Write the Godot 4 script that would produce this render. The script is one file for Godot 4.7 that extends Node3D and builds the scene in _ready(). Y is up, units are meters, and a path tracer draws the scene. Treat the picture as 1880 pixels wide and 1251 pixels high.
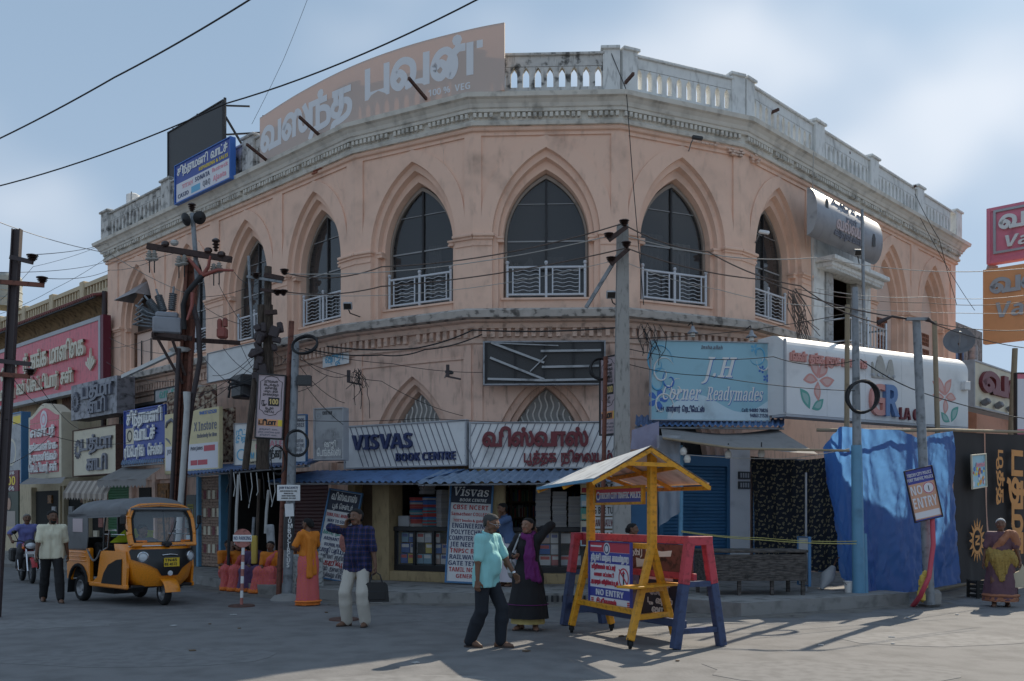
extends Node3D
# A street corner with an old arcaded building, built thing by thing. y is up, metres; the camera stands at x = z = 0.

const F:=1808.0
const EYE:=1.67
var mats:={}
var texs:={}
var rng:=RandomNumberGenerator.new()

func _ready():
	var cam:=Camera3D.new()
	cam.name="camera"
	cam.projection=Camera3D.PROJECTION_FRUSTUM
	cam.near=.1
	cam.far=900.0
	cam.size=1251.0/F*.1
	cam.frustum_offset=Vector2(0,(945.0-625.5)/F*.1)
	cam.position=Vector3(0,EYE,0)
	add_child(cam)
	var env:=Environment.new()
	env.background_mode=Environment.BG_SKY
	env.tonemap_mode=Environment.TONE_MAPPER_LINEAR
	env.tonemap_exposure=2.65
	env.sdfgi_enabled=true
	env.ssao_enabled=true
	env.ssil_enabled=true
	var sky:=Sky.new()
	var pan:=PanoramaSkyMaterial.new()
	pan.panorama=sky_picture()
	sky.sky_material=pan
	env.sky=sky
	var we:=WorldEnvironment.new()
	we.name="world_environment"
	we.environment=env
	add_child(we)
	var sun:=DirectionalLight3D.new()
	sun.name="sun"
	sun.light_energy=.63
	sun.light_color=Color(1.0,.95,.87)
	sun.light_angular_distance=.5
	sun.shadow_enabled=true
	add_child(sun)
	sun.look_at_from_position(SUN*50.0,Vector3.ZERO,Vector3.UP)
	rng.seed=7
	make_textures()
	make_materials()
	build_ground()
	build_building()
	build_roof_signs()
	build_wing_signs()
	build_bookshop_signs()
	build_lightboxes()
	build_bookshop()
	build_awnings()
	build_right_shops()
	build_white_sign()
	build_left_house()
	build_left_shops()
	build_poles()
	build_right_house()
	build_wires()
	build_rickshaw()
	build_motorcycle()
	build_kiosk()
	build_road_signs()
	build_people()

var SUN:=Vector3(.55,.0,-.835).normalized()*cos(deg_to_rad(38.0))+Vector3(0,sin(deg_to_rad(38.0)),0)

func sky_picture()->ImageTexture:
	var w:=512
	var h:=256
	var im:=Image.create_empty(w,h,false,Image.FORMAT_RGBF)
	var nz:=FastNoiseLite.new()
	nz.seed=31
	nz.frequency=1.6
	nz.fractal_octaves=5
	for j in h:
		var up:=(.5-(j+.5)/h)*PI
		for i in w:
			var az:=(i+.5)/w*TAU
			var d:=Vector3(sin(az)*cos(up),sin(up),-cos(az)*cos(up))
			var c:Color
			if d.y>=.0:
				var t:=pow(1.0-d.y,1.8)
				c=Color(.085,.132,.195).lerp(Color(.185,.236,.3),t)
				var s:=maxf(.0,d.dot(SUN))
				c=c+Color(.075,.08,.085)*pow(s,10.0)+Color(.22,.24,.22)*pow(s,80.0)
				var q:=Vector3(d.x,d.y*1.6,d.z)
				var k:=nz.get_noise_3dv(q*1.3)*.5+.5
				var cover:=smoothstep(.46,.8,k)*smoothstep(.05,.3,d.y)*(.42+.3*smoothstep(.86,.98,s))
				c=c.lerp(Color(.38,.39,.41),clampf(cover,0,.8))
			else:
				c=Color(.13,.125,.12)
			im.set_pixel(i,j,c)
	return ImageTexture.create_from_image(im)

func make_materials():
	var m:StandardMaterial3D
	m=mat("pink_wall",Color(.85,.57,.43),.85,"stain",.22,.0,"",0)
	streaks(m,"soft",Vector3(.33,.14,.33))
	m=mat("pink_lower",Color(.79,.545,.43),.88,"stain",.4)
	streaks(m,"streak",Vector3(.6,.12,.6))
	m=mat("pink_stained",Color(.76,.55,.44),.9,"blotch",.6)
	mat("pale_pink",Color(.7,.52,.43),.88,"stain",.3)
	mat("ledge_stone",Color(.55,.5,.45),.95,"grime",.45)
	m=mat("old_white",Color(.74,.7,.62),.9,"stain",.4)
	streaks(m,"blotch",Vector3(.35,.35,.35))
	m=mat("white_paint",Color(.8,.8,.77),.85,"stain",.35)
	streaks(m,"streak",Vector3(.7,.15,.7))
	m=mat("mouldy_white",Color(.7,.68,.64),.95,"grime",.42)
	streaks(m,"streak",Vector3(.8,.16,.8))
	mat("bare_brick",Color(.36,.13,.08),.95,"grain",1.0)
	mat("rail_paint",Color(.66,.68,.72),.45,"grain",.8)
	m=mat("dark_glass",Color(.032,.029,.027),.28)
	m.metallic_specular=.35
	mat("window_frame",Color(.3,.25,.21),.7,"stain",.6)
	mat("black_iron",Color(.02,.02,.022),.6)
	pane("window_glass",Color(.06,.06,.062),.5)
	mat("curtain_a",Color(.2,.18,.16),.9,"stain",1.0)
	mat("curtain_b",Color(.1,.09,.085),.9,"stain",1.0)
	mat("fanlight_grey",Color(.36,.36,.35),.6,"stain",.8)
	mat("pale_bar",Color(.3,.3,.3),.5)
	mat("grille_white",Color(.78,.76,.72),.6,"grain",1.0)
	mat("jali_brown",Color(.3,.13,.08),.85,"stain",.6)
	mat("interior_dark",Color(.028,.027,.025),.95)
	mat("brown_wood",Color(.17,.085,.05),.75,"wood",.7)
	mat("mustard_wall",Color(.5,.38,.14),.85,"stain",.5)
	mat("sign_red",Color(.46,.035,.045),.5,"stain",.4)
	mat("carved_grey",Color(.5,.5,.49),.85,"blotch",.8)
	mat("steel",Color(.55,.56,.58),.3,"",.25,.85)
	m=mat("asphalt",Color(.215,.21,.207),.92,"road",.11,.0,"fine",.5)
	streaks(m,"gravel",Vector3(2.6,2.6,2.6))
	mat("asphalt_dark",Color(.195,.191,.189),.92,"road",.3)
	mat("asphalt_pale",Color(.226,.221,.217),.92,"road",.3)
	m=mat("concrete",Color(.31,.3,.285),.95,"blotch",.35)
	streaks(m,"speck",Vector3(1.4,1.4,1.4))
	m=mat("dusty_edge",Color(.2,.185,.165),.97,"blotch",.5)
	streaks(m,"speck",Vector3(2.3,2.3,2.3))
	more_materials()

func poly_slab(mb:MB,pts:Array,top:float,bottom:=.0,ch:=.03):
	var pl:=PackedVector2Array()
	for p in pts:pl.append(Vector2(p.x,p.z))
	var inn:=PackedVector2Array()
	var off:=Geometry2D.offset_polygon(pl,-ch)
	if off.size() and off[0].size()==pl.size():inn=off[0]
	else:inn=pl
	var idx:=Geometry2D.triangulate_polygon(pl)
	for j in range(0,idx.size(),3):
		var a:=pl[idx[j]]
		var b:=pl[idx[j+1]]
		var c:=pl[idx[j+2]]
		if (b-a).cross(c-a)>0:
			var s:=b
			b=c
			c=s
		mb.tri(Vector3(a.x,top,a.y),Vector3(b.x,top,b.y),Vector3(c.x,top,c.y))
	var cw:=Geometry2D.is_polygon_clockwise(pl)
	for i in pl.size():
		var a:=pl[i]
		var b:=pl[(i+1) % pl.size()]
		if cw:
			var s:=a
			a=b
			b=s
		mb.quad(Vector3(b.x,bottom,b.y),Vector3(a.x,bottom,a.y),Vector3(a.x,top,a.y),Vector3(b.x,top,b.y))

func build_ground():
	var mb:=MB.new()
	mb.quad(Vector3(-400,0,400),Vector3(400,0,400),Vector3(400,0,-700),Vector3(-400,0,-700))
	var road:=setting(mb,"road",mats.asphalt)
	for q in [[-4.5,-11.5,1.9,.9,"asphalt_dark"],[-1.2,-9.6,1.3,.7,"asphalt_pale"],[3.4,-10.4,1.6,1.0,"asphalt_dark"],[-7.5,-15.0,1.7,.8,"asphalt_pale"],[5.6,-13.2,1.4,.8,"asphalt_pale"],[.4,-15.6,2.2,.5,"asphalt_dark"]]:
		var pl:=PackedVector2Array()
		for i in 15:
			var a:=TAU*i/15
			pl.append(Vector2(cos(a)*q[2],sin(a)*q[3])*(.75+.3*rng.randf()))
		mb.prism(pl,.004,Transform3D(Basis(Vector3(1,0,0),-PI/2),Vector3(q[0],.0,q[1])),false)
		part(mb,"road_patch",mats[q[4]],road)
	poly_slab(mb,[FWL.at(-25,0,-1),FWL.at(-25,0,2.0),FWL.at(9.3,0,2.0),Vector3(-5.3,0,-20.6),Vector3(-2.7,0,-18.55),Vector3(1.55,0,-18.35),Vector3(2.1,0,-18.0),FR1.at(1.0,0,-1),FC.at(0,0,-1),FL1.at(0,0,-1)],.2)
	setting(mb,"pavement",mats.concrete)
	poly_slab(mb,[Vector3(2.1,0,-17.99),Vector3(2.75,0,-17.1),Vector3(3.75,0,-16.1),Vector3(7.35,0,-18.2),Vector3(7.0,0,-19.3),FWR.at(3.5,0,2.2),FWR.at(3.5,0,-1),FR1.at(1.0,0,-.99)],.22)
	setting(mb,"platform",mats.concrete)
	poly_slab(mb,[FWR.at(3.5,0,1.9),FWR.at(40,0,1.9),FWR.at(40,0,-1),FWR.at(3.5,0,-1)],.14)
	setting(mb,"pavement",mats.concrete)
	var kerb:=[FWL.at(-25,0,2.0),FWL.at(9.3,0,2.0),Vector3(-5.3,0,-20.6),Vector3(-2.7,0,-18.55),Vector3(1.55,0,-18.35),Vector3(2.75,0,-17.1),Vector3(3.75,0,-16.1),Vector3(7.35,0,-18.2),Vector3(8.6,0,-20.0),FWR.at(40,0,1.9)]
	var nz:=FastNoiseLite.new()
	nz.frequency=.9
	for i in kerb.size()-1:
		var e:Vector3=(kerb[i+1]-kerb[i]).normalized()
		var n:=Vector3(-e.z,0,e.x)
		var steps:=int(kerb[i].distance_to(kerb[i+1])/.35)+1
		for k in steps:
			var p:Vector3=kerb[i].lerp(kerb[i+1],float(k)/steps)
			var q:Vector3=kerb[i].lerp(kerb[i+1],float(k+1)/steps)
			var wp:=.55+.6*nz.get_noise_2d(p.x,p.z)
			var wq:=.55+.6*nz.get_noise_2d(q.x,q.z)
			var y:=Vector3(0,.004,0)
			mb.quad(p+n*wp+y,q+n*wq+y,q-n*.1+y,p-n*.1+y)
	setting(mb,"road_edge",mats.dusty_edge)

# --- points
func P(px:float,py:float,d:float)->Vector3:
	return Vector3((px-940.0)*d/F,EYE+(945.0-py)*d/F,-d)

func G(px:float,py:float)->Vector3:
	var d:=EYE*F/(py-945.0)
	return Vector3((px-940.0)*d/F,.0,-d)

class Facet:
	var a:Vector3
	var e:Vector3
	var n:Vector3
	var length:float
	func _init(p:Vector3,q:Vector3):
		a=p
		length=p.distance_to(q)
		e=(q-p)/length
		n=Vector3(-e.z,0,e.x)
	func at(u:float,y:float,w:=.0)->Vector3:
		return a+e*u+n*w+Vector3(0,y,0)
	func hit(px:float,w:=.0)->Vector2:
		var k:=(px-940.0)/1808.0
		var p:=a+n*w
		var u:=-(k*p.z+p.x)/(e.x+k*e.z)
		return Vector2(u,-(p.z+e.z*u))
	func frame(u:float,y:float,w:=.0)->Transform3D:
		return Transform3D(Basis(e,Vector3.UP,n),at(u,y,w))

# --- mesh builder
class MB:
	var v:=PackedVector3Array()
	var n:=PackedVector3Array()
	var uv:=PackedVector2Array()
	var col:=PackedColorArray()
	var tint:=Color.WHITE
	var tinted:=false
	func tri(a:Vector3,b:Vector3,c:Vector3):
		var m:=(b-a).cross(c-a).normalized()
		v.append(a); v.append(c); v.append(b)
		n.append(m); n.append(m); n.append(m)
		uv.append(Vector2.ZERO); uv.append(Vector2.ZERO); uv.append(Vector2.ZERO)
		col.append(tint); col.append(tint); col.append(tint)
	func tri_n(a:Vector3,b:Vector3,c:Vector3,na:Vector3,nb:Vector3,nc:Vector3):
		v.append(a); v.append(c); v.append(b)
		n.append(na); n.append(nc); n.append(nb)
		uv.append(Vector2.ZERO); uv.append(Vector2.ZERO); uv.append(Vector2.ZERO)
		col.append(tint); col.append(tint); col.append(tint)
	func quad(a:Vector3,b:Vector3,c:Vector3,d:Vector3):
		tri(a,b,c)
		tri(a,c,d)
	func quad_uv(a:Vector3,b:Vector3,c:Vector3,d:Vector3,r:=Rect2(0,0,1,1)):
		var k:=uv.size()
		quad(a,b,c,d)
		var ua:=Vector2(r.position.x,r.end.y)
		var ub:=r.end
		var uc:=Vector2(r.end.x,r.position.y)
		var ud:=r.position
		uv[k]=ua; uv[k+1]=uc; uv[k+2]=ub
		uv[k+3]=ua; uv[k+4]=ud; uv[k+5]=uc
	func quad_n(a:Vector3,b:Vector3,c:Vector3,d:Vector3,na:Vector3,nb:Vector3,nc:Vector3,nd:Vector3):
		tri_n(a,b,c,na,nb,nc)
		tri_n(a,c,d,na,nc,nd)
	func box(c:Vector3,s:Vector3,t:=Basis.IDENTITY,ch:=.0):
		var h:=s/2.0
		if ch<=.0:
			var x:=t.x*h.x
			var y:=t.y*h.y
			var z:=t.z*h.z
			quad(c-x-y+z,c+x-y+z,c+x+y+z,c-x+y+z)
			quad(c+x-y-z,c-x-y-z,c-x+y-z,c+x+y-z)
			quad(c+x-y+z,c+x-y-z,c+x+y-z,c+x+y+z)
			quad(c-x-y-z,c-x-y+z,c-x+y+z,c-x+y-z)
			quad(c-x+y+z,c+x+y+z,c+x+y-z,c-x+y-z)
			quad(c-x-y-z,c+x-y-z,c+x-y+z,c-x-y+z)
			return
		ch=minf(ch,minf(h.x,minf(h.y,h.z))*.98)
		var P8:=func(sx,sy,sz,k):return c+t.x*(sx*(h.x-(.0 if k==0 else ch)))+t.y*(sy*(h.y-(.0 if k==1 else ch)))+t.z*(sz*(h.z-(.0 if k==2 else ch)))
		for s1 in [-1.0,1.0]:
			oquad(P8.call(s1,-1,-1,0),P8.call(s1,1,-1,0),P8.call(s1,1,1,0),P8.call(s1,-1,1,0),c)
			oquad(P8.call(-1,s1,-1,1),P8.call(1,s1,-1,1),P8.call(1,s1,1,1),P8.call(-1,s1,1,1),c)
			oquad(P8.call(-1,-1,s1,2),P8.call(1,-1,s1,2),P8.call(1,1,s1,2),P8.call(-1,1,s1,2),c)
			for s2 in [-1.0,1.0]:
				oquad(P8.call(s1,s2,-1,0),P8.call(s1,s2,1,0),P8.call(s1,s2,1,1),P8.call(s1,s2,-1,1),c)
				oquad(P8.call(s1,-1,s2,0),P8.call(s1,1,s2,0),P8.call(s1,1,s2,2),P8.call(s1,-1,s2,2),c)
				oquad(P8.call(-1,s1,s2,1),P8.call(1,s1,s2,1),P8.call(1,s1,s2,2),P8.call(-1,s1,s2,2),c)
				for s3 in [-1.0,1.0]:
					otri(P8.call(s1,s2,s3,0),P8.call(s1,s2,s3,1),P8.call(s1,s2,s3,2),c)
	func otri(a:Vector3,b:Vector3,d:Vector3,c:Vector3):
		if (b-a).cross(d-a).dot((a+b+d)/3.0-c)>=.0:tri(a,b,d)
		else:tri(a,d,b)
	func oquad(a:Vector3,b:Vector3,d:Vector3,f:Vector3,c:Vector3):
		if (b-a).cross(d-a).dot((a+b+d+f)/4.0-c)>=.0:quad(a,b,d,f)
		else:quad(a,f,d,b)
	func bar(p:Vector3,q:Vector3,w:float,h:float,up:=Vector3.UP,ch:=.0):
		var z:=(q-p).normalized()
		if absf(z.dot(up))>.98:up=Vector3(1,0,0) if absf(z.x)<.9 else Vector3(0,0,1)
		var x:=up.cross(z).normalized()
		var y:=z.cross(x)
		box((p+q)/2.0,Vector3(w,h,p.distance_to(q)),Basis(x,y,z),ch)
	func tube(pts:Array,r,seg:=8,caps:=true):
		var m:=pts.size()
		if m<2:return
		var rings:=[]
		var norms:=[]
		var t0:Vector3=(pts[1]-pts[0]).normalized()
		var up:=Vector3.UP if absf(t0.y)<.9 else Vector3(1,0,0)
		var x:=up.cross(t0).normalized()
		for i in m:
			var t:Vector3=(pts[mini(i+1,m-1)]-pts[maxi(i-1,0)]).normalized()
			x=(x-t*x.dot(t)).normalized()
			var y:=t.cross(x)
			var ring:=PackedVector3Array()
			var nr:=PackedVector3Array()
			var rr:float=r[i] if r is Array else r
			for k in seg:
				var a:=TAU*k/seg
				var o:=x*cos(a)+y*sin(a)
				nr.append(o)
				ring.append(pts[i]+o*rr)
			rings.append(ring)
			norms.append(nr)
		for i in m-1:
			for k in seg:
				var k2:=(k+1) % seg
				quad_n(rings[i][k],rings[i][k2],rings[i+1][k2],rings[i+1][k],norms[i][k],norms[i][k2],norms[i+1][k2],norms[i+1][k])
		if caps:
			for k in range(1,seg-1):
				tri(rings[0][0],rings[0][k+1],rings[0][k])
				tri(rings[m-1][0],rings[m-1][k],rings[m-1][k+1])
	func lathe(prof:Array,seg:int,t:Transform3D,smooth:=true):
		for i in prof.size()-1:
			var p:Vector2=prof[i]
			var q:Vector2=prof[i+1]
			var s:=(q-p).normalized()
			for k in seg:
				var a:=TAU*k/seg
				var b:=TAU*(k+1)/seg
				var va:=t*Vector3(p.x*cos(a),p.y,-p.x*sin(a))
				var vb:=t*Vector3(p.x*cos(b),p.y,-p.x*sin(b))
				var vc:=t*Vector3(q.x*cos(b),q.y,-q.x*sin(b))
				var vd:=t*Vector3(q.x*cos(a),q.y,-q.x*sin(a))
				var na:=(t.basis*Vector3(s.y*cos(a),-s.x,-s.y*sin(a))).normalized()
				var nb:=(t.basis*Vector3(s.y*cos(b),-s.x,-s.y*sin(b))).normalized()
				if not smooth:
					na=(na+nb).normalized()
					nb=na
				if q.x>1e-5:tri_n(va,vc,vd,na,nb,na)
				if p.x>1e-5:tri_n(va,vb,vc,na,nb,nb)
	func ball(c:Vector3,r:float,seg:=8,sq:=Vector3.ONE):
		var prof:=[]
		for i in seg/2+1:
			var a:=-PI/2+PI*i/(seg/2)
			prof.append(Vector2(r*cos(a),r*sin(a)))
		lathe(prof,seg,Transform3D(Basis.from_scale(sq),c))
	func prism(poly:PackedVector2Array,depth:float,t:Transform3D,back:=true):
		var idx:=Geometry2D.triangulate_polygon(poly)
		var ccw:=not Geometry2D.is_polygon_clockwise(poly)
		for i in range(0,idx.size(),3):
			var a:=poly[idx[i]]
			var b:=poly[idx[i+1]]
			var c:=poly[idx[i+2]]
			if (b-a).cross(c-a)<0:
				var s:=b
				b=c
				c=s
			tri(t*Vector3(a.x,a.y,depth),t*Vector3(b.x,b.y,depth),t*Vector3(c.x,c.y,depth))
			if back:tri(t*Vector3(a.x,a.y,0),t*Vector3(c.x,c.y,0),t*Vector3(b.x,b.y,0))
		var m:=poly.size()
		for i in m:
			var a:=poly[i]
			var b:=poly[(i+1) % m]
			if not ccw:
				var s:=a
				a=b
				b=s
			quad(t*Vector3(a.x,a.y,0),t*Vector3(b.x,b.y,0),t*Vector3(b.x,b.y,depth),t*Vector3(a.x,a.y,depth))
	func grid(rows:Array,smooth:=true,flip:=false):
		var R:=rows.size()
		var C:int=rows[0].size()
		var nn:=[]
		for i in R:
			var row:=PackedVector3Array()
			for j in C:
				var du:Vector3=rows[i][mini(j+1,C-1)]-rows[i][maxi(j-1,0)]
				var dv:Vector3=rows[mini(i+1,R-1)][j]-rows[maxi(i-1,0)][j]
				row.append(du.cross(dv).normalized()*(-1.0 if flip else 1.0))
			nn.append(row)
		for i in R-1:
			for j in C-1:
				var a:Vector3=rows[i][j]
				var b:Vector3=rows[i][j+1]
				var c:Vector3=rows[i+1][j+1]
				var d:Vector3=rows[i+1][j]
				var k:=uv.size()
				if smooth:
					if flip:quad_n(a,d,c,b,nn[i][j],nn[i+1][j],nn[i+1][j+1],nn[i][j+1])
					else:quad_n(a,b,c,d,nn[i][j],nn[i][j+1],nn[i+1][j+1],nn[i+1][j])
				else:
					if flip:quad(a,d,c,b)
					else:quad(a,b,c,d)
				var u0:=Vector2(float(j)/(C-1),1.0-float(i)/(R-1))
				var u1:=Vector2(float(j+1)/(C-1),1.0-float(i+1)/(R-1))
				if not flip:
					uv[k]=u0; uv[k+1]=u1; uv[k+2]=Vector2(u1.x,u0.y)
					uv[k+3]=u0; uv[k+4]=Vector2(u0.x,u1.y); uv[k+5]=u1
	func move(t:Transform3D):
		var inv:=t.basis.inverse().transposed()
		for i in v.size():
			v[i]=t*v[i]
			n[i]=(inv*n[i]).normalized()
	func clear():
		v=PackedVector3Array()
		n=PackedVector3Array()
		uv=PackedVector2Array()
		col=PackedColorArray()
		tint=Color.WHITE
		tinted=false
	func join(o:MB):
		v.append_array(o.v); n.append_array(o.n); uv.append_array(o.uv); col.append_array(o.col)
	func mesh()->ArrayMesh:
		var a:=[]
		a.resize(Mesh.ARRAY_MAX)
		a[Mesh.ARRAY_VERTEX]=v
		a[Mesh.ARRAY_NORMAL]=n
		a[Mesh.ARRAY_TEX_UV]=uv
		if tinted:a[Mesh.ARRAY_COLOR]=col
		var m:=ArrayMesh.new()
		m.add_surface_from_arrays(Mesh.PRIMITIVE_TRIANGLES,a)
		return m

# --- naming
func tag(o:Node,label:="",category:="",group:="",kind:=""):
	if label:o.set_meta("label",label)
	if category:o.set_meta("category",category)
	if group:o.set_meta("group",group)
	if kind:o.set_meta("kind",kind)

func thing(called:String,label:String,category:String,group:="",t:=Transform3D.IDENTITY)->Node3D:
	var o:=Node3D.new()
	o.name=called
	add_child(o,true)
	o.transform=t
	tag(o,label,category,group)
	return o

func at3(p:Vector3)->Transform3D:
	return Transform3D(Basis.IDENTITY,p)

func yaw(p:Vector3,deg:float)->Transform3D:
	return Transform3D(Basis(Vector3.UP,deg_to_rad(deg)),p)

func part(mb:MB,called:String,material:Material,parent:Node3D,label:="")->MeshInstance3D:
	var o:=MeshInstance3D.new()
	o.name=called
	o.mesh=mb.mesh()
	mb.clear()
	o.material_override=material
	parent.add_child(o,true)
	if label:o.set_meta("label",label)
	return o

func wpart(mb:MB,called:String,material:Material,parent:Node3D,label:="")->MeshInstance3D:
	mb.move(parent.global_transform.affine_inverse())
	return part(mb,called,material,parent,label)

func single(mb:MB,called:String,material:Material,label:String,category:String,group:="")->MeshInstance3D:
	var lo:=Vector3.INF
	var hi:=-Vector3.INF
	for p in mb.v:
		lo=lo.min(p)
		hi=hi.max(p)
	var base:=Vector3((lo.x+hi.x)/2,lo.y,(lo.z+hi.z)/2)
	mb.move(at3(-base))
	var o:=part(mb,called,material,self)
	o.position=base
	tag(o,label,category,group)
	return o

func setting(mb:MB,called:String,material:Material)->MeshInstance3D:
	var o:=part(mb,called,material,self)
	o.set_meta("kind","structure")
	return o

# --- materials
func noise_tex(key:String,sd:int,freq:float,oct:int,stops:Array,size:=512,kind:=FastNoiseLite.TYPE_SIMPLEX_SMOOTH,frac:=FastNoiseLite.FRACTAL_FBM)->NoiseTexture2D:
	if texs.has(key):return texs[key]
	var f:=FastNoiseLite.new()
	f.seed=sd
	f.noise_type=kind
	f.frequency=freq
	f.fractal_type=frac
	f.fractal_octaves=oct
	var g:=Gradient.new()
	var off:=PackedFloat32Array()
	var cs:=PackedColorArray()
	for s in stops:
		off.append(s[0])
		cs.append(s[1] if s[1] is Color else Color(s[1],s[1],s[1]))
	g.offsets=off
	g.colors=cs
	var t:=NoiseTexture2D.new()
	t.width=size
	t.height=size
	t.seamless=true
	t.noise=f
	t.color_ramp=g
	texs[key]=t
	return t

func lin(r:float,g:float,b:float)->Color:
	return Color(r,g,b).linear_to_srgb()

# A plain surface: colour (linear), roughness, wear by an albedo noise laid on in world axes.
func mat(key:String,c:Color,rough:=.8,wear:="",scale:=.25,metal:=.0,bump:="",bump_cm:=.0)->StandardMaterial3D:
	if mats.has(key):return mats[key]
	var m:=StandardMaterial3D.new()
	m.resource_name=key
	m.albedo_color=Color(c.r,c.g,c.b).linear_to_srgb()
	m.roughness=rough
	m.metallic=metal
	if wear:
		m.albedo_texture=texs[wear]
		m.uv1_triplanar=true
		m.uv1_world_triplanar=true
		m.uv1_scale=Vector3.ONE*scale
	if bump:
		m.heightmap_enabled=true
		m.heightmap_texture=texs[bump]
		m.heightmap_scale=bump_cm
		m.uv1_triplanar=true
		m.uv1_world_triplanar=true
		m.uv1_scale=Vector3.ONE*scale
	mats[key]=m
	return m

func streaks(m:StandardMaterial3D,tex:String,sc:Vector3):
	m.detail_enabled=true
	m.detail_albedo=texs[tex]
	m.detail_blend_mode=BaseMaterial3D.BLEND_MODE_MUL
	m.detail_uv_layer=BaseMaterial3D.DETAIL_UV_2
	m.uv2_triplanar=true
	m.uv2_world_triplanar=true
	m.uv2_scale=sc

func glow(key:String,c:Color,e:float)->StandardMaterial3D:
	var m:=mat(key,c,.5)
	m.emission_enabled=true
	m.emission=m.albedo_color
	m.emission_energy_multiplier=e
	return m

func pane(key:String,c:Color,alpha:float)->StandardMaterial3D:
	if mats.has(key):return mats[key]
	var m:=mat(key,c,.05)
	m.albedo_color.a=alpha
	m.transparency=BaseMaterial3D.TRANSPARENCY_ALPHA
	return m

func make_textures():
	noise_tex("stain",3,.006,5,[[.0,.8],[.22,.93],[.4,.985],[1.0,1.0]])
	noise_tex("soft",13,.02,4,[[.0,.86],[.22,.96],[.36,1.0],[1.0,1.0]])
	noise_tex("blotch",8,.012,4,[[.0,.55],[.22,.8],[.42,.97],[1.0,1.0]])
	noise_tex("streak",12,.02,4,[[.0,.66],[.2,.86],[.36,.98],[1.0,1.0]])
	noise_tex("grime",21,.014,5,[[.0,.25],[.24,.5],[.4,.9],[1.0,1.0]])
	noise_tex("soot",22,.02,5,[[.0,.14],[.2,.3],[.34,.82],[.48,1.0],[1.0,1.0]])
	noise_tex("grain",5,.08,4,[[.0,.78],[.5,.95],[1.0,1.0]])
	noise_tex("speck",6,.25,3,[[.0,.7],[.35,.92],[.55,1.0],[1.0,1.0]])
	noise_tex("road",9,.014,6,[[.0,.82],[.4,.92],[.6,.97],[1.0,1.0]],1024)
	noise_tex("gravel",51,.35,2,[[.0,.62],[.3,.86],[.55,1.0],[1.0,1.0]])
	noise_tex("fine",31,.3,3,[[.0,.0],[1.0,1.0]])
	noise_tex("lump",32,.03,4,[[.0,.0],[1.0,1.0]])
	noise_tex("wood",14,.02,4,[[.0,.5],[.45,.8],[.55,1.0],[1.0,1.0]])
	noise_tex("rust",41,.016,5,[[.0,Color(.16,.07,.04)],[.4,Color(.42,.19,.1)],[.5,Color(.85,.8,.72)],[1.0,Color(1,.98,.94)]])

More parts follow.
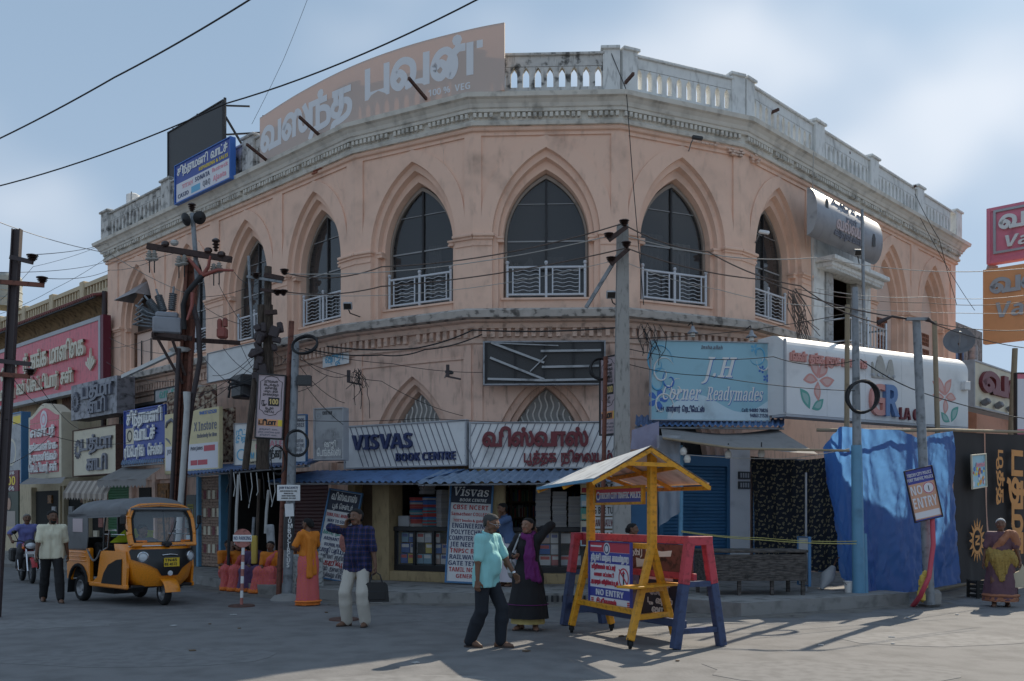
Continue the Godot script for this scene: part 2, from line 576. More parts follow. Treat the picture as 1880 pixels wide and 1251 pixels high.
# --- lettering
# Tamil letters as pen strokes on a grid of tenths of the letter height: «l» strokes are straight, «c» strokes are curves through the points.
const ROUND:="c 1,4.2 3.5,5.6 5.8,3 3.5,0 .8,1.6 .4,5 2.5,9 6,10"
const PEN:={
	"க":[13.5,"l 3,10 3,5.5;l 2,10 11,10;l 6.5,10 6.5,3;c 6.5,3 5,0 2.5,0 .5,2 1.5,4.8 3,5.3 6.5,5.3 10,5.2 12,3.2 11.5,.6 9,0"],
	"ச":[13.0,"l 3,10 3,5.5;l 2,10 12,10;l 6.5,10 6.5,3;c 6.5,3 5,0 2.5,0 .5,2 1.5,4.8 3,5.3;l 3,5.3 11.5,5.3"],
	"த":[13.0,"l 3,10 3,5.5;l 2,10 11,10;l 6.5,10 6.5,3;c 6.5,3 5,0 2.5,0 .5,2 1.5,4.8 3,5.3;c 3,5.3 9,5.3 11.5,3 10.5,-1 6,-3 2,-3.5 1,-5"],
	"ங":[17.0,"l 0,0 0,10 11,10;l 5,10 5,0;c 5,5 10,5 11,3.5 10,0.5 5,.2;l 10,0 15,0 15,10"],
	"ட":[12.0,"l 0,10 0,0 10,0"],
	"ண":[26.0,"@ 9,7 9.5,3 8,0 6.5,2 8,7 11,10 14.5,8 15.5,3 14,0 12.5,2 14,7 17,10;l 17,10 25,10;l 21.5,10 21.5,0"],
	"ந":[13.5,"l 0,0 0,10 10,10;l 5,10 5,0;c 5,6 9,6 12,4 12,-1 8,-2.2 2,-2.5 0,-5"],
	"ப":[12.5,"l 0,10 0,0 10,0 10,10"],
	"ம":[14.0,"l 0,10 0,0 9,0;c 9,0 12,2 12,8 9,10 6,8.5 5.5,5 5.5,0"],
	"ய":[16.0,"l 0,10 0,2 1.5,0 13.5,0 13.5,10;l 5,10 5,0"],
	"ர":[10.0,"l 0,0 0,10 9,10;l 6,10 6,-1 3,-3.5"],
	"ல":[17.5,"@ 9.5,8 10,3.5 9.5,1 12,0 15,2 15.5,6 13.5,10.5"],
	"வ":[18.5,"@ 9.5,8 10,4 9,1 7.5,0;l 7.5,0 16,0 16,10"],
	"ழ":[14.0,"l 0,10 0,0 9,0;c 9,0 12,2 12,8 9,10 6,8.5 5.5,5 5.5,0 8,-2.5;c 8,-2.5 4,-2 0,-3 1,-5 5,-5"],
	"ள":[18.5,"@ 8.5,8.5 9.5,5 9.5,0;l 6,10 17,10;l 14,10 14,0"],
	"ற":[14.0,"c 0,0 0,8 2,10 4,8 4.5,0;c 4.5,5 6,9.5 9,10 12,7 12,1 9,-2 2,-2.3 0,-5"],
	"ன":[21.0,"@ 9,7 9.5,3 8,0 6.5,2 8,7 11,10;l 11,10 20,10;l 16,10 16,0"],
	"ஸ":[21.0,"@ 9,7.5 9,0;c 9,6 11,10 13.5,8 14,2 16,0 18.5,1.5 19,6 17,10.5"],
	"ஷ":[21.0,"@ 9,7 9,0;l 9,0 19,0 19,7;c 9,3 12,9 15,9.5 16,7 14,5 13,7 16,4 18,-4"],
	"ஜ":[16.0,"c 4,6 3,8 1,7 .5,9 3,10 6,9 7,4;c 7,5 9,9.5 12,10 14.5,7 13,2 8,-1 2,-2 .5,-5 3,-7.5 6,-5 10,-3 13,-5 11,-6"],
	"ஞ":[20.0,"c 4,10 1,6 1,0 5,-4.5 12,-5 18,-2 18,3 14,5 11,5;l 9,10 16,10;l 11,10 11,0;c 9,10 6,8 5,3 8,4"],
	"அ":[19.0,"c 6.5,7 8,7.5 7.5,10 4.5,9 5,5.5 9,5 12,7 11,10;c 12,2 5,2 .5,1 3,-2 10,-2 14,-1;l 12,2 17,2;l 17,10 17,-3"],
	"இ":[18.5,"c 1,8 .5,3 3,0 8,0;c 1,8 4,13 10,14.5 15,12 16,7;l 16,7 16,0;c 8,6 6,9 8,9.5 10,8 9,6 6,6;c 8,0 3,-1 0,-3 3,-5 7,-3"],
	"எ":[14.5,"c 6,3.5 3,4.5 1,2 2,0 4,1;c .5,2 .5,7 4,10;l 4,10 13,10;l 10,10 10,0"],
	"ா":[9.5,"l 0,0 0,10 8,10;l 6,10 6,0"],
	"ி":[7.5,"c -1.5,8 -2,12 1,14.5 5,13 5.5,8 5.5,0"],
	"ீ":[5.0,"c -3,9.5 -2,13.5 2,15 4.5,12.5 2.5,10.8 1,12.5 2.5,14.5"],
	"ு":[1.0,"c -1.5,0 -1,-3.5 -6,-4.5 -8,-2.5"],
	"ூ":[4.0,"c -1.5,0 -1,-3.5 -6,-4.5 -8,-2.5;c -1.5,-3 1.5,-4 2,-1 0,0"],
	"ெ":[14.0,"c 4,5.4 1.2,4 1.5,.8 4.5,0 6.5,2.5 4.5,5.2;c 1,4 .3,7 2,12 6,14.5 10.5,12.5 12,7 12,0"],
	"ே":[11.0,"c 4,5 1.2,4 1.5,.8 5,0 8,2.5 6,5 4,3;c .8,3 .3,8 3,13 8,14.5 9.5,12.5 7,11 6,13"],
	"ை":[16.5,"c 3.5,5 1,3.5 1.5,.5 4,0 6,2.5 4,5 1,4 .5,7 3,10 7,8.5 7.5,2 8.5,8 11,10 14,8 14.5,0"],
	".":[5.0,"c 1,0 2,.5 1,1 .5,.3"],
	" ":[8.0,""],
}

func pen_strokes(letter:String)->Array:
	var out:=[]
	for s in PEN[letter][1].replace("@",ROUND).split(";",false):
		var bits:PackedStringArray=s.strip_edges().split(" ",false)
		var pts:=PackedVector2Array()
		for b in bits.slice(1):
			var xy:=b.split(",")
			pts.append(Vector2(float(xy[0]),float(xy[1]))/10.0)
		if bits[0]=="c":
			var fine:=PackedVector2Array()
			for i in pts.size()-1:
				for k in 4:
					fine.append(pts[i].cubic_interpolate(pts[i+1],pts[maxi(i-1,0)],pts[mini(i+2,pts.size()-1)],k/4.0))
			fine.append(pts[pts.size()-1])
			pts=fine
		out.append(pts)
	return out

# Letters as raised ribbons on the plane z = 0, from x = 0, height h (of a letter without marks), pen width and depth in metres. Gives back the length.
func pen_text(mb:MB,text:String,h:float,pen:=.2,depth:=.02,squeeze:=1.0,slant:=.0,spacing:=.05)->float:
	var order:=[]
	for ch in text:
		if ch in ["ெ","ே","ை"] and order.size():order.insert(order.size()-1,ch)
		else:order.append(ch)
	var x:=.0
	var last:=1.0
	var lift:=.0
	for ch in order:
		if ch=="்":
			var c:=Vector2(x-last/2-.05,1.32)
			var disc:=PackedVector2Array()
			for k in 8:disc.append((c+Vector2.from_angle(TAU*k/8)*pen*.72)*Vector2(squeeze,1)*h)
			mb.prism(disc,depth,Transform3D.IDENTITY,false)
			continue
		if not PEN.has(ch):continue
		last=PEN[ch][0]/10.0
		for pts in pen_strokes(ch):
			var m:int=pts.size()
			if m<2:continue
			lift+=.0006
			var lpts:=PackedVector2Array()
			var rpts:=PackedVector2Array()
			for i in m:
				var d0:Vector2=(pts[i]-pts[i-1]).normalized() if i>0 else (pts[1]-pts[0]).normalized()
				var d1:Vector2=(pts[i+1]-pts[i]).normalized() if i<m-1 else d0
				var nn:=(d0.orthogonal()+d1.orthogonal())
				nn=nn.normalized() if nn.length()>.3 else d0.orthogonal()
				var k:=pen/2.0/maxf(nn.dot(d0.orthogonal()),.6)
				var p:Vector2=pts[i]
				if i==0:p-=d0*pen*.45
				if i==m-1:p+=d0*pen*.45
				var a:=p+nn*k
				var b:=p-nn*k
				lpts.append(Vector2((x+a.x+a.y*slant)*squeeze,a.y)*h)
				rpts.append(Vector2((x+b.x+b.y*slant)*squeeze,b.y)*h)
			for i in m-1:
				var z0:=depth+fmod(lift,.006)
				var a:=Vector3(lpts[i].x,lpts[i].y,z0)
				var b:=Vector3(lpts[i+1].x,lpts[i+1].y,z0)
				var c:=Vector3(rpts[i+1].x,rpts[i+1].y,z0)
				var d:=Vector3(rpts[i].x,rpts[i].y,z0)
				var mid:=(a+b+c+d)/4-Vector3(0,0,1)
				mb.oquad(a,b,c,d,mid)
				if depth>.004:
					var q:=Vector3(0,0,z0)
					mid=(a+b+c+d)/4
					mb.oquad(a,b,b-q,a-q,mid)
					mb.oquad(d,c,c-q,d-q,mid)
		x+=last+spacing
	return x*squeeze*h

func pen_width(text:String,h:float,squeeze:=1.0,spacing:=.05)->float:
	var x:=.0
	for ch in text:
		if ch!="்" and PEN.has(ch):x+=PEN[ch][0]/10.0+spacing
	return x*squeeze*h

var fonts:={}
func font(kind:String,bold:=.0,slant:=.0)->Font:
	bold=minf(bold,1.0)
	var key:="%s %f %f" % [kind,bold,slant]
	if fonts.has(key):return fonts[key]
	var f:=SystemFont.new()
	f.font_names=PackedStringArray([kind])
	f.font_weight=700 if bold>0 else 400
	var o:Font=f
	if slant!=.0:
		var fv:=FontVariation.new()
		fv.base_font=f
		fv.variation_transform=Transform2D(Vector2(1,slant),Vector2(0,1),Vector2.ZERO)
		o=fv
	fonts[key]=o
	return o

# Latin letters with their left end and baseline at the origin; cap height h.
func type_text(mb:MB,text:String,h:float,depth:=.01,kind:="Droid Sans",bold:=1.0,slant:=.0,fit:=.0)->float:
	var t:=TextMesh.new()
	t.text=text
	t.font=font(kind,bold,slant)
	t.font_size=32
	t.pixel_size=.01
	t.depth=1.0
	t.curve_step=2.0
	t.horizontal_alignment=HORIZONTAL_ALIGNMENT_LEFT
	var a:=t.surface_get_arrays(0) if t.get_surface_count() else []
	if a.is_empty():return .0
	var vs:PackedVector3Array=a[Mesh.ARRAY_VERTEX]
	var ns:PackedVector3Array=a[Mesh.ARRAY_NORMAL]
	var ix:PackedInt32Array=a[Mesh.ARRAY_INDEX]
	var lo:=Vector3.INF
	var hi:=-Vector3.INF
	for p in vs:
		lo=lo.min(p)
		hi=hi.max(p)
	var k:=h/.2285
	var base:=cap_base(kind,bold,slant)
	var wide:=(hi.x-lo.x)*k
	var kx:=k*(fit/wide if fit>.0 else 1.0)
	for i in range(0,ix.size(),3):
		for j in [0,1,2]:
			var p:=vs[ix[i+j]]
			mb.v.append(Vector3((p.x-lo.x)*kx,(p.y-base)*k,(p.z+.5)*depth))
			mb.n.append(ns[ix[i+j]])
			mb.uv.append(Vector2.ZERO)
			mb.col.append(mb.tint)
	return wide if fit<=.0 else fit

var bases:={}
func cap_base(kind:String,bold:float,slant:float)->float:
	var key:="%s %f %f" % [kind,bold,slant]
	if not bases.has(key):
		var t:=TextMesh.new()
		t.text="H"
		t.font=font(kind,bold,slant)
		t.font_size=32
		t.pixel_size=.01
		t.depth=1.0
		var lo:=INF
		for p in t.surface_get_arrays(0)[Mesh.ARRAY_VERTEX]:lo=minf(lo,p.y)
		bases[key]=lo
	return bases[key]

# One line of writing on a board: lower left corner (x, y) and height in the board's own axes.
func line(o:Node3D,text:String,x:float,y:float,z:float,h:float,material:Material,opt:={})->MeshInstance3D:
	var mb:=MB.new()
	var wide:=.0
	var tamil:=false
	for ch in text:
		if PEN.has(ch) and ch not in [" ","."]:tamil=true
	if tamil:
		var sq:float=opt.get("squeeze",1.0)
		if opt.has("fit"):sq=opt.fit/pen_width(text,h)
		wide=pen_text(mb,text,h,opt.get("pen",.2),opt.get("depth",.006),sq,opt.get("slant",.0))
	else:
		wide=type_text(mb,text,h,opt.get("depth",.006),opt.get("face","Droid Sans"),opt.get("bold",1.0),opt.get("slant",.0),opt.get("fit",.0))
	if mb.v.is_empty():return null
	var dx:=-wide/2 if opt.get("centre",false) else .0
	mb.move(Transform3D(Basis(Vector3(0,0,1),opt.get("tilt",.0)),Vector3(x+dx,y,z)))
	return part(mb,opt.get("name","lettering"),material,o)

# --- the arcaded corner building
var FWL:=Facet.new(Vector3(-13.27,0,-32.3),Vector3(-3.61,0,-22.66))
var FL1:=Facet.new(Vector3(-3.61,0,-22.66),Vector3(-.84,0,-21.06))
var FC:=Facet.new(Vector3(-.84,0,-21.06),Vector3(2.29,0,-20.92))
var FR1:=Facet.new(Vector3(2.29,0,-20.92),Vector3(5.19,0,-22.28))
var FWR:=Facet.new(Vector3(5.19,0,-22.28),Vector3(14.56,0,-32.3))

func outline()->Array:
	return [FWL.a-FWL.n*15.0,FWL.a,FL1.a,FC.a,FR1.a,FWR.a,FWR.at(FWR.length,0),FWR.at(FWR.length,0)-FWR.n*15.0]

# A moulding of profile (outward, height) carried round a line of corners.
func sweep(mb:MB,line_:Array,prof:Array,close_ends:=true):
	var m:=line_.size()
	var mit:=[]
	for i in m:
		var n0:=Vector3.ZERO
		var n1:=Vector3.ZERO
		if i>0:
			var e:Vector3=(line_[i]-line_[i-1]).normalized()
			n0=Vector3(-e.z,0,e.x)
		if i<m-1:
			var e:Vector3=(line_[i+1]-line_[i]).normalized()
			n1=Vector3(-e.z,0,e.x)
		if i==0:n0=n1
		if i==m-1:n1=n0
		mit.append((n0+n1)/(1.0+n0.dot(n1)))
	for i in m-1:
		for k in prof.size()-1:
			var p:Vector2=prof[k]
			var q:Vector2=prof[k+1]
			mb.quad(line_[i]+mit[i]*p.x+Vector3(0,p.y,0),line_[i+1]+mit[i+1]*p.x+Vector3(0,p.y,0),line_[i+1]+mit[i+1]*q.x+Vector3(0,q.y,0),line_[i]+mit[i]*q.x+Vector3(0,q.y,0))
	if close_ends:
		for i in [0,m-1]:
			var poly:=PackedVector2Array()
			for p in prof:poly.append(p)
			var idx:=Geometry2D.triangulate_polygon(poly)
			for j in range(0,idx.size(),3):
				var t:=[]
				for k in 3:t.append(line_[i]+mit[i]*poly[idx[j+k]].x+Vector3(0,poly[idx[j+k]].y,0))
				mb.tri(t[0],t[1],t[2])

func inset(line_:Array,w:float)->Array:
	var out:=[]
	var m:=line_.size()
	for i in m:
		var e0:Vector3=(line_[i]-line_[maxi(i-1,0)]).normalized() if i>0 else (line_[1]-line_[0]).normalized()
		var e1:Vector3=(line_[mini(i+1,m-1)]-line_[i]).normalized() if i<m-1 else e0
		var n0:=Vector3(-e0.z,0,e0.x)
		var n1:=Vector3(-e1.z,0,e1.x)
		out.append(line_[i]+(n0+n1)/(1.0+n0.dot(n1))*w)
	return out

# The edge of a pointed arch: from (-a, foot) up to the springing, over the point and down again.
func arch_edge(a:float,foot:float,spring:float,apex:float,steps:=14)->PackedVector2Array:
	var h:=apex-spring
	var r:=(a*a+h*h)/(2*a)
	var half:=PackedVector2Array([Vector2(a,foot)])
	var most:=asin(clampf(h/r,-1,1)) if r>=h else PI/2
	if a-r>.0:most=PI-most
	for i in steps+1:
		var th:=most*i/steps
		half.append(Vector2(a-r+r*cos(th),spring+r*sin(th)))
	half[half.size()-1]=Vector2(0,apex)
	var out:=PackedVector2Array()
	for p in half:out.append(Vector2(-p.x,p.y))
	for i in range(half.size()-2,-1,-1):out.append(half[i])
	return out

func wall_quad(mb:MB,f:Facet,u0:float,y0:float,w0:float,u1:float,y1:float,w1:float,u2:float,y2:float,w2:float,u3:float,y3:float,w3:float):
	mb.quad(f.at(u0,y0,w0),f.at(u1,y1,w1),f.at(u2,y2,w2),f.at(u3,y3,w3))

func strip(mb:MB,f:Facet,uc:float,outer:PackedVector2Array,wo:float,inner:PackedVector2Array,wi:float):
	for i in outer.size()-1:
		wall_quad(mb,f,uc+outer[i].x,outer[i].y,wo,uc+inner[i].x,inner[i].y,wi,uc+inner[i+1].x,inner[i+1].y,wi,uc+outer[i+1].x,outer[i+1].y,wo)

# A wall with an arch in receding orders. orders: [[half width, apex, depth], ...] from the outermost in.
func arch_wall(mb:MB,f:Facet,uc:float,u0:float,u1:float,y0:float,y1:float,spring:float,orders:Array,panel:=.0):
	var edges:=[]
	for o in orders:edges.append([arch_edge(o[0],y0,spring,o[1]),o[2]])
	for i in edges.size()-1:strip(mb,f,uc,edges[i][0],edges[i][1],edges[i+1][0],edges[i+1][1])
	var e:PackedVector2Array=edges[0][0]
	if panel<=.0:
		for i in e.size()-1:
			var a:=e[i]
			var b:=e[i+1]
			if i==0:wall_quad(mb,f,u0,y0,0,uc+a.x,y0,0,uc+b.x,b.y,0,u0,b.y,0)
			elif i==e.size()-2:wall_quad(mb,f,uc+b.x,y0,0,u1,y0,0,u1,a.y,0,uc+a.x,a.y,0)
		var s:=e[1].y
		var k:=1
		while k<e.size()-2:
			wall_quad(mb,f,uc+e[k].x,e[k].y,0,uc+e[k+1].x,e[k+1].y,0,uc+e[k+1].x,y1,0,uc+e[k].x,y1,0)
			k+=1
		wall_quad(mb,f,u0,s,0,uc+e[1].x,s,0,uc+e[1].x,y1,0,u0,y1,0)
		wall_quad(mb,f,uc-e[1].x,s,0,u1,s,0,u1,y1,0,uc-e[1].x,y1,0)
		return
	var b:=1.385
	var top:=9.77
	var o:=arch_edge(b,y0,8.03,top-.002)
	strip(mb,f,uc,o,.0,e,.0)
	wall_quad(mb,f,u0,y0,0,uc-b,y0,0,uc-b,y1,0,u0,y1,0)
	wall_quad(mb,f,uc+b,y0,0,u1,y0,0,u1,y1,0,uc+b,y1,0)
	wall_quad(mb,f,uc-b,top,0,uc+b,top,0,uc+b,y1,0,uc-b,y1,0)
	for k in range(1,o.size()-2):
		wall_quad(mb,f,uc+o[k].x,o[k].y,-panel,uc+o[k+1].x,o[k+1].y,-panel,uc+o[k+1].x,top,-panel,uc+o[k].x,top,-panel)
		wall_quad(mb,f,uc+o[k+1].x,o[k+1].y,0,uc+o[k+1].x,o[k+1].y,-panel,uc+o[k].x,o[k].y,-panel,uc+o[k].x,o[k].y,0)
	for s in [-1.0,1.0]:
		var u:float=uc+b*s
		if s<0:wall_quad(mb,f,u,8.03,0,u,8.03,-panel,u,top,-panel,u,top,0)
		else:wall_quad(mb,f,u,8.03,-panel,u,8.03,0,u,top,0,u,top,-panel)
	wall_quad(mb,f,uc-b,top,-panel,uc+b,top,-panel,uc+b,top,0,uc-b,top,0)

func fbox(mb:MB,f:Facet,u0:float,u1:float,y0:float,y1:float,w0:float,w1:float,ch:=.0):
	mb.box(f.at((u0+u1)/2,(y0+y1)/2,(w0+w1)/2),Vector3(u1-u0,y1-y0,w1-w0),Basis(f.e,Vector3.UP,f.n),ch)

func arch_fill(mb:MB,f:Facet,uc:float,a:float,y0:float,spring:float,apex:float,w:float):
	var e:=arch_edge(a,y0,spring,apex)
	var m:=e.size()
	for i in m/2:
		wall_quad(mb,f,uc+e[i].x,e[i].y,w,uc+e[m-1-i].x,e[m-1-i].y,w,uc+e[m-2-i].x,e[m-2-i].y,w,uc+e[i+1].x,e[i+1].y,w)

func railing(b:Node3D,f:Facet,uc:float,y0:float,w:float,hw:=.86):
	var m:Material=mats.rail_paint
	var mb:=MB.new()
	for y in [y0+.07,y0+.66]:mb.bar(f.at(uc-hw,y,w),f.at(uc+hw,y,w),.045,.045,Vector3.UP,.008)
	var r:=wpart(mb,"railing",m,b)
	for u in [-hw+.02,.0,hw-.02]:
		mb.bar(f.at(uc+u,y0,w+.004),f.at(uc+u,y0+.72,w+.004),.055,.055,Vector3.UP,.01)
		mb.ball(f.at(uc+u,y0+.76,w+.004),.045,8)
		wpart(mb,"post",m,r)
	for s in [-1.0,1.0]:
		for u in [.14,hw-.14]:
			mb.bar(f.at(uc+s*u,y0+.09,w),f.at(uc+s*u,y0+.64,w),.028,.028)
			wpart(mb,"upright",m,r)
		for k in 6:
			var pts:=[]
			for i in 17:
				var x:=lerpf(.15,hw-.15,i/16.0)
				pts.append(f.at(uc+s*x,y0+.16+k*.085+sin(i/16.0*TAU*2.0)*.014,w))
			mb.tube(pts,.008,5)
			wpart(mb,"wavy_bar",m,r)

func upper_bay(b:Node3D,f:Facet,uc:float,u0:float,u1:float,kind:="glazed"):
	var pink:Material=mats.pink_wall
	var mb:=MB.new()
	arch_wall(mb,f,uc,u0,u1,6.0,9.9,7.62,[[1.155,9.51,.0],[1.135,9.485,-.1],[1.03,9.34,-.11],[1.01,9.3,-.24],[.93,9.12,-.25],[.9,9.06,-.5]],.035)
	var wl:=wpart(mb,"wall",pink,b)
	if kind!="jali":
		fbox(mb,f,uc-.925,uc+.925,6.0,6.34,-.7,-.245)
		fbox(mb,f,uc-.97,uc+.97,6.3,6.345,-.3,-.2)
		wpart(mb,"sill",pink,b)
	for s in [-1.0,1.0]:
		var x0:float=1.15
		var x1:float=(uc-u0) if s<0 else (u1-uc)
		var lo:float=uc+(s*x1 if s<0 else x0)
		var hi:float=uc+(-x0 if s<0 else x1)
		fbox(mb,f,lo,hi,7.42,7.45,-.004,.02)
		fbox(mb,f,lo-(.0 if s<0 else .02),hi+(.02 if s<0 else .0),7.56,7.61,-.08,.035)
		fbox(mb,f,lo-(.0 if s<0 else .05),hi+(.05 if s<0 else .0),7.61,7.68,-.1,.075,.015)
		wpart(mb,"impost",pink,b)
		fbox(mb,f,uc+s*.975-.075,uc+s*.975+.075,7.52,7.56,-.26,-.09)
		fbox(mb,f,uc+s*.975-.06,uc+s*.975+.06,7.56,7.6,-.26,-.1)
		fbox(mb,f,uc+s*.975-.085,uc+s*.985+.075,7.6,7.64,-.26,-.08)
		wpart(mb,"capital",pink,b)
	if kind=="glazed":
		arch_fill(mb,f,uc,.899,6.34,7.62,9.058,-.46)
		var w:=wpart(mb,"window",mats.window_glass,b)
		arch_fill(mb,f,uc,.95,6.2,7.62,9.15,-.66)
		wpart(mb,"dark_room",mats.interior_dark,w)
		for k in 3:
			var x0:=-.86+rng.randf()*1.2
			var cw:=.2+rng.randf()*.35
			var top:=7.1+rng.randf()*1.0
			var row:=[[],[]]
			for i in 13:
				var x:=x0+cw*i/12.0
				var z:=-.58+.025*sin(i*1.7+k)
				row[0].append(f.at(uc+clampf(x,-.86,.86),6.36,z))
				row[1].append(f.at(uc+clampf(x,-.86,.86),top-(.25*absf(sin(i*.3)) if k==2 else .0),z))
			mb.grid(row)
			wpart(mb,"curtain",mats["curtain_a" if k % 2 else "curtain_b"],w)
		strip(mb,f,uc,arch_edge(.897,6.346,7.62,9.055),-.4,arch_edge(.85,6.346,7.62,8.97),-.4)
		strip(mb,f,uc,arch_edge(.85,6.346,7.62,8.97),-.4,arch_edge(.85,6.346,7.62,8.97),-.459)
		wpart(mb,"frame",mats.window_frame,w)
		fbox(mb,f,uc-.025,uc+.025,6.35,8.95,-.455,-.42)
		wpart(mb,"mullion",mats.black_iron,w)
		for y in [7.6,8.42]:
			var r:=.84 if y<8 else .62
			fbox(mb,f,uc-r,uc+r,y,y+(.03 if y<8 else .015),-.456,-.435)
			wpart(mb,"glazing_bar",mats.pale_bar,w)
		railing(b,f,uc,6.36,-.3)
	elif kind=="jali":
		arch_fill(mb,f,uc,.9,7.45,7.62,9.06,-.42)
		for r in [[-.9,-.62,6.0,7.45],[.62,.9,6.0,7.45],[-.62,.62,6.95,7.05],[-.62,.62,6.0,6.1]]:
			wall_quad(mb,f,uc+r[0],r[2],-.42,uc+r[1],r[2],-.42,uc+r[1],r[3],-.42,uc+r[0],r[3],-.42)
		wpart(mb,"infill",mats.pale_pink,b)
		for r in [[7.05,7.45],[6.1,6.95]]:
			var n0:=9
			var rows:=int(round((r[1]-r[0])/.14))
			for i in n0+1:fbox(mb,f,uc-.62+1.24*i/n0-.022,uc-.62+1.24*i/n0+.022,r[0],r[1],-.5,-.425)
			for i in rows+1:
				var y:float=lerpf(r[0],r[1],float(i)/rows)
				fbox(mb,f,uc-.62,uc+.62,y-.022,y+.022,-.5,-.428)
			wpart(mb,"jali_screen",mats.jali_brown,b)
		fbox(mb,f,uc-.66,uc+.66,6.0,7.5,-.9,-.7)
		wpart(mb,"dark_room",mats.interior_dark,b)
	elif kind=="boarded":
		arch_fill(mb,f,uc,.899,7.55,7.62,9.058,-.46)
		wpart(mb,"window",mats.dark_glass,b)
		fbox(mb,f,uc-.9,uc+.9,6.0,7.45,-.6,-.4)
		wpart(mb,"infill",mats.pale_pink,b)
		fbox(mb,f,uc-.9,uc+.9,7.45,7.5,-.55,-.33)
		wpart(mb,"transom",mats.brown_wood,b)
		for u in [-.42,.25]:
			mb.tube([f.at(uc+u,6.02,-.36),f.at(uc+u,7.2,-.36)],.02,6)
			wpart(mb,"iron_rod",mats.black_iron,b)
		fbox(mb,f,uc-.9,uc-.82,6.0,7.45,-.4,-.34)
		wpart(mb,"jamb",mats.brown_wood,b)

func parapet_panel(b:Node3D,f:Facet,u0:float,u1:float,pierced:bool,m:Material,w:=.1):
	var mb:=MB.new()
	var y0:=10.56
	var y1:=11.4
	var count:=int(maxf(2,round((u1-u0)/.262)))
	var step:=(u1-u0)/count
	var sw:=.068
	var a:=10.74
	var spring:=11.02
	var apex:=11.17
	var back:=w-.16
	fbox(mb,f,u0,u1,y0,a,back,w)
	fbox(mb,f,u0,u1,apex+.01,y1,back,w)
	for i in count:
		var c:=u0+step*(i+.5)
		var pl:=PackedVector2Array([Vector2(-sw,a),Vector2(-sw,spring),Vector2(-sw*.75,spring+.08),Vector2(0,apex),Vector2(sw*.75,spring+.08),Vector2(sw,spring),Vector2(sw,a)])
		var lo:=-step/2
		var hi:=step/2
		for z in [w,back]:
			for k in 3:
				var p:=pl[k]
				var q:=pl[k+1]
				var pts:=[f.at(c+lo,p.y,z),f.at(c+p.x,p.y,z),f.at(c+q.x,q.y,z),f.at(c+lo,q.y,z)]
				var pts2:=[f.at(c+hi,p.y,z),f.at(c+hi,q.y,z),f.at(c-q.x,q.y,z),f.at(c-p.x,p.y,z)]
				if z==w:
					mb.quad(pts[0],pts[1],pts[2],pts[3])
					mb.quad(pts2[0],pts2[1],pts2[2],pts2[3])
				else:
					mb.quad(pts[3],pts[2],pts[1],pts[0])
					mb.quad(pts2[3],pts2[2],pts2[1],pts2[0])
		for k in 6:
			var p:=pl[k]
			var q:=pl[k+1]
			wall_quad(mb,f,c+p.x,p.y,w,c+p.x,p.y,back,c+q.x,q.y,back,c+q.x,q.y,w)
	var o:=wpart(mb,"parapet_panel",m,b)
	if not pierced:
		fbox(mb,f,u0,u1,a-.02,apex+.03,back-.05,w-.06)
		wpart(mb,"backing_wall",m,o)

func parapet_pier(b:Node3D,p:Vector3,t:Basis,wide:float,deep:float,m:Material,top:=11.5):
	var mb:=MB.new()
	mb.box(p+Vector3(0,(10.56+top)/2,0),Vector3(wide,top-10.56,deep),t,.01)
	mb.box(p+Vector3(0,top+.035,0),Vector3(wide+.1,.07,deep+.1),t,.015)
	wpart(mb,"parapet_pier",m,b)

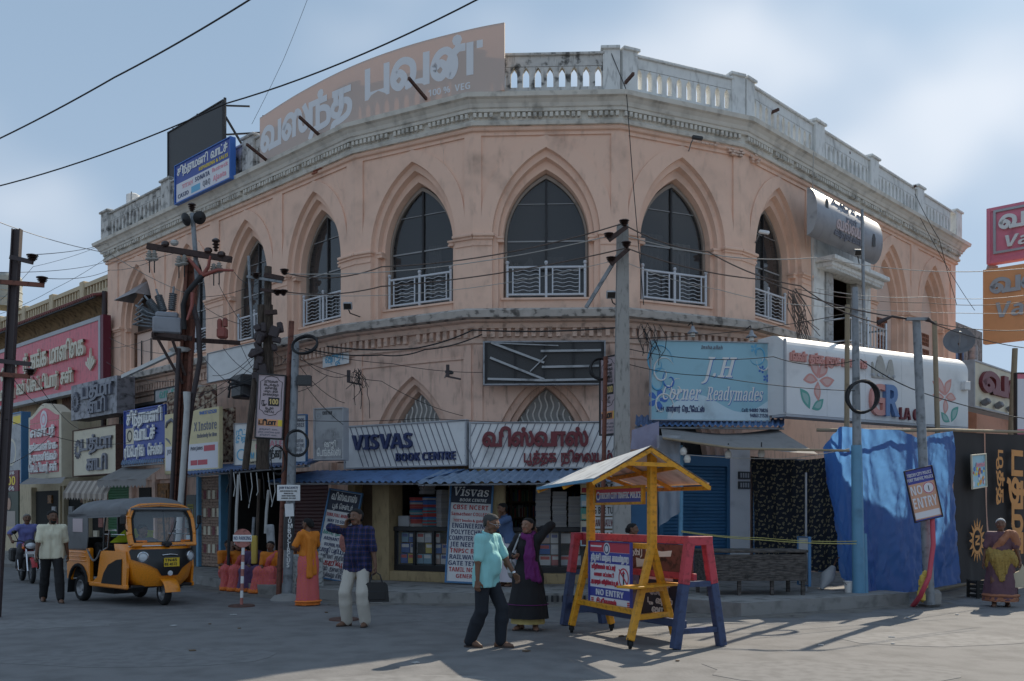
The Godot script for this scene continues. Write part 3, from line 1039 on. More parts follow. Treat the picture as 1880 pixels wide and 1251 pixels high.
func build_building():
	var b:=thing("corner_building","old two-storey salmon pink corner building with pointed arches and a white pierced parapet","building","",at3(Vector3(.7,0,-26)))
	var pink:Material=mats.pink_wall
	for k in 4:
		var c:float=[1.72,4.93,8.2,11.5][k]
		c=FWL.length-c
		var lo:float=.0 if k==3 else FWL.length-[3.33,6.56,9.85,.0][k]
		var hi:float=FWL.length-[.0,3.33,6.56,9.85][k]
		upper_bay(b,FWL,c,lo,hi,"boarded" if k==3 else "glazed")
	upper_bay(b,FL1,FL1.length/2,0,FL1.length)
	upper_bay(b,FC,FC.length/2,0,FC.length)
	upper_bay(b,FR1,FR1.length/2,0,FR1.length)
	upper_bay(b,FWR,1.78,0,3.45)
	upper_bay(b,FWR,8.58,6.9,10.24,"jali")
	upper_bay(b,FWR,11.9,10.24,FWR.length,"jali")
	balcony_bay(b)
	plaster_cracks(b)
	var ring:=outline()
	var mb:=MB.new()
	sweep(mb,ring,[Vector2(0,5.3),Vector2(.05,5.33),Vector2(.06,5.42),Vector2(.06,5.62),Vector2(.16,5.625),Vector2(.18,5.73),Vector2(.3,5.745),Vector2(.34,5.78)],false)
	wpart(mb,"string_course",mats.pink_stained,b)
	sweep(mb,ring,[Vector2(.3,5.783),Vector2(.47,5.80),Vector2(.49,5.94),Vector2(.42,5.99),Vector2(-.4,6.06)],false)
	wpart(mb,"ledge",mats.ledge_stone,b)
	for f in [FL1,FC,FR1]:
		var n0:=int(f.length/.17)
		for i in n0:
			if rng.randf()<.06:continue
			var u:float=(i+.5)*f.length/n0
			fbox(mb,f,u-.048,u+.048,5.43+rng.randf()*.02,5.622,.055,.14+rng.randf()*.015,.006)
			wpart(mb,"tooth_block",mats.pink_stained,b)
	for f in [FWL,FWR]:
		var n0:=int(f.length/.17)
		for i in n0:
			var u:float=(i+.5)*f.length/n0
			fbox(mb,f,u-.048,u+.048,5.43,5.622,.055,.15)
		var t:=wpart(mb,"tooth_band",mats.pink_stained,b)
		t.set_meta("kind","stuff")
	sweep(mb,ring,[Vector2(0,9.84),Vector2(.05,9.86),Vector2(.07,9.9),Vector2(.04,9.94),Vector2(.04,9.95)],false)
	wpart(mb,"frieze_moulding",pink,b)
	sweep(mb,ring,[Vector2(.04,9.95),Vector2(.1,9.955),Vector2(.12,10.02),Vector2(.09,10.06),Vector2(.09,10.2),Vector2(.17,10.21),Vector2(.18,10.27),Vector2(.21,10.29),Vector2(.24,10.36),Vector2(.3,10.43),Vector2(.36,10.46),Vector2(.38,10.55),Vector2(-.3,10.58)],false)
	wpart(mb,"cornice",mats.old_white,b)
	for f in [FWL,FL1,FC,FR1,FWR]:
		var n0:=int(f.length/.115)
		for i in n0:
			if rng.randf()<.05:continue
			var u:float=(i+.5)*f.length/n0
			fbox(mb,f,u-.034,u+.034,10.09+rng.randf()*.015,10.19,.085,.165+rng.randf()*.02)
	var dent:=wpart(mb,"dentil_band",mats.old_white,b)
	dent.set_meta("kind","stuff")
	var clean:Material=mats.white_paint
	var dirty:Material=mats.mouldy_white
	parapet_panel(b,FWL,.35,4.2,false,dirty)
	parapet_panel(b,FWL,4.75,8.9,false,dirty)
	parapet_panel(b,FWL,9.45,FWL.length-.3,false,dirty)
	parapet_panel(b,FL1,.25,FL1.length-.25,true,dirty)
	parapet_panel(b,FC,.25,FC.length-.33,true,dirty)
	parapet_panel(b,FR1,.3,FR1.length-.35,true,clean)
	parapet_panel(b,FWR,.3,3.3,true,clean)
	for k in 3:parapet_panel(b,FWR,3.85+k*3.35,6.65+k*3.35-(.4 if k==2 else .0),false,clean)
	for u in [.0,4.475,9.175]:parapet_pier(b,FWL.at(u+(.16 if u==.0 else .0),0,.03),Basis(FWL.e,Vector3.UP,FWL.n),.55,.3,dirty)
	for q in [[FL1.a,FWL,FL1,dirty],[FC.a,FL1,FC,dirty],[FR1.a,FC,FR1,clean],[FWR.a,FR1,FWR,clean]]:
		for g in [q[1],q[2]]:
			var side:=-1.0 if g==q[1] else 1.0
			var mb2:=MB.new()
			var top:=11.5
			var lo:float=g.length-.36 if side<0 else .0
			fbox(mb2,g,lo,lo+.36,10.56,top,-.12,.14)
			fbox(mb2,g,lo-(.05 if side<0 else .0),lo+.36+(.05 if side>0 else .0),top,top+.07,-.16,.19,.012)
			wpart(mb2,"parapet_pier",q[3],b)
	for u in [3.57,6.92,10.27,FWR.length-.18]:parapet_pier(b,FWR.at(u,0,.03),Basis(FWR.e,Vector3.UP,FWR.n),.5,.3,clean)
	var cop:=[[FWL,.0,FWL.length,dirty],[FL1,.0,FL1.length,dirty],[FC,.0,FC.length-.33,dirty],[FR1,.3,FR1.length-.3,clean],[FWR,.3,FWR.length,clean]]
	for c in cop:
		fbox(mb,c[0],c[1],c[2],11.403,11.46,-.11,.155,.012)
		wpart(mb,"parapet_coping",c[3],b)
	var ro:=PackedVector2Array()
	for p in ring:ro.append(Vector2(p.x,p.z))
	var idx:=Geometry2D.triangulate_polygon(ro)
	for y in [10.5,10.35]:
		for j in range(0,idx.size(),3):mb.tri(Vector3(ro[idx[j]].x,y,ro[idx[j]].y),Vector3(ro[idx[j+1]].x,y,ro[idx[j+1]].y),Vector3(ro[idx[j+2]].x,y,ro[idx[j+2]].y))
	wpart(mb,"roof",mats.old_white,b)
	for q in [[ring[0],ring[1]],[ring[6],ring[7]],[ring[7],ring[0]]]:
		var e:Vector3=(q[1]-q[0]).normalized()
		mb.box((q[0]+q[1])/2+Vector3(0,5.2,0)-Vector3(-e.z,0,e.x)*.16,Vector3(q[0].distance_to(q[1])-.02,10.4,.3),Basis(e,Vector3.UP,Vector3(-e.z,0,e.x)))
	wpart(mb,"side_wall",pink,b)
	for j in range(0,idx.size(),3):mb.tri(Vector3(ro[idx[j]].x,5.9,ro[idx[j]].y),Vector3(ro[idx[j+1]].x,5.9,ro[idx[j+1]].y),Vector3(ro[idx[j+2]].x,5.9,ro[idx[j+2]].y))
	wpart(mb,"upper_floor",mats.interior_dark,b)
	for f in [FL1,FC,FR1]:
		arch_wall(mb,f,f.length/2,0,f.length,2.66,5.34,2.7,[[1.15,4.74,.0],[1.13,4.71,-.1],[1.0,4.57,-.11],[.98,4.54,-.24],[.87,4.43,-.25],[.85,4.4,-.5]])
		wpart(mb,"ground_wall",mats.pink_lower,b)
		arch_fill(mb,f,f.length/2,.849,2.67,2.7,4.4,-.42)
		var w:=wpart(mb,"fanlight",mats["fanlight_grey" if f!=FR1 else "interior_dark"],b)
		if f!=FR1:
			for k in 13:
				var pts:=[]
				var x:=-.78+k*.13
				var e:=arch_edge(.84,2.67,2.7,4.38)
				var top:=4.38
				for i in range(e.size()-1):
					if (e[i].x-x)*(e[i+1].x-x)<=.0 and absf(e[i+1].x-e[i].x)>1e-6:
						top=lerpf(e[i].y,e[i+1].y,(x-e[i].x)/(e[i+1].x-e[i].x))
				var y:=3.0
				while y<top:
					pts.append(f.at(f.length/2+x+sin(y*16.0)*.028,y,-.36))
					y+=.05
				if pts.size()>2:
					mb.tube(pts,.019,5)
					wpart(mb,"grille_bar",mats.grille_white,w)
		for u in [.12,f.length-.12]:fbox(mb,f,u-.1,u+.1,2.66,5.3,-.01,.035,.008)
		fbox(mb,f,.22,f.length-.22,5.0,5.06,-.01,.03,.008)
		wpart(mb,"raised_frame",mats.pink_lower,b)
	for f in [FWL,FWR]:
		fbox(mb,f,.02,f.length-.02,2.9,5.36,-.4,-.005)
		wpart(mb,"ground_wall",mats.pink_lower,b)
	for q in [[FR1,1.7,9.98,.9],[FR1,2.75,9.86,.5],[FWL,12.0,9.99,.35],[FWR,.25,9.9,.45]]:
		for r in 3:
			for i in int(q[3]/.11):
				if rng.randf()<.3:continue
				var u:float=q[1]+i*.115+(.05 if r % 2 else .0)
				fbox(mb,q[0],u,u+.1,q[2]-r*.058,q[2]-r*.058+.046,-.02,.075+rng.randf()*.02,.006)
				wpart(mb,"brick",mats.pink_stained if q[0]!=FWL else mats.bare_brick,b)

func plaster_cracks(b:Node3D):
	for q in [[FL1,2.4,9.95,-1.9,8],[FR1,2.3,9.9,-1.4,7],[FL1,2.6,5.0,-2.0,7],[FWL,12.9,9.7,-1.2,6]]:
		var p:=Vector2(q[1],q[2])
		var dir:float=q[3]
		var mb:=MB.new()
		for i in q[4]:
			var e:=p+Vector2.from_angle(dir)*.09
			var sd:=Vector2.from_angle(dir).orthogonal()*(.002+.003*rng.randf())
			wall_quad(mb,q[0],p.x-sd.x,p.y-sd.y,.004,e.x-sd.x,e.y-sd.y,.004,e.x+sd.x,e.y+sd.y,.004,p.x+sd.x,p.y+sd.y,.004)
			p=e
			dir+=(rng.randf()-.5)*1.1
		wpart(mb,"plaster_crack",mats.pink_stained,b)

func balcony_bay(b:Node3D):
	var f:=FWR
	var wm:Material=mats.white_paint
	var mb:=MB.new()
	fbox(mb,f,3.45,4.05,5.6,9.9,-.4,.06)
	fbox(mb,f,6.35,6.9,5.6,9.9,-.4,.055)
	fbox(mb,f,4.05,6.35,8.05,9.9,-.4,.03)
	wpart(mb,"white_bay_wall",wm,b)
	fbox(mb,f,4.06,6.34,5.6,8.04,-1.0,-.8)
	wpart(mb,"back_wall",mats.mustard_wall,b)
	fbox(mb,f,4.06,4.75,5.9,7.9,-.79,-.76)
	wpart(mb,"doorway",mats.interior_dark,b)
	fbox(mb,f,4.85,5.25,7.05,7.4,-.79,-.77)
	wpart(mb,"notice",mats.sign_red,b)
	for q in [[4.12,4.5],[5.9,6.28]]:
		fbox(mb,f,q[0],q[1],5.95,7.9,-.1,.1,.02)
		wpart(mb,"carved_panel",mats.carved_grey,b)
		for k in 7:
			fbox(mb,f,q[0]+.05,q[1]-.05,6.05+k*.26,6.25+k*.26,.095,.115,.008)
			wpart(mb,"stone_block",mats.carved_grey,b)
	fbox(mb,f,3.5,6.85,8.02,8.14,-.1,.62,.02)
	fbox(mb,f,3.6,6.75,7.9,8.02,-.1,.5,.02)
	wpart(mb,"hood",mats.white_paint,b)
	for i in 34:fbox(mb,f,3.65+i*.091,3.7+i*.091,7.83,7.9,.3,.47)
	var d:=wpart(mb,"hood_teeth",mats.white_paint,b)
	d.set_meta("kind","stuff")
	fbox(mb,f,4.0,6.4,5.62,5.98,-1.3,.75,.02)
	wpart(mb,"balcony_slab",mats.pale_pink,b)
	var rail:=MB.new()
	for y in [6.05,6.62]:
		rail.tube([f.at(4.03,y,.0),f.at(4.03,y,.7),f.at(6.37,y,.7),f.at(6.37,y,.0)],.028,6)
	var r:=wpart(rail,"balcony_railing",mats.steel,b)
	for i in 13:
		var u:=4.03+2.34*i/12.0
		var thick:=i % 6==0
		mb.tube([f.at(u,5.98,.7),f.at(u,6.8 if thick else 6.62,.7)],.035 if thick else .014,6)
		wpart(mb,"post" if thick else "baluster",mats.steel,r)

# --- signs
func more_materials():
	var m:StandardMaterial3D
	m=mat("fascia_pink",Color(.56,.45,.39),.7)
	m.backlight_enabled=true
	m.backlight=Color(.3,.22,.18)
	mat("fascia_letter",Color(.72,.72,.73),.6)
	mat("letter_grey",Color(.42,.43,.45),.5,"stain",.5)
	mat("letter_white",Color(.72,.72,.7),.5)
	mat("letter_cream",Color(.62,.58,.46),.5)
	mat("letter_black",Color(.018,.018,.02),.5)
	mat("letter_navy",Color(.03,.045,.13),.5)
	mat("letter_blue",Color(.05,.16,.5),.5)
	mat("letter_sky",Color(.12,.4,.6),.5)
	mat("letter_red",Color(.45,.03,.04),.5)
	mat("letter_maroon",Color(.16,.022,.03),.5)
	mat("letter_orange",Color(.75,.33,.07),.6)
	mat("letter_yellow",Color(.8,.6,.05),.5)
	mat("letter_gold",Color(.75,.55,.2),.4)
	mat("letter_slate",Color(.16,.165,.2),.45)
	mat("letter_pink",Color(.75,.3,.36),.5)
	mat("letter_green",Color(.1,.34,.28),.5)
	mat("board_white",Color(.74,.74,.73),.55,"stain",.35)
	m=mat("board_grey",Color(.42,.43,.44),.55,"blotch",.4)
	m=mat("board_cream",Color(.66,.6,.46),.6,"stain",.4)
	mat("board_yellow",Color(.7,.6,.34),.55,"stain",.4)
	mat("board_blue",Color(.03,.065,.32),.45,"stain",.4)
	mat("board_dark",Color(.055,.055,.056),.6,"grain",.8)
	mat("board_navy",Color(.012,.018,.04),.5)
	mat("board_maroon",Color(.13,.012,.03),.5)
	mat("board_mauve",Color(.5,.4,.42),.4)
	m=mat("red_panel",Color(.66,.1,.135),.4,"stain",.3)
	streaks(m,"streak",Vector3(.8,.2,.8))
	mat("frame_grey",Color(.4,.41,.43),.5,"stain",.6)
	mat("frame_blue",Color(.08,.22,.42),.5,"grain",.6)
	mat("zinc",Color(.32,.33,.35),.45,"blotch",.6,.35)
	m=mat("steel_plate",Color(.3,.3,.33),.45,"grime",.5,.4)
	mat("rust_iron",Color(.11,.055,.042),.85,"blotch",1.2)
	m=mat("rusty_tin",Color(.5,.45,.4),.8,"rust",.7)
	mat("orange_panel",Color(.82,.37,.16),.5,"stain",.3)
	mat("pink_panel",Color(.72,.2,.27),.45,"stain",.4)
	mat("violet_print",Color(.05,.06,.3),.45)
	mat("print_white",Color(.68,.67,.7),.45)
	mat("print_red",Color(.5,.04,.07),.45)
	mat("tile_red",Color(.24,.085,.075),.85,"blotch",.8)
	m=mat("cream_wall",Color(.6,.5,.34),.88,"stain",.3)
	streaks(m,"streak",Vector3(.7,.15,.7))
	mat("ochre_wall",Color(.3,.2,.1),.9,"grime",.5)
	mat("blue_tin",Color(.11,.2,.38),.5,"blotch",.5)
	mat("faded_tin",Color(.22,.3,.42),.5,"blotch",.5)
	mat("plastic_black",Color(.02,.02,.022),.45)
	shop_materials()

# A flat board in a facet's plane. Its own axes: origin at the lower middle of its face, x along, y up, z towards the street.
func board(called:String,label:String,cat:String,f:Facet,w:float,px0:float,px1:float,py_top:float,py_bot:float,thick:float,face:Material,frame:Material=null,fw:=.05,roll:=.0,lean:=.0)->Array:
	var a:=f.hit(px0,w)
	var b:=f.hit(px1,w)
	var yt:=EYE+(945.0-py_top)*a.y/F
	var yb:=EYE+(945.0-py_bot)*a.y/F
	var W:=absf(b.x-a.x)
	var Hh:=yt-yb
	var t:=f.frame((a.x+b.x)/2,yb,w)
	t.basis=t.basis*Basis(Vector3(0,0,1),roll)*Basis(Vector3(1,0,0),lean)
	return [board_at(called,label,cat,t,W,Hh,thick,face,frame,fw),W,Hh]

func board_at(called:String,label:String,cat:String,t:Transform3D,W:float,Hh:float,thick:float,face:Material,frame:Material=null,fw:=.05)->Node3D:
	var o:=thing(called,label,cat,"",t)
	var mb:=MB.new()
	mb.box(Vector3(0,Hh/2,-thick/2),Vector3(W-(fw*.5 if frame else .0),Hh-(fw*.5 if frame else .0),thick),Basis.IDENTITY,.006)
	part(mb,"panel",face,o)
	if frame:
		for s in [-1.0,1.0]:
			mb.box(Vector3(s*(W/2-fw/2),Hh/2,-thick/2+.015),Vector3(fw,Hh,thick+.03),Basis.IDENTITY,.006)
			mb.box(Vector3(0,Hh/2+s*(Hh/2-fw/2),-thick/2+.015),Vector3(W-2*fw,fw,thick+.026),Basis.IDENTITY,.006)
		part(mb,"frame",frame,o)
	return o

func L(b:Array,text:String,x:float,y:float,h:float,m:String,opt:={}):
	if opt.has("fit"):opt.fit=opt.fit*b[1]
	line(b[0],text,(x-.5)*b[1],y*b[2],opt.get("z",.002),h*b[2],mats[m],opt)

func patch(b:Array,x0:float,y0:float,x1:float,y1:float,m:String,called:="colour_field",z:=.003,ch:=.0):
	var mb:=MB.new()
	mb.box(Vector3(((x0+x1)/2-.5)*b[1],(y0+y1)/2*b[2],z/2+.0005),Vector3((x1-x0)*b[1],(y1-y0)*b[2],z))
	return part(mb,called,mats[m],b[0])

func disc(b:Array,x:float,y:float,r:float,m:String,called:="emblem",z:=.004,ring:=.0,seg:=24):
	var mb:=MB.new()
	var c:=Vector3((x-.5)*b[1],y*b[2],.001)
	if ring>.0:
		for k in seg:
			var a:=TAU*k/seg
			var e:=TAU*(k+1)/seg
			var o0:=c+Vector3(cos(a),sin(a),0)*r+Vector3(0,0,z)
			var o1:=c+Vector3(cos(e),sin(e),0)*r+Vector3(0,0,z)
			var i0:=c+Vector3(cos(a),sin(a),0)*(r-ring)+Vector3(0,0,z)
			var i1:=c+Vector3(cos(e),sin(e),0)*(r-ring)+Vector3(0,0,z)
			mb.quad(i0,o0,o1,i1)
	else:
		var pl:=PackedVector2Array()
		for k in seg:pl.append(Vector2(c.x,c.y)+Vector2.from_angle(TAU*k/seg)*r)
		mb.prism(pl,z,at3(Vector3(0,0,.0008)),false)
	return part(mb,called,mats[m],b[0])

func sunburst(b:Array,x:float,y:float,r0:float,r1:float,n0:int,m:String,called:="sun_emblem",z:=.012,ring:=.0):
	var mb:=MB.new()
	var c:=Vector2((x-.5)*b[1],y*b[2])
	for k in n0:
		var a:=TAU*k/n0
		var pl:=PackedVector2Array([c+Vector2.from_angle(a-.8*PI/n0)*r0,c+Vector2.from_angle(a+.8*PI/n0)*r0,c+Vector2.from_angle(a+.5*PI/n0)*r1])
		mb.prism(pl,z,at3(Vector3(0,0,.001)),false)
	part(mb,called,mats[m],b[0])
	disc(b,x,y,r0*.9,m,called,z*.8,ring)

func small_print(b:Array,x0:float,x1:float,y0:float,y1:float,rows:int,m:String,words:=["வஸந்த மாளிகை","பத்மா காபி நகர்","தங்க நகை கடை","சன் புத்தக நிலை"],fill:=.55):
	var hh:float=(y1-y0)*b[2]/rows
	for i in rows:
		var text:String=words[i % words.size()]
		var wide:=(x1-x0)*(.75+.25*fmod(i*.37+.4,1.0))
		line(b[0],text,((x0+x1)/2-.5)*b[1],y1*b[2]-hh*(i+.82),.002,hh*fill,mats[m],{"fit":wide*b[1],"centre":true,"depth":.002,"pen":.22})

func build_roof_signs():
	var ctl:=[Vector3(-6.4,0,-24.97),Vector3(-5.1,0,-23.62),Vector3(-3.67,0,-22.38),Vector3(-2.3,0,-21.5),Vector3(-.94,0,-20.88),Vector3(-.16,0,-20.62)]
	var path:=[]
	for i in ctl.size()-1:
		for k in 8:path.append(ctl[i].cubic_interpolate(ctl[i+1],ctl[maxi(i-1,0)],ctl[mini(i+2,ctl.size()-1)],k/8.0))
	path.append(ctl[-1])
	var run:=[.0]
	for i in range(1,path.size()):run.append(run[-1]+path[i].distance_to(path[i-1]))
	var total:float=run[-1]
	var bend:=func(p:Vector3)->Vector3:
		var s:=clampf(p.x,.0,total-.001)
		var i:=0
		while i<path.size()-2 and run[i+1]<s:i+=1
		var e:Vector3=(path[i+1]-path[i]).normalized()
		return path[i]+e*(s-run[i])+Vector3(-e.z,0,e.x)*p.z+Vector3(0,p.y+10.56+(total-p.x)/total*-.05,0)
	var o:=thing("roof_fascia_sign","long curved faded pink fascia sign with big Tamil letters standing on the cornice","sign","",at3(Vector3(-2.9,10.56,-22.3)))
	var mb:=MB.new()
	var top0:=1.26
	var rows_f:=[[],[]]
	for i in path.size():
		var top:float=1.22+.2*run[i]/total
		rows_f[0].append((bend as Callable).call(Vector3(run[i],.0,0)))
		rows_f[1].append((bend as Callable).call(Vector3(run[i],top,0)))
	mb.grid(rows_f)
	var back:=MB.new()
	var rows_b:=[[],[]]
	for i in path.size():
		var top:float=1.22+.2*run[i]/total
		rows_b[0].append((bend as Callable).call(Vector3(run[i],.0,-.05)))
		rows_b[1].append((bend as Callable).call(Vector3(run[i],top,-.05)))
	for i in path.size()-1:
		mb.quad(rows_f[1][i],rows_f[1][i+1],rows_b[1][i+1],rows_b[1][i])
		mb.quad(rows_b[0][i],rows_b[0][i+1],rows_f[0][i+1],rows_f[0][i])
	for i in [0,path.size()-1]:mb.quad(rows_f[0][i],rows_b[0][i],rows_b[1][i],rows_f[1][i])
	wpart(mb,"panel",mats.fascia_pink,o)
	var word:=[["வஸந்த",.1,.34,.5,3.75],["பவன்",4.3,.5,.55,2.95]]
	for q in word:
		pen_text(mb,q[0],q[3],.3,.002,q[4]/pen_width(q[0],q[3]))
		for i in mb.v.size():
			mb.v[i]=(bend as Callable).call(mb.v[i]+Vector3(q[1],q[2],.0))
		for i in range(0,mb.v.size(),3):
			var nn:=(mb.v[i+2]-mb.v[i]).cross(mb.v[i+1]-mb.v[i]).normalized()
			for k in 3:mb.n[i+k]=nn
		wpart(mb,"lettering",mats.fascia_letter,o)
	type_text(mb,"100 %  VEG",.14,.006,"Droid Sans",1.0)
	for i in mb.v.size():
		mb.v[i]=(bend as Callable).call(mb.v[i]+Vector3(5.95,.14,.0))
		mb.n[i]=Vector3(-.35,0,.93)
	wpart(mb,"lettering",mats.fascia_letter,o)
	for q in [[.35,.05],[2.65,.05],[5.9,.1]]:
		var p:Vector3=(bend as Callable).call(Vector3(q[0],q[1],.0))
		mb.bar(p,p+Vector3(-.3,.12,.75),.05,.06)
		var br:=single(mb,"steel_bracket",mats.rust_iron,["rusty steel bracket sticking out under the fascia sign's faded end","rusty steel bracket sticking out below the middle of the fascia sign","rusty steel bracket beside the small lettering on the fascia sign"][[.35,2.65,5.9].find(q[0])],"bracket","steel brackets along the cornice")
	for q in [[1152,162,21.0,.06,"rusty steel bracket on the cornice at the white corner pier"],[1385,215,23.3,.5,"rusty steel bracket over the second arch of the street wing"],[1520,292,26.5,.5,"rusty steel bracket over the hanging drum sign"],[1640,350,29.5,.6,"rusty steel bracket over the walled-up arches"]]:
		var p:=P(q[0],q[1],q[2])
		mb.bar(p+Vector3(-.35,-.02,-.7),p+Vector3(q[3],.06,.6-q[3]*.6),.05,.06)
		single(mb,"steel_bracket",mats.rust_iron,q[4],"bracket","steel brackets along the cornice")
	var f:=FWL
	var b:=board("roof_hoarding","tall dark blank hoarding on steel struts above the watch shop sign","billboard",f,-.3,308,410,243,372,.06,mats.board_dark,mats.black_iron,.04)
	for s in [-.45,.0,.47]:
		mb.bar(Vector3(s*b[1],0,-.1),Vector3(s*b[1],b[2]+.1,-.1),.06,.06)
		mb.bar(Vector3(s*b[1],b[2]*.8,-.12),Vector3(s*b[1]+.2,.0,-1.3),.05,.05)
		part(mb,"strut",mats.black_iron,b[0])
	mb.bar(Vector3(.5*b[1],b[2]*.93,-.1),Vector3(.5*b[1]+.55,b[2]*.9,-.5),.04,.04)
	mb.bar(Vector3(.5*b[1],b[2]*.55,-.1),Vector3(.5*b[1]+1.1,b[2]*.5,-.6),.04,.04)
	mb.bar(Vector3(.5*b[1]+1.1,b[2]*.72,-.6),Vector3(.5*b[1]+1.1,.1,-.6),.04,.04)
	part(mb,"side_frame",mats.black_iron,b[0])
	b=board("watch_shop_sign","blue and white watch repair sign hanging over the mouldy parapet","sign",f,.45,321,424,305,377,.14,mats.board_blue,mats.letter_blue,.03)
	patch(b,.03,.05,.97,.5,"print_white")
	L(b,"சிந்தாமணி வாட்ச்",.05,.72,.14,"letter_white",{"fit":.9,"pen":.26})
	L(b,"REPAIRING & SALES",.45,.56,.085,"letter_yellow",{"fit":.5,"bold":1.6})
	L(b,"TITAN",.14,.33,.09,"letter_pink",{"z":.005,"face": "Droid Serif","fit":.2})
	L(b,"SONATA",.38,.335,.11,"letter_navy",{"z":.005,"bold":1.8,"fit":.26})
	L(b,"fastrack",.68,.36,.09,"letter_pink",{"z":.005,"fit":.27})
	L(b,"CASIO",.06,.12,.1,"letter_navy",{"z":.005,"bold":2.0,"fit":.2})
	patch(b,.31,.1,.47,.26,"letter_sky","logo_field",.006)
	L(b,"Q&Q",.52,.13,.13,"letter_slate",{"z":.005,"fit":.13})
	L(b,"Ajanta",.7,.14,.12,"letter_pink",{"z":.005,"fit":.22})

func build_wing_signs():
	var f:=FWL
	var b:=board("jewellery_shop_sign","huge red shop sign with raised cream Tamil letters in a grey frame, left house","sign",f,.35,-60,184.6,664,766,.25,mats.red_panel,mats.frame_grey,.14)
	var red:Array=b
	var x1:float=b[1]/2
	for q in [["ர் தங்க மாளிகை",1.15,1.25,.42,5.6],["என்.ஆ",7.2,1.1,.42,2.0],["கம் செட்டியார் சன்",2.1,.42,.33,5.4],["ந.ராமலிங்",7.8,.35,.33,2.6]]:
		line(b[0],q[0],x1-q[1]-q[4],q[2],.002,q[3],mats.letter_cream,{"fit":q[4],"pen":.24,"depth":.09})
	var mb:=MB.new()
	for k in 5:
		var a:=PI/2+(k-2)*.42
		mb.prism(PackedVector2Array([Vector2(0,0),Vector2.from_angle(a-.16)*.42,Vector2.from_angle(a)*(.75 if k==2 else .5),Vector2.from_angle(a+.16)*.42]),.06,at3(Vector3(x1-.72,.62,.002)),false)
	part(mb,"lotus_emblem",mats.letter_cream,b[0])
	mb.box(Vector3(x1+.14,b[2]/2,-.1),Vector3(.2,b[2],.25))
	part(mb,"end_strip",mats.board_maroon,b[0])
	b=board("steel_coffee_sign","grey weathered steel coffee shop sign with raised dull letters, upper of two","sign",f,1.25,130,214,709,773,.55,mats.steel_plate)
	L(b,"பத்மா",.3,.56,.27,"letter_slate",{"fit":.65,"pen":.26,"depth":.07})
	L(b,"காபி",.42,.13,.25,"letter_slate",{"fit":.4,"pen":.26,"depth":.07})
	sunburst(b,.13,.5,.2,.32,16,"letter_slate","flower_emblem",.05,.05)
	b=board("cream_coffee_sign","cream coffee shop sign with grey raised letters and sunflower, below the steel sign","sign",f,1.1,134,214,791,876,.3,mats.board_cream,mats.rust_iron,.03)
	L(b,"பத்மா",.24,.56,.2,"letter_slate",{"fit":.7,"pen":.24,"depth":.06})
	L(b,"காபி",.36,.13,.2,"letter_slate",{"fit":.46,"pen":.24,"depth":.06})
	sunburst(b,.13,.58,.18,.31,16,"letter_slate","flower_emblem",.04,.05)
	b=board("gabled_red_sign","red shop sign under a curved cream gable with a round crest","sign",f,1.15,52,112,778,881,.55,mats.board_cream)
	patch(b,.05,.1,.93,.97,"red_panel","red_field",.012)
	var pl:=PackedVector2Array([Vector2(-.5,0),Vector2(.5,0)])
	for i in 25:
		var x:=.5-i/24.0
		pl.append(Vector2(x,.1+.2*(.5+.5*cos(x*TAU))))
	for i in pl.size():pl[i]=Vector2(pl[i].x*b[1],pl[i].y*b[2]+b[2])
	mb.prism(pl,.5,at3(Vector3(0,0,-.5)))
	part(mb,"gable",mats.board_cream,b[0])
	for i in pl.size():pl[i]=Vector2(pl[i].x*.88,(pl[i].y-b[2])*.78+b[2]-.04)
	mb.prism(pl,.012,at3(Vector3(0,0,.002)),false)
	part(mb,"red_gable_field",mats.red_panel,b[0])
	disc(b,.5,1.02,.3,"print_white","crest",.03)
	disc(b,.5,1.02,.2,"letter_pink","crest",.034,.06)
	for q in [["என்.ஆர்",.74,.11,.74],["தங்கமாளிகை",.5,.09,.84],["ந.ராமலிங்கம்",.32,.09,.82],["செட்டியார் சன்",.13,.1,.86]]:
		L(b,q[0],.5,q[1],q[2],"letter_white",{"fit":q[3],"pen":.28,"depth":.06,"centre":true,"z":.014})
	b=board("footwear_sign","grey lit shop sign with a pale crescent and small yellow panel beside the steel pole","sign",f,.9,8,40,762,890,.3,mats.board_grey,mats.frame_blue,.05)
	patch(b,.5,.84,.92,.95,"letter_yellow","yellow_panel")
	L(b,"SWEAR",.08,.07,.1,"letter_white",{"fit":.8,"bold":1.5})
	disc(b,.4,.45,.5,"letter_cream","crescent",.004,.1)
	b=board("price_hoarding","maroon poster board reading 1500 in yellow, on the pavement","sign",f,2.2,-30,33,869,905,.05,mats.board_maroon)
	L(b,"1500",.5,.3,.42,"letter_yellow",{"fit":.42,"bold":1.6})
	L(b,"அதிரடி சலுகை",.3,.82,.12,"letter_white",{"fit":.6})
	L(b,"வாங்குவதற்கு",.3,.1,.12,"letter_white",{"fit":.6})
	b=board("portrait_poster","dark green poster of a woman in pale clothes under the price board","poster",f,2.2,-30,33,905,966,.05,mats.poster_green)
	for q in [[.78,.62,.2,.3,"hair"],]:
		disc(b,.72,.66,.3,"letter_black","printed_hair",.004)
		disc(b,.74,.64,.2,"skin_print","printed_face",.007)
		patch(b,.6,.0,.92,.44,"print_cloth","printed_dress",.005)
	b=board("blue_watch_board","blue board with raised white Tamil letters and a watch picture above the tin awning","sign",f,1.2,228,304,755,848,.12,mats.board_blue,mats.board_blue,.04)
	L(b,"சிந்தாமணி",.1,.72,.17,"letter_white",{"fit":.84,"pen":.24,"depth":.05})
	L(b,"வாட்ச்",.28,.4,.17,"letter_white",{"fit":.52,"pen":.24,"depth":.05})
	L(b,"ரிப்பேரிங் & சேல்ஸ்",.04,.09,.14,"letter_white",{"fit":.92,"pen":.24,"depth":.05})
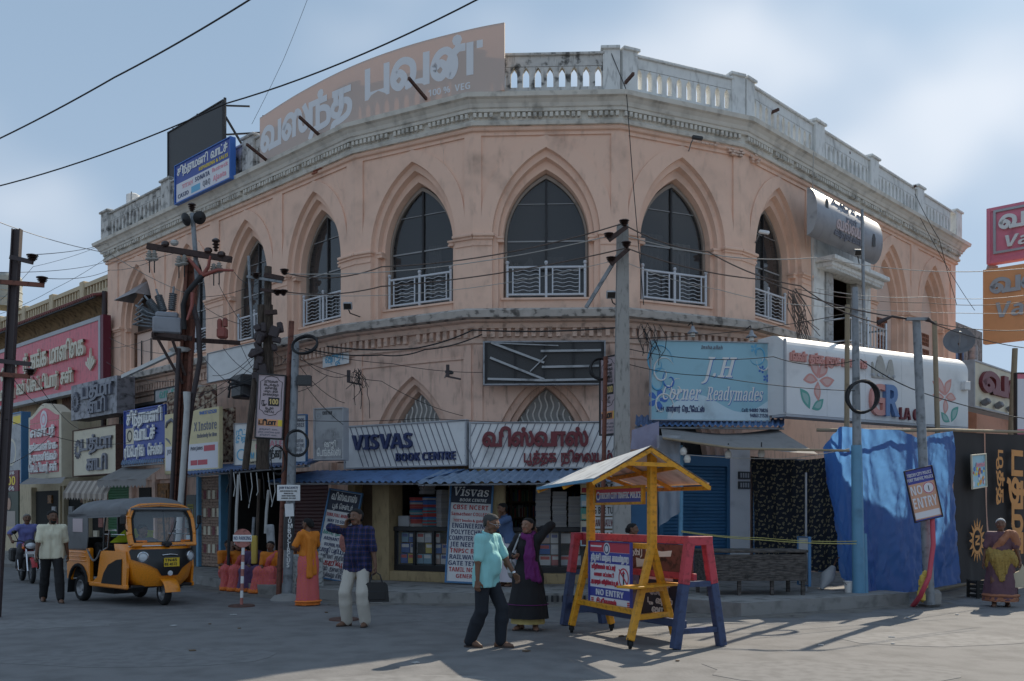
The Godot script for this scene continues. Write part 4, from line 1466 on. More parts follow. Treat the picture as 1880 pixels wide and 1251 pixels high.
	patch(b,.04,.33,.24,.64,"board_cream","watch_picture")
	disc(b,.14,.49,.17,"letter_black","watch_picture",.008,.05)
	b=board("clothing_board","yellow and white clothing shop board with a line drawn face, behind the transformer pole","sign",f,1.7,302,402,762,872,.1,mats.board_yellow)
	patch(b,.02,.06,.98,.46,"print_white","white_field")
	L(b,"P",.24,.66,.14,"letter_slate",{})
	L(b,"X Instore",.56,.66,.14,"letter_slate",{"fit":.4})
	L(b,"Exclusively for Men",.62,.55,.06,"letter_slate",{"fit":.34})
	L(b,"94437 62520",.66,.91,.055,"letter_blue",{"fit":.3})
	L(b,"JOCKEY",.05,.34,.07,"letter_slate",{"fit":.19,"z":.005})
	L(b,"Peter James",.5,.36,.06,"letter_slate",{"fit":.22,"z":.005,"slant":.2})
	patch(b,.74,.33,.93,.42,"print_red","logo_field",.006)
	patch(b,.5,.12,.62,.2,"print_red","logo_field",.006)
	patch(b,.63,.12,.8,.2,"print_red","logo_field",.006)
	mb.tube([Vector3(-.47*b[1],.78*b[2],.004),Vector3(-.44*b[1],.86*b[2],.004),Vector3(-.36*b[1],.9*b[2],.004),Vector3(-.31*b[1],.84*b[2],.004)],[.03,.05,.05,.02],6)
	mb.tube([Vector3(-.47*b[1],.6*b[2],.004),Vector3(-.42*b[1],.56*b[2],.004),Vector3(-.38*b[1],.5*b[2],.004)],[.025,.03,.01],6)
	part(mb,"drawn_face",mats.letter_slate,b[0])
	b=board("upstairs_board","small white upstairs shop board half hidden by the transformer pole","sign",f,.5,284,330,716,742,.06,mats.board_grey,mats.letter_black,.03)
	L(b,"வாட்ச்",.2,.35,.4,"letter_green",{"fit":.6})
	b=board("blank_hoarding","blank white slanting hoarding under the arched windows","billboard",f,.9,381,474,649,704,.05,mats.board_white,mats.frame_grey,.02)
	var ff:=Facet.new(P(420,0,21.9)*Vector3(1,0,1),P(640,0,20.9)*Vector3(1,0,1))
	b=board("lassi_board","narrow pale board with faint drawings above the blue tin awning","sign",ff,.1,430,457,778,855,.06,mats.board_white,mats.frame_grey,.015)
	small_print(b,.1,.9,.55,.85,2,"letter_sky",["ரீட்","இந"],.6)
	disc(b,.5,.25,.13,"letter_sky","drawing",.004,.03)
	b=board("hotel_board","pale cream board with pink letters beside the leaning wooden poles","sign",ff,.13,456,483,808,854,.06,mats.board_cream,mats.frame_grey,.015)
	L(b,"BA",.5,.62,.2,"letter_pink",{"fit":.4,"bold":1.3})
	L(b,"M M",.15,.25,.24,"letter_sky",{"fit":.6})
	L(b,"cold foods",.1,.05,.1,"letter_black",{"fit":.8})
	b=board("sales_board","white board with pink capitals SALES behind the pole with the lit box","sign",ff,.1,493,529,805,851,.06,mats.board_white,mats.frame_grey,.015)
	L(b,"ALES",.06,.66,.24,"letter_pink",{"fit":.85,"bold":1.3})
	L(b,"நகர்",.1,.25,.24,"letter_black",{"fit":.6})
	b=board("phone_number_board","tall white board with telephone numbers behind the coiled black cable","sign",ff,.05,527,563,762,850,.06,mats.board_white,mats.frame_blue,.02)
	L(b,"48005",.42,.84,.08,"letter_slate",{"fit":.45})
	L(b,"45923",.42,.74,.08,"letter_slate",{"fit":.45})
	small_print(b,.1,.9,.12,.5,4,"letter_slate")
	b=board("bangles_sign","grey lightbox sign with a city outline, on the wall beside the bookshop sign","sign",ff,.25,576,631,750,846,.22,mats.board_grey,mats.frame_grey,.03)
	L(b,"D",.08,.8,.12,"letter_grey",{})
	L(b,"EXETER",.3,.87,.06,"letter_black",{"fit":.32,"bold":1.3})
	patch(b,.03,.03,.97,.4,"zinc","lower_field",.004)
	for i in 16:
		patch(b,.12+i*.048,.42,.14+i*.048,.44+.13*absf(sin(i*2.3)),"frame_grey","skyline_bar",.004)
	L(b,"ஷாஜி",.36,.26,.08,"letter_white",{"fit":.4,"z":.006})
	L(b,"பேங்கல்ஸ்",.12,.09,.1,"letter_white",{"fit":.8,"z":.006})
	b=board("wall_notice","small pale notice with blue Tamil letters pasted under the stone ledge","sign",FWL,.06,592,640,649,676,.02,mats.board_white)
	L(b,"ஷாஜி",.12,.3,.4,"letter_sky",{"fit":.7,"depth":.004})
	b=board("rusty_sheet","tall rusty peeling tin sheet beside the yellow clothing board","sheet",f,.9,404,430,752,850,.04,mats.rusty_tin)
	b=board("rusty_fascia","curved rusty tin fascia above the yellow clothing board","sheet",f,1.2,306,396,722,765,.04,mats.rusty_tin)

func build_bookshop_signs():
	for q in [[FL1,632.0,857.0,783.0,862.0,"bookshop_sign","white ribbed bookshop sign reading VISVAS BOOK CENTRE in raised blue letters"],[FC,861.0,1131.0,775.0,861.0,"tamil_bookshop_sign","white ribbed bookshop sign with raised maroon Tamil letters"]]:
		var f:Facet=q[0]
		var b:=board(q[5],q[6],"sign",f,.32,q[1],q[2],q[3],q[4],.1,mats.board_white,mats.frame_grey,.035)
		var sl:=-.42 if f==FL1 else .42
		var mb:=MB.new()
		var x:float=-b[1]/2-1.0
		while x<b[1]/2+1.0:
			var lo:=Vector2(x,.04)
			var hi:=Vector2(x+sl*(b[2]-.08),b[2]-.04)
			var e:float=b[1]/2-.045
			if lo.x>-e and lo.x<e or hi.x>-e and hi.x<e:
				var t0:=.0
				var t1:=1.0
				for s in [-e,e]:
					var k:float=(s-lo.x)/(hi.x-lo.x)
					if (s<.0)==(hi.x>lo.x):
						if lo.x<s and hi.x>s or hi.x>s and lo.x<s:t0=maxf(t0,k)
						elif lo.x>s and hi.x<s:t1=minf(t1,k)
					else:
						if lo.x<s and hi.x>s:t1=minf(t1,k)
						elif lo.x>s and hi.x<s:t0=maxf(t0,k)
				var p:=lo.lerp(hi,t0)
				var r:=lo.lerp(hi,t1)
				if p.distance_to(r)>.03:
					var m2:=MB.new()
					m2.bar(Vector3(p.x,p.y,.005),Vector3(r.x,r.y,.005),.016,.014,Vector3(0,0,1))
					part(m2,"rib",mats.letter_slate,b[0])
			x+=.155
		if f==FL1:
			L(b,"VISVAS",.08,.43,.34,"letter_navy",{"fit":.5,"bold":1.9,"depth":.07,"z":.004})
			L(b,"BOOK CENTRE",.45,.14,.18,"letter_navy",{"fit":.47,"bold":1.6,"depth":.06,"z":.004})
		else:
			L(b,"விஸ்வாஸ்",.1,.5,.25,"letter_maroon",{"fit":.72,"pen":.3,"depth":.07,"z":.004})
			L(b,"புத்தக நிலையம்",.38,.15,.16,"letter_maroon",{"fit":.6,"pen":.26,"depth":.06,"z":.004})
	var f1:=Facet.new(Vector3(-4.4,0,-21.9),Vector3(-3.2,0,-21.6))
	var b:=board_at("leaning_book_list","tall leaning blue framed board with a painted Tamil book list beside the brown pier","sign",f1.frame(.35,.22,.0)*Transform3D(Basis(Vector3(1,0,0),-.12)*Basis(Vector3(0,0,1),-.155),Vector3.ZERO),.82,2.02,.04,mats.board_white,mats.frame_blue,.035)
	var bb:=[b,.82,2.02]
	patch(bb,.045,.76,.955,.98,"board_navy","heading_field",.006)
	L(bb,"விஸ்வாஸ்",.12,.885,.055,"letter_white",{"fit":.76,"z":.008,"pen":.24})
	L(bb,"புக் சென்டர்",.2,.79,.04,"letter_white",{"fit":.6,"z":.008,"pen":.2})
	var rows:=[["SURA,FULL MARK,GURU","letter_red"],["WAY TO SUCCESS","letter_navy"],["ஜெயம் தேர்வு","letter_green"],["கோனார் தமிழ் உரை","letter_green"],["ARIHANT EXAM","letter_navy"],["DOLPHIN, PENGUIN","letter_navy"],["பாரதி பதிப்பகம்","letter_navy"],["கணிமன் சந்தியா","letter_slate"],["FOCUS அறிவு","letter_red"],["மற்றும் அனைத்து","letter_slate"],["பாட நூல்களும் கிடை","letter_slate"]]
	for i in rows.size():L(bb,rows[i][0],.5,.695-i*.066,.036,rows[i][1],{"fit":.86-.1*(i % 3),"centre":true,"bold":1.1})
	var f2:=Facet.new(Vector3(-1.3,0,-20.62),Vector3(-.2,0,-20.56))
	b=board_at("standing_book_list","white standing board headed Visvas Book Centre with red and blue lines of print","sign",f2.frame(.35,.22,.0)*Transform3D(Basis(Vector3(1,0,0),-.1)*Basis(Vector3(0,0,1),-.045),Vector3.ZERO),.93,2.12,.04,mats.board_white,mats.frame_blue,.04)
	bb=[b,.93,2.12]
	patch(bb,.045,.8,.955,.98,"board_navy","heading_field",.006)
	L(bb,"Visvas",.1,.87,.085,"letter_white",{"fit":.8,"z":.008,"bold":1.6,"slant":.2,"face": "Droid Serif"})
	L(bb,"BOOK CENTRE",.24,.815,.03,"letter_white",{"fit":.62,"z":.008,"slant":.2})
	rows=[["CBSE NCERT","letter_red",.8,.046],["Samacheer COLLEGE","letter_red",.86,.034],["TEXT books & guides","letter_red",.76,.026],["ENGINEERING","letter_navy",.8,.048],["POLYTECHNIC","letter_navy",.82,.046],["COMPUTER BOOKS","letter_navy",.9,.046],["JEE NEET UGC","letter_navy",.86,.046],["TNPSC BANK","letter_red",.84,.044],["RAILWAY SSC","letter_navy",.84,.044],["GATE TET TRB","letter_navy",.88,.044],["TAMIL NOVELS","letter_red",.84,.044],["GENERAL","letter_red",.5,.04]]
	for i in rows.size():L(bb,rows[i][0],.5,.735-i*.062,rows[i][3],rows[i][1],{"fit":rows[i][2],"centre":true,"bold":1.1})
	var fb:=board("painted_pier_board","narrow cream painted board with red heading half behind the standing book list","sign",FL1,.24,826,850,891,1068,.1,mats.board_cream)
	L(fb,"VI",.04,.91,.06,"letter_orange",{"fit":.6,"bold":2.0})
	rows=[["BO",.6],["STATE",.75],["TEXT",.6],["COLLE",.7],["& A",.4],["POLYT",.7],["COMPU",.75],["NEET,J",.75],["ALLCO",.7],["LATES",.7],["CH",.4],["NOV",.5],["AL",.4]]
	for i in rows.size():L(fb,rows[i][0],.06,.83-i*.064,.034,"letter_black" if i % 3 else "letter_maroon",{"fit":rows[i][1]*.8,"slant":.15})
	b=null
	var e:=board("empty_billboard","empty dark billboard with a bare steel frame, fixed over the ground floor arches","billboard",FC,.42,887,1112,627,708,.14,mats.board_dark,mats.zinc,.035)
	for i in 5:
		var mb:=MB.new()
		mb.bar(Vector3((i/4.0-.5)*(e[1]-.12),.04,.02),Vector3((i/4.0-.5)*(e[1]-.12),e[2]-.04,.02),.03,.03)
		part(mb,"upright",mats.black_iron,e[0])
	var bars:=[[.02,.14,.5,.1,1],[.5,.1,.98,.12,1],[.05,.96,.5,.5,1],[.04,.62,.5,.12,1],[.47,.76,.98,.77,1],[.48,.4,.98,.42,1],[.38,.3,.52,.66,0],[.06,.95,.62,.88,0]]
	for q in bars:
		var mb:=MB.new()
		mb.bar(Vector3((q[0]-.5)*(e[1]-.1),q[1]*e[2],.05),Vector3((q[2]-.5)*(e[1]-.1),q[3]*e[2],.05),.035,.045 if q[4] else .02)
		part(mb,"loose_bar",mats.board_grey,e[0])

func lightbox(called:String,label:String,t:Transform3D,W:float,Hh:float,thick:float):
	var b:=[board_at(called,label,"sign",t,W,Hh,thick,mats.board_mauve,mats.plastic_black,.025),W,Hh]
	var mb:=MB.new()
	var pts:=[]
	for q in [[.3,.95],[.5,.97],[.7,.95],[.76,.91],[.88,.88],[.86,.7],[.88,.45],[.76,.42],[.7,.38],[.5,.36],[.3,.38],[.24,.42],[.12,.45],[.14,.7],[.12,.88],[.24,.91],[.3,.95]]:
		pts.append(Vector3((q[0]-.5)*W,q[1]*Hh,.002))
	mb.tube(pts,.006,4)
	part(mb,"printed_border",mats.letter_black,b[0])
	small_print(b,.22,.78,.66,.91,5,"letter_black",["நீங்கள்","கொடுக்கும்","அனைத்து","பழைய தங்க","நகைகளுக்கும்"],.5)
	L(b,"ரூ.",.2,.53,.055,"letter_black",{"fit":.2})
	patch(b,.42,.51,.8,.64,"letter_black","price_field",.004)
	L(b,"100",.45,.535,.08,"letter_gold",{"fit":.32,"bold":1.8,"z":.005})
	small_print(b,.3,.65,.4,.5,2,"letter_black",["கூடுதல்","மதிப்பு"],.5)
	patch(b,.1,.2,.8,.3,"orange_panel","orange_field",.004)
	patch(b,.8,.2,.94,.3,"letter_yellow","yellow_field",.004)
	L(b,"பீமா",.14,.22,.05,"letter_black",{"fit":.6,"z":.005,"pen":.32})
	small_print(b,.1,.9,.04,.17,3,"letter_slate",["திருச்சி கடை","தங்க மாளிகை நகர்"],.4)
	return b

func build_lightboxes():
	lightbox("pole_lightbox","mauve lightbox sign reading 100 on the rusty pole beside the coiled cable",Transform3D(Basis(Vector3.UP,.12)*Basis(Vector3(0,0,1),-.05),P(493,806,19.3)),.55,1.27,.16)
	lightbox("slim_lightbox","narrow mauve lightbox sign turned sideways on the thick concrete pole",Transform3D(Basis(Vector3.UP,-1.0),P(1117,799,18.7)),.52,1.5,.19)

# --- shopfronts, awnings, cloth
func shop_materials():
	var m:StandardMaterial3D
	mat("poster_green",Color(.03,.05,.03),.5,"stain",.5)
	mat("skin_print",Color(.42,.24,.16),.5)
	mat("print_cloth",Color(.35,.3,.26),.5)
	m=mat("maroon_shutter",Color(.075,.022,.022),.6,"stain",.5)
	m=mat("blue_shutter",Color(.035,.14,.27),.5,"stain",.4)
	m=mat("green_shutter",Color(.05,.16,.07),.6,"stain",.5)
	m=mat("painted_shutter",Color(.42,.29,.22),.8,"grime",1.3)
	m=mat("yellow_pier",Color(.44,.33,.18),.85,"stain",.4)
	streaks(m,"streak",Vector3(.8,.2,.8))
	m=mat("shop_brown",Color(.16,.11,.07),.8,"grain",.6)
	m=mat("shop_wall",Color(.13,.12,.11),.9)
	m=mat("book_paint",Color.WHITE,.7)
	m.vertex_color_use_as_albedo=true
	m=mat("tinted",Color.WHITE,.75)
	m.vertex_color_use_as_albedo=true
	m=mat("skin_tint",Color.WHITE,.55)
	m.vertex_color_use_as_albedo=true
	pane("clear_glass",Color(.8,.9,.9),.08)
	mat("awning_cloth",Color(.2,.19,.18),.9,"stain",.5)
	mat("grey_tarp",Color(.25,.235,.225),.85,"stain",.6)
	mat("stripe_a",Color(.42,.36,.3),.9,"stain",.7)
	mat("stripe_b",Color(.24,.2,.17),.9,"stain",.7)
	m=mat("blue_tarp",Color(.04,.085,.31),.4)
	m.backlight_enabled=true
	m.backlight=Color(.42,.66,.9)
	m=mat("black_banner",Color(.03,.025,.024),.9)
	mat("banner_orange",Color(.6,.25,.05),.6,"stain",.5)
	m=mat("thin_plastic",Color(.5,.52,.56),.3)
	m.albedo_color.a=.5
	m.transparency=BaseMaterial3D.TRANSPARENCY_ALPHA_HASH
	mat("lilac_cloth",Color(.38,.37,.5),.85,"stain",.6)
	m=mat("old_table",Color(.12,.105,.095),.9,"blotch",1.0)
	streaks(m,"wood",Vector3(.4,3.0,.4))
	mat("sky_blue_paint",Color(.12,.3,.46),.5,"stain",.6)
	mat("sign_blue",Color(.3,.53,.62),.45,"stain",.3)
	mat("sign_pale_blue",Color(.56,.7,.76),.45,"stain",.3)
	mat("bulb_glass",Color(.7,.68,.62),.2)
	mat("bucket_white",Color(.68,.68,.66),.4)
	mat("ac_white",Color(.55,.54,.5),.5,"stain",.8)
	mat("dish_grey",Color(.16,.16,.17),.55,"stain",.6)
	mat("blue_door",Color(.08,.22,.42),.5,"stain",.5)
	m=StandardMaterial3D.new()
	m.resource_name="floral_cloth"
	m.albedo_texture=leaf_print()
	m.roughness=.85
	m.uv1_scale=Vector3(5,5.5,1)
	mats.floral_cloth=m
	pole_materials()

func leaf_print()->ImageTexture:
	var im:=Image.create_empty(256,256,false,Image.FORMAT_RGB8)
	im.fill(Color(.07,.1,.15))
	var r:=RandomNumberGenerator.new()
	r.seed=77
	for k in 15:
		var c:=Vector2((k % 4)*64+32*((k/4) % 2)+r.randf()*14,(k/4)*64+r.randf()*14+10)
		var a0:=r.randf()*TAU
		for leaf in 4:
			var a:=a0+(leaf-1.5)*.75
			var dir:=Vector2.from_angle(a)
			var side:=dir.orthogonal()
			for i in 30:
				var t:=i/29.0
				var wd:=sin(t*PI)*7.0*(1.0-.3*t)
				for j in range(-8,9):
					if absf(j)>wd:continue
					var p:=c+dir*(5+t*26)+side*j
					var tone:=.55 if absf(j)<.8 else .44+.12*t
					im.set_pixel(posmod(int(p.x),256),posmod(int(p.y),256),Color(tone,tone*.93,tone*.72))
	return ImageTexture.create_from_image(im)

func shutter(parent:Node3D,f:Facet,u0:float,u1:float,y0:float,y1:float,w:float,m:Material,pitch:=.09,called:="rolling_shutter"):
	var mb:=MB.new()
	var y:=y0
	while y<y1:
		var yt:=minf(y+pitch,y1)
		wall_quad(mb,f,u0,y,w,u1,y,w,u1,y+pitch*.3,w+.018,u0,y+pitch*.3,w+.018)
		wall_quad(mb,f,u0,y+pitch*.3,w+.018,u1,y+pitch*.3,w+.018,u1,yt-pitch*.12,w+.018,u0,yt-pitch*.12,w+.018)
		wall_quad(mb,f,u0,yt-pitch*.12,w+.018,u1,yt-pitch*.12,w+.018,u1,yt,w,u0,yt,w)
		y+=pitch
	return wpart(mb,called,m,parent)

func corrugated(called:String,label:String,m:Material,a0:Vector3,a1:Vector3,b0:Vector3,b1:Vector3,waves:int,amp:=.022,group:="")->Node3D:
	var o:=thing(called,label,"awning",group,at3((b0+b1)/2))
	var mb:=MB.new()
	var n:=(a1-a0).cross(b0-a0).normalized()
	if n.y<0:n=-n
	var rows:=[[],[]]
	var m0:=waves*6
	for i in m0+1:
		var t:=float(i)/m0
		var ph:=fmod(t*waves,1.0)
		var hgt:=amp*clampf(cos(ph*TAU)*2.2-.7,-1,1)
		rows[0].append(b0.lerp(b1,t)+n*hgt)
		rows[1].append(a0.lerp(a1,t)+n*hgt)
	mb.grid(rows)
	var mb2:=MB.new()
	for i in m0:mb2.quad(rows[0][i]-n*.004,rows[0][i+1]-n*.004,rows[0][i+1],rows[0][i])
	wpart(mb,"corrugated_sheet",m,o)
	mb.tube([b0-n*.06+(a0-b0)*.06,b1-n*.06+(a1-b1)*.06],.025,6)
	wpart(mb,"front_pipe",mats.zinc,o)
	for t in [.03,.5,.97]:
		mb.tube([b0.lerp(b1,t)-n*.05,a0.lerp(a1,t)-n*.05],.02,6)
		wpart(mb,"rafter",mats.zinc,o)
	return o

# A hanging sheet of cloth between a top line and a bottom line of points, with folds.
func cloth_sheet(mb:MB,top:Array,bottom:Array,rows:int,cols:int,fold:float,sd:int,sag:=.0,fold_freq:=3.0):
	var nz:=FastNoiseLite.new()
	nz.seed=sd
	nz.frequency=1.0
	var gr:=[]
	for i in rows+1:
		var v:=float(i)/rows
		var row:=[]
		for j in cols+1:
			var u:=float(j)/cols
			var a:=along(bottom,u)
			var b:=along(top,u)
			var e:Vector3=along(bottom,minf(u+.02,1.0))-along(bottom,maxf(u-.02,.0))
			var n:=Vector3(-e.z,0,e.x).normalized()
			var p:=a.lerp(b,v)
			var d:=nz.get_noise_2d(u*fold_freq*2.2,v*1.2)*.75+nz.get_noise_2d(u*fold_freq*6.0+31,v*3.5)*.35+nz.get_noise_2d(u*fold_freq*11.0+v*7.0,v*13.0-u*9.0)*.14+sin(u*fold_freq*TAU+2.0*nz.get_noise_2d(u,v*2.0))*.35
			p+=n*d*fold*(.5+.5*(1.0-v))-Vector3(0,sag*sin(u*PI)*v,0)
			row.append(p)
		gr.append(row)
	mb.grid(gr)

func along(pts:Array,u:float)->Vector3:
	var t:=u*(pts.size()-1)
	var i:=mini(int(t),pts.size()-2)
	return pts[i].lerp(pts[i+1],t-i)

func book_stack(p:Vector3,deg:float,count:int,w:float,d:float,label:String,cols:Array):
	var o:=thing("book_stack",label,"books","stacks of books in the bookshop",yaw(p,deg))
	var y:=.0
	for i in count:
		var th:=.025+rng.randf()*.025
		var mb:=MB.new()
		mb.tinted=true
		mb.tint=cols[rng.randi() % cols.size()]
		mb.box(Vector3((rng.randf()-.5)*.02,y+th/2,(rng.randf()-.5)*.02),Vector3(w,th-.003,d))
		part(mb,"book",mats.book_paint,o)
		y+=th
	return o

func build_bookshop():
	var o:=thing("bookshop","open bookshop front with yellow piers, glass counters and dark shelves under the ribbed signs","shopfront","",at3(Vector3(-.9,.2,-21.3)))
	var mb:=MB.new()
	var yp:Material=mats.yellow_pier
	for q in [[FL1,.02,.22,.0,.3],[FL1,.66,1.13,-.3,.22],[FL1,2.72,3.18,-.3,.22],[FC,.02,.7,-.3,.24],[FC,2.45,3.1,-.3,.2]]:
		fbox(mb,q[0],q[1],q[2],.2,2.64,q[3],q[4],.01)
		wpart(mb,"pier",yp,o)
	fbox(mb,FL1,.24,.64,.22,2.6,-.05,.02)
	wpart(mb,"brown_door",mats.shop_brown,o)
	for f in [FL1,FC]:
		fbox(mb,f,.0,f.length,2.56,2.7,-.45,.05)
		wpart(mb,"lintel",mats.shop_brown,o)
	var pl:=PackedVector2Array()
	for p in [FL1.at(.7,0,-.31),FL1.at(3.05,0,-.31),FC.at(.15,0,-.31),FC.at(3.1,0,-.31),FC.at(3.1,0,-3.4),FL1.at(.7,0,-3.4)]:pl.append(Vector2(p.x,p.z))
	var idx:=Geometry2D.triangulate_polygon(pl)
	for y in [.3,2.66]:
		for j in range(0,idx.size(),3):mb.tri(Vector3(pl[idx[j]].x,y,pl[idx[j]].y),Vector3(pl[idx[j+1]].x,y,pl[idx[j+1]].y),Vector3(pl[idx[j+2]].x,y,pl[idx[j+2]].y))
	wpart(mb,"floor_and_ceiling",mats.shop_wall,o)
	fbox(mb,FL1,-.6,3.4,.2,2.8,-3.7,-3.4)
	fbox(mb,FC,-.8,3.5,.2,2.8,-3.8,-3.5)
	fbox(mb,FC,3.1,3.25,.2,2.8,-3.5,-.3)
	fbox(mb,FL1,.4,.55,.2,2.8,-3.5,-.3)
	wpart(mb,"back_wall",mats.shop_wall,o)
	for q in [[FL1,1.13,2.72],[FC,.7,2.45]]:
		var f:Facet=q[0]
		fbox(mb,f,q[1],q[2],.2,.42,-.2,.2,.01)
		wpart(mb,"sill",yp,o)
		var mb2:=MB.new()
		fbox(mb,f,q[1],q[2],1.3,1.4,-.5,.06,.008)
		fbox(mb,f,q[1],q[2],.422,.55,-.45,.03)
		var c:=wpart(mb,"counter",mats.plastic_black,o)
		var n0:=3
		for i in n0+1:
			var u:float=lerpf(q[1]+.03,q[2]-.03,float(i)/n0)
			fbox(mb,f,u-.03,u+.03,.552,1.298,-.06,.02)
			wpart(mb,"counter_frame",mats.plastic_black,c)
		mb2=MB.new()
		wall_quad(mb2,f,q[1]+.03,.55,-.03,q[2]-.03,.55,-.03,q[2]-.03,1.3,-.03,q[1]+.03,1.3,-.03)
		wpart(mb2,"glass_pane",mats.clear_glass,c)
		fbox(mb,f,q[1]+.02,q[2]-.02,.56,1.29,-.5,-.47)
		wpart(mb,"counter_back",mats.shop_brown,c)
		for r in 3:
			var u:float=q[1]+.08
			while u<q[2]-.25:
				var w:=.16+rng.randf()*.09
				if rng.randf()<.86:
					mb.tinted=true
					mb.tint=[Color(.5,.5,.52),Color(.42,.08,.08),Color(.06,.13,.35),Color(.5,.35,.28),Color(.55,.42,.08),Color(.2,.34,.42),Color(.6,.58,.55)][rng.randi() % 7]
					fbox(mb,f,u,u+w,.58+r*.235,.79+r*.235,-.13-.02*r,-.115-.02*r)
					mb.tint=[Color(.65,.63,.6),Color(.1,.12,.3),Color(.55,.1,.08)][rng.randi() % 3]
					fbox(mb,f,u+.02,u+w-.02,.7+r*.235,.77+r*.235,-.114-.02*r,-.112-.02*r)
					wpart(mb,"magazine",mats.book_paint,c)
				u+=w+.02
	for q in [[FL1,.75,3.2,-3.1],[FC,.3,3.0,-3.2],[FC,.75,1.6,-1.5]]:
		var f:Facet=q[0]
		for k in 6:fbox(mb,f,q[1],q[2],.5+k*.36,.53+k*.36,q[3]-.25,q[3])
		for u in [q[1],(q[1]+q[2])/2,q[2]]:fbox(mb,f,u-.02,u+.02,.3,2.5,q[3]-.26,q[3]+.005)
		var s:=wpart(mb,"bookshelf",mats.shop_brown,o)
		mb.tinted=true
		for k in 6:
			var u:float=q[1]+.03
			while u<q[2]-.04:
				var w:=.018+rng.randf()*.03
				var v:=.12+rng.randf()*.3
				mb.tint=[Color(v,v,v*.95),Color(v,v*.25,v*.2),Color(v*.2,v*.3,v*.7),Color(v*.25,v*.5,v*.3),Color(v,v*.8,v*.4)][rng.randi() % 5]
				if rng.randf()<.9:fbox(mb,f,u,u+w-.003,.53+k*.36,.53+k*.36+.2+rng.randf()*.09,q[3]-.2,q[3]-.02-rng.randf()*.03)
				u+=w
		var bk:=wpart(mb,"shelved_books",mats.book_paint,s)
		bk.set_meta("kind","stuff")
	var cr:=[Color(.45,.07,.06),Color(.5,.12,.1),Color(.06,.16,.4),Color(.5,.48,.45),Color(.1,.28,.34),Color(.07,.1,.26)]
	var cg:=[Color(.4,.38,.36),Color(.34,.33,.33),Color(.42,.41,.4)]
	book_stack(FL1.at(1.63,1.4,-.2),30,18,.3,.24,"stack of red and blue schoolbooks on the shop counter, next to a white box",cr)
	book_stack(FL1.at(1.98,1.4,-.2),30,19,.3,.24,"taller stack of red and blue schoolbooks in the middle of the counter",cr)
	book_stack(FL1.at(2.28,1.4,-.22),30,22,.2,.26,"stack of grey books beside the red ones on the counter",cg)
	book_stack(FL1.at(1.85,2.12,-.24),30,5,.28,.22,"small pile of grey books lying on top of the red stack",cg)
	book_stack(FC.at(1.5,1.4,-.3),0,24,.32,.24,"tall stack of grey paperbacks behind the woman in black",cg)
	book_stack(FC.at(1.85,1.4,-.25),0,20,.3,.24,"stack of pale paperbacks between two taller ones on the counter",cg)
	book_stack(FC.at(2.19,1.4,-.28),0,18,.3,.24,"stack of grey paperbacks next to the posters on the shop pier",cg)
	mb.box(FL1.at(1.33,1.52,-.2),Vector3(.3,.24,.3),Basis(FL1.e,Vector3.UP,FL1.n),.01)
	single(mb,"carton",mats.board_grey,"plain white carton at the end of the bookshop counter","box")
	for i in 5:
		var b:=board("magazine_poster",["topmost small poster on the shop pier beside the grey book stacks","second small poster from the top on the shop pier","middle poster of five on the shop pier, greenish","fourth small poster down the shop pier","lowest of the five small posters on the shop pier"][i],"poster",FC,.26,1066,1086,885+i*24,907+i*24,.01,mats[["board_yellow","sign_blue","letter_green","board_cream","sign_pale_blue"][i]])
		patch(b,.1,.1,.9,.5,["letter_red","board_white","board_yellow","letter_navy","letter_maroon"][i],"printed_picture",.002)
	for i in 4:
		var q:Array=[["N ABLE",885],["G BLE TUITION",927],["BANK RAILWAY GATE",950],["TNPSC RRB PC",974]][i]
		var b:=board("course_board",["white board with black capitals under the kiosk roof, first of four","white tuition board, second of the four under the kiosk roof","white board naming bank and railway exams, third of four","lowest of the four white exam boards behind the kiosk"][i],"sign",FC,.3,1088,1152,q[1],q[1]+21,.01,mats.board_white)
		L(b,q[0],.5,.2,.6,"letter_black" if i!=2 else "letter_maroon",{"fit":.94,"centre":true,"bold":1.8})

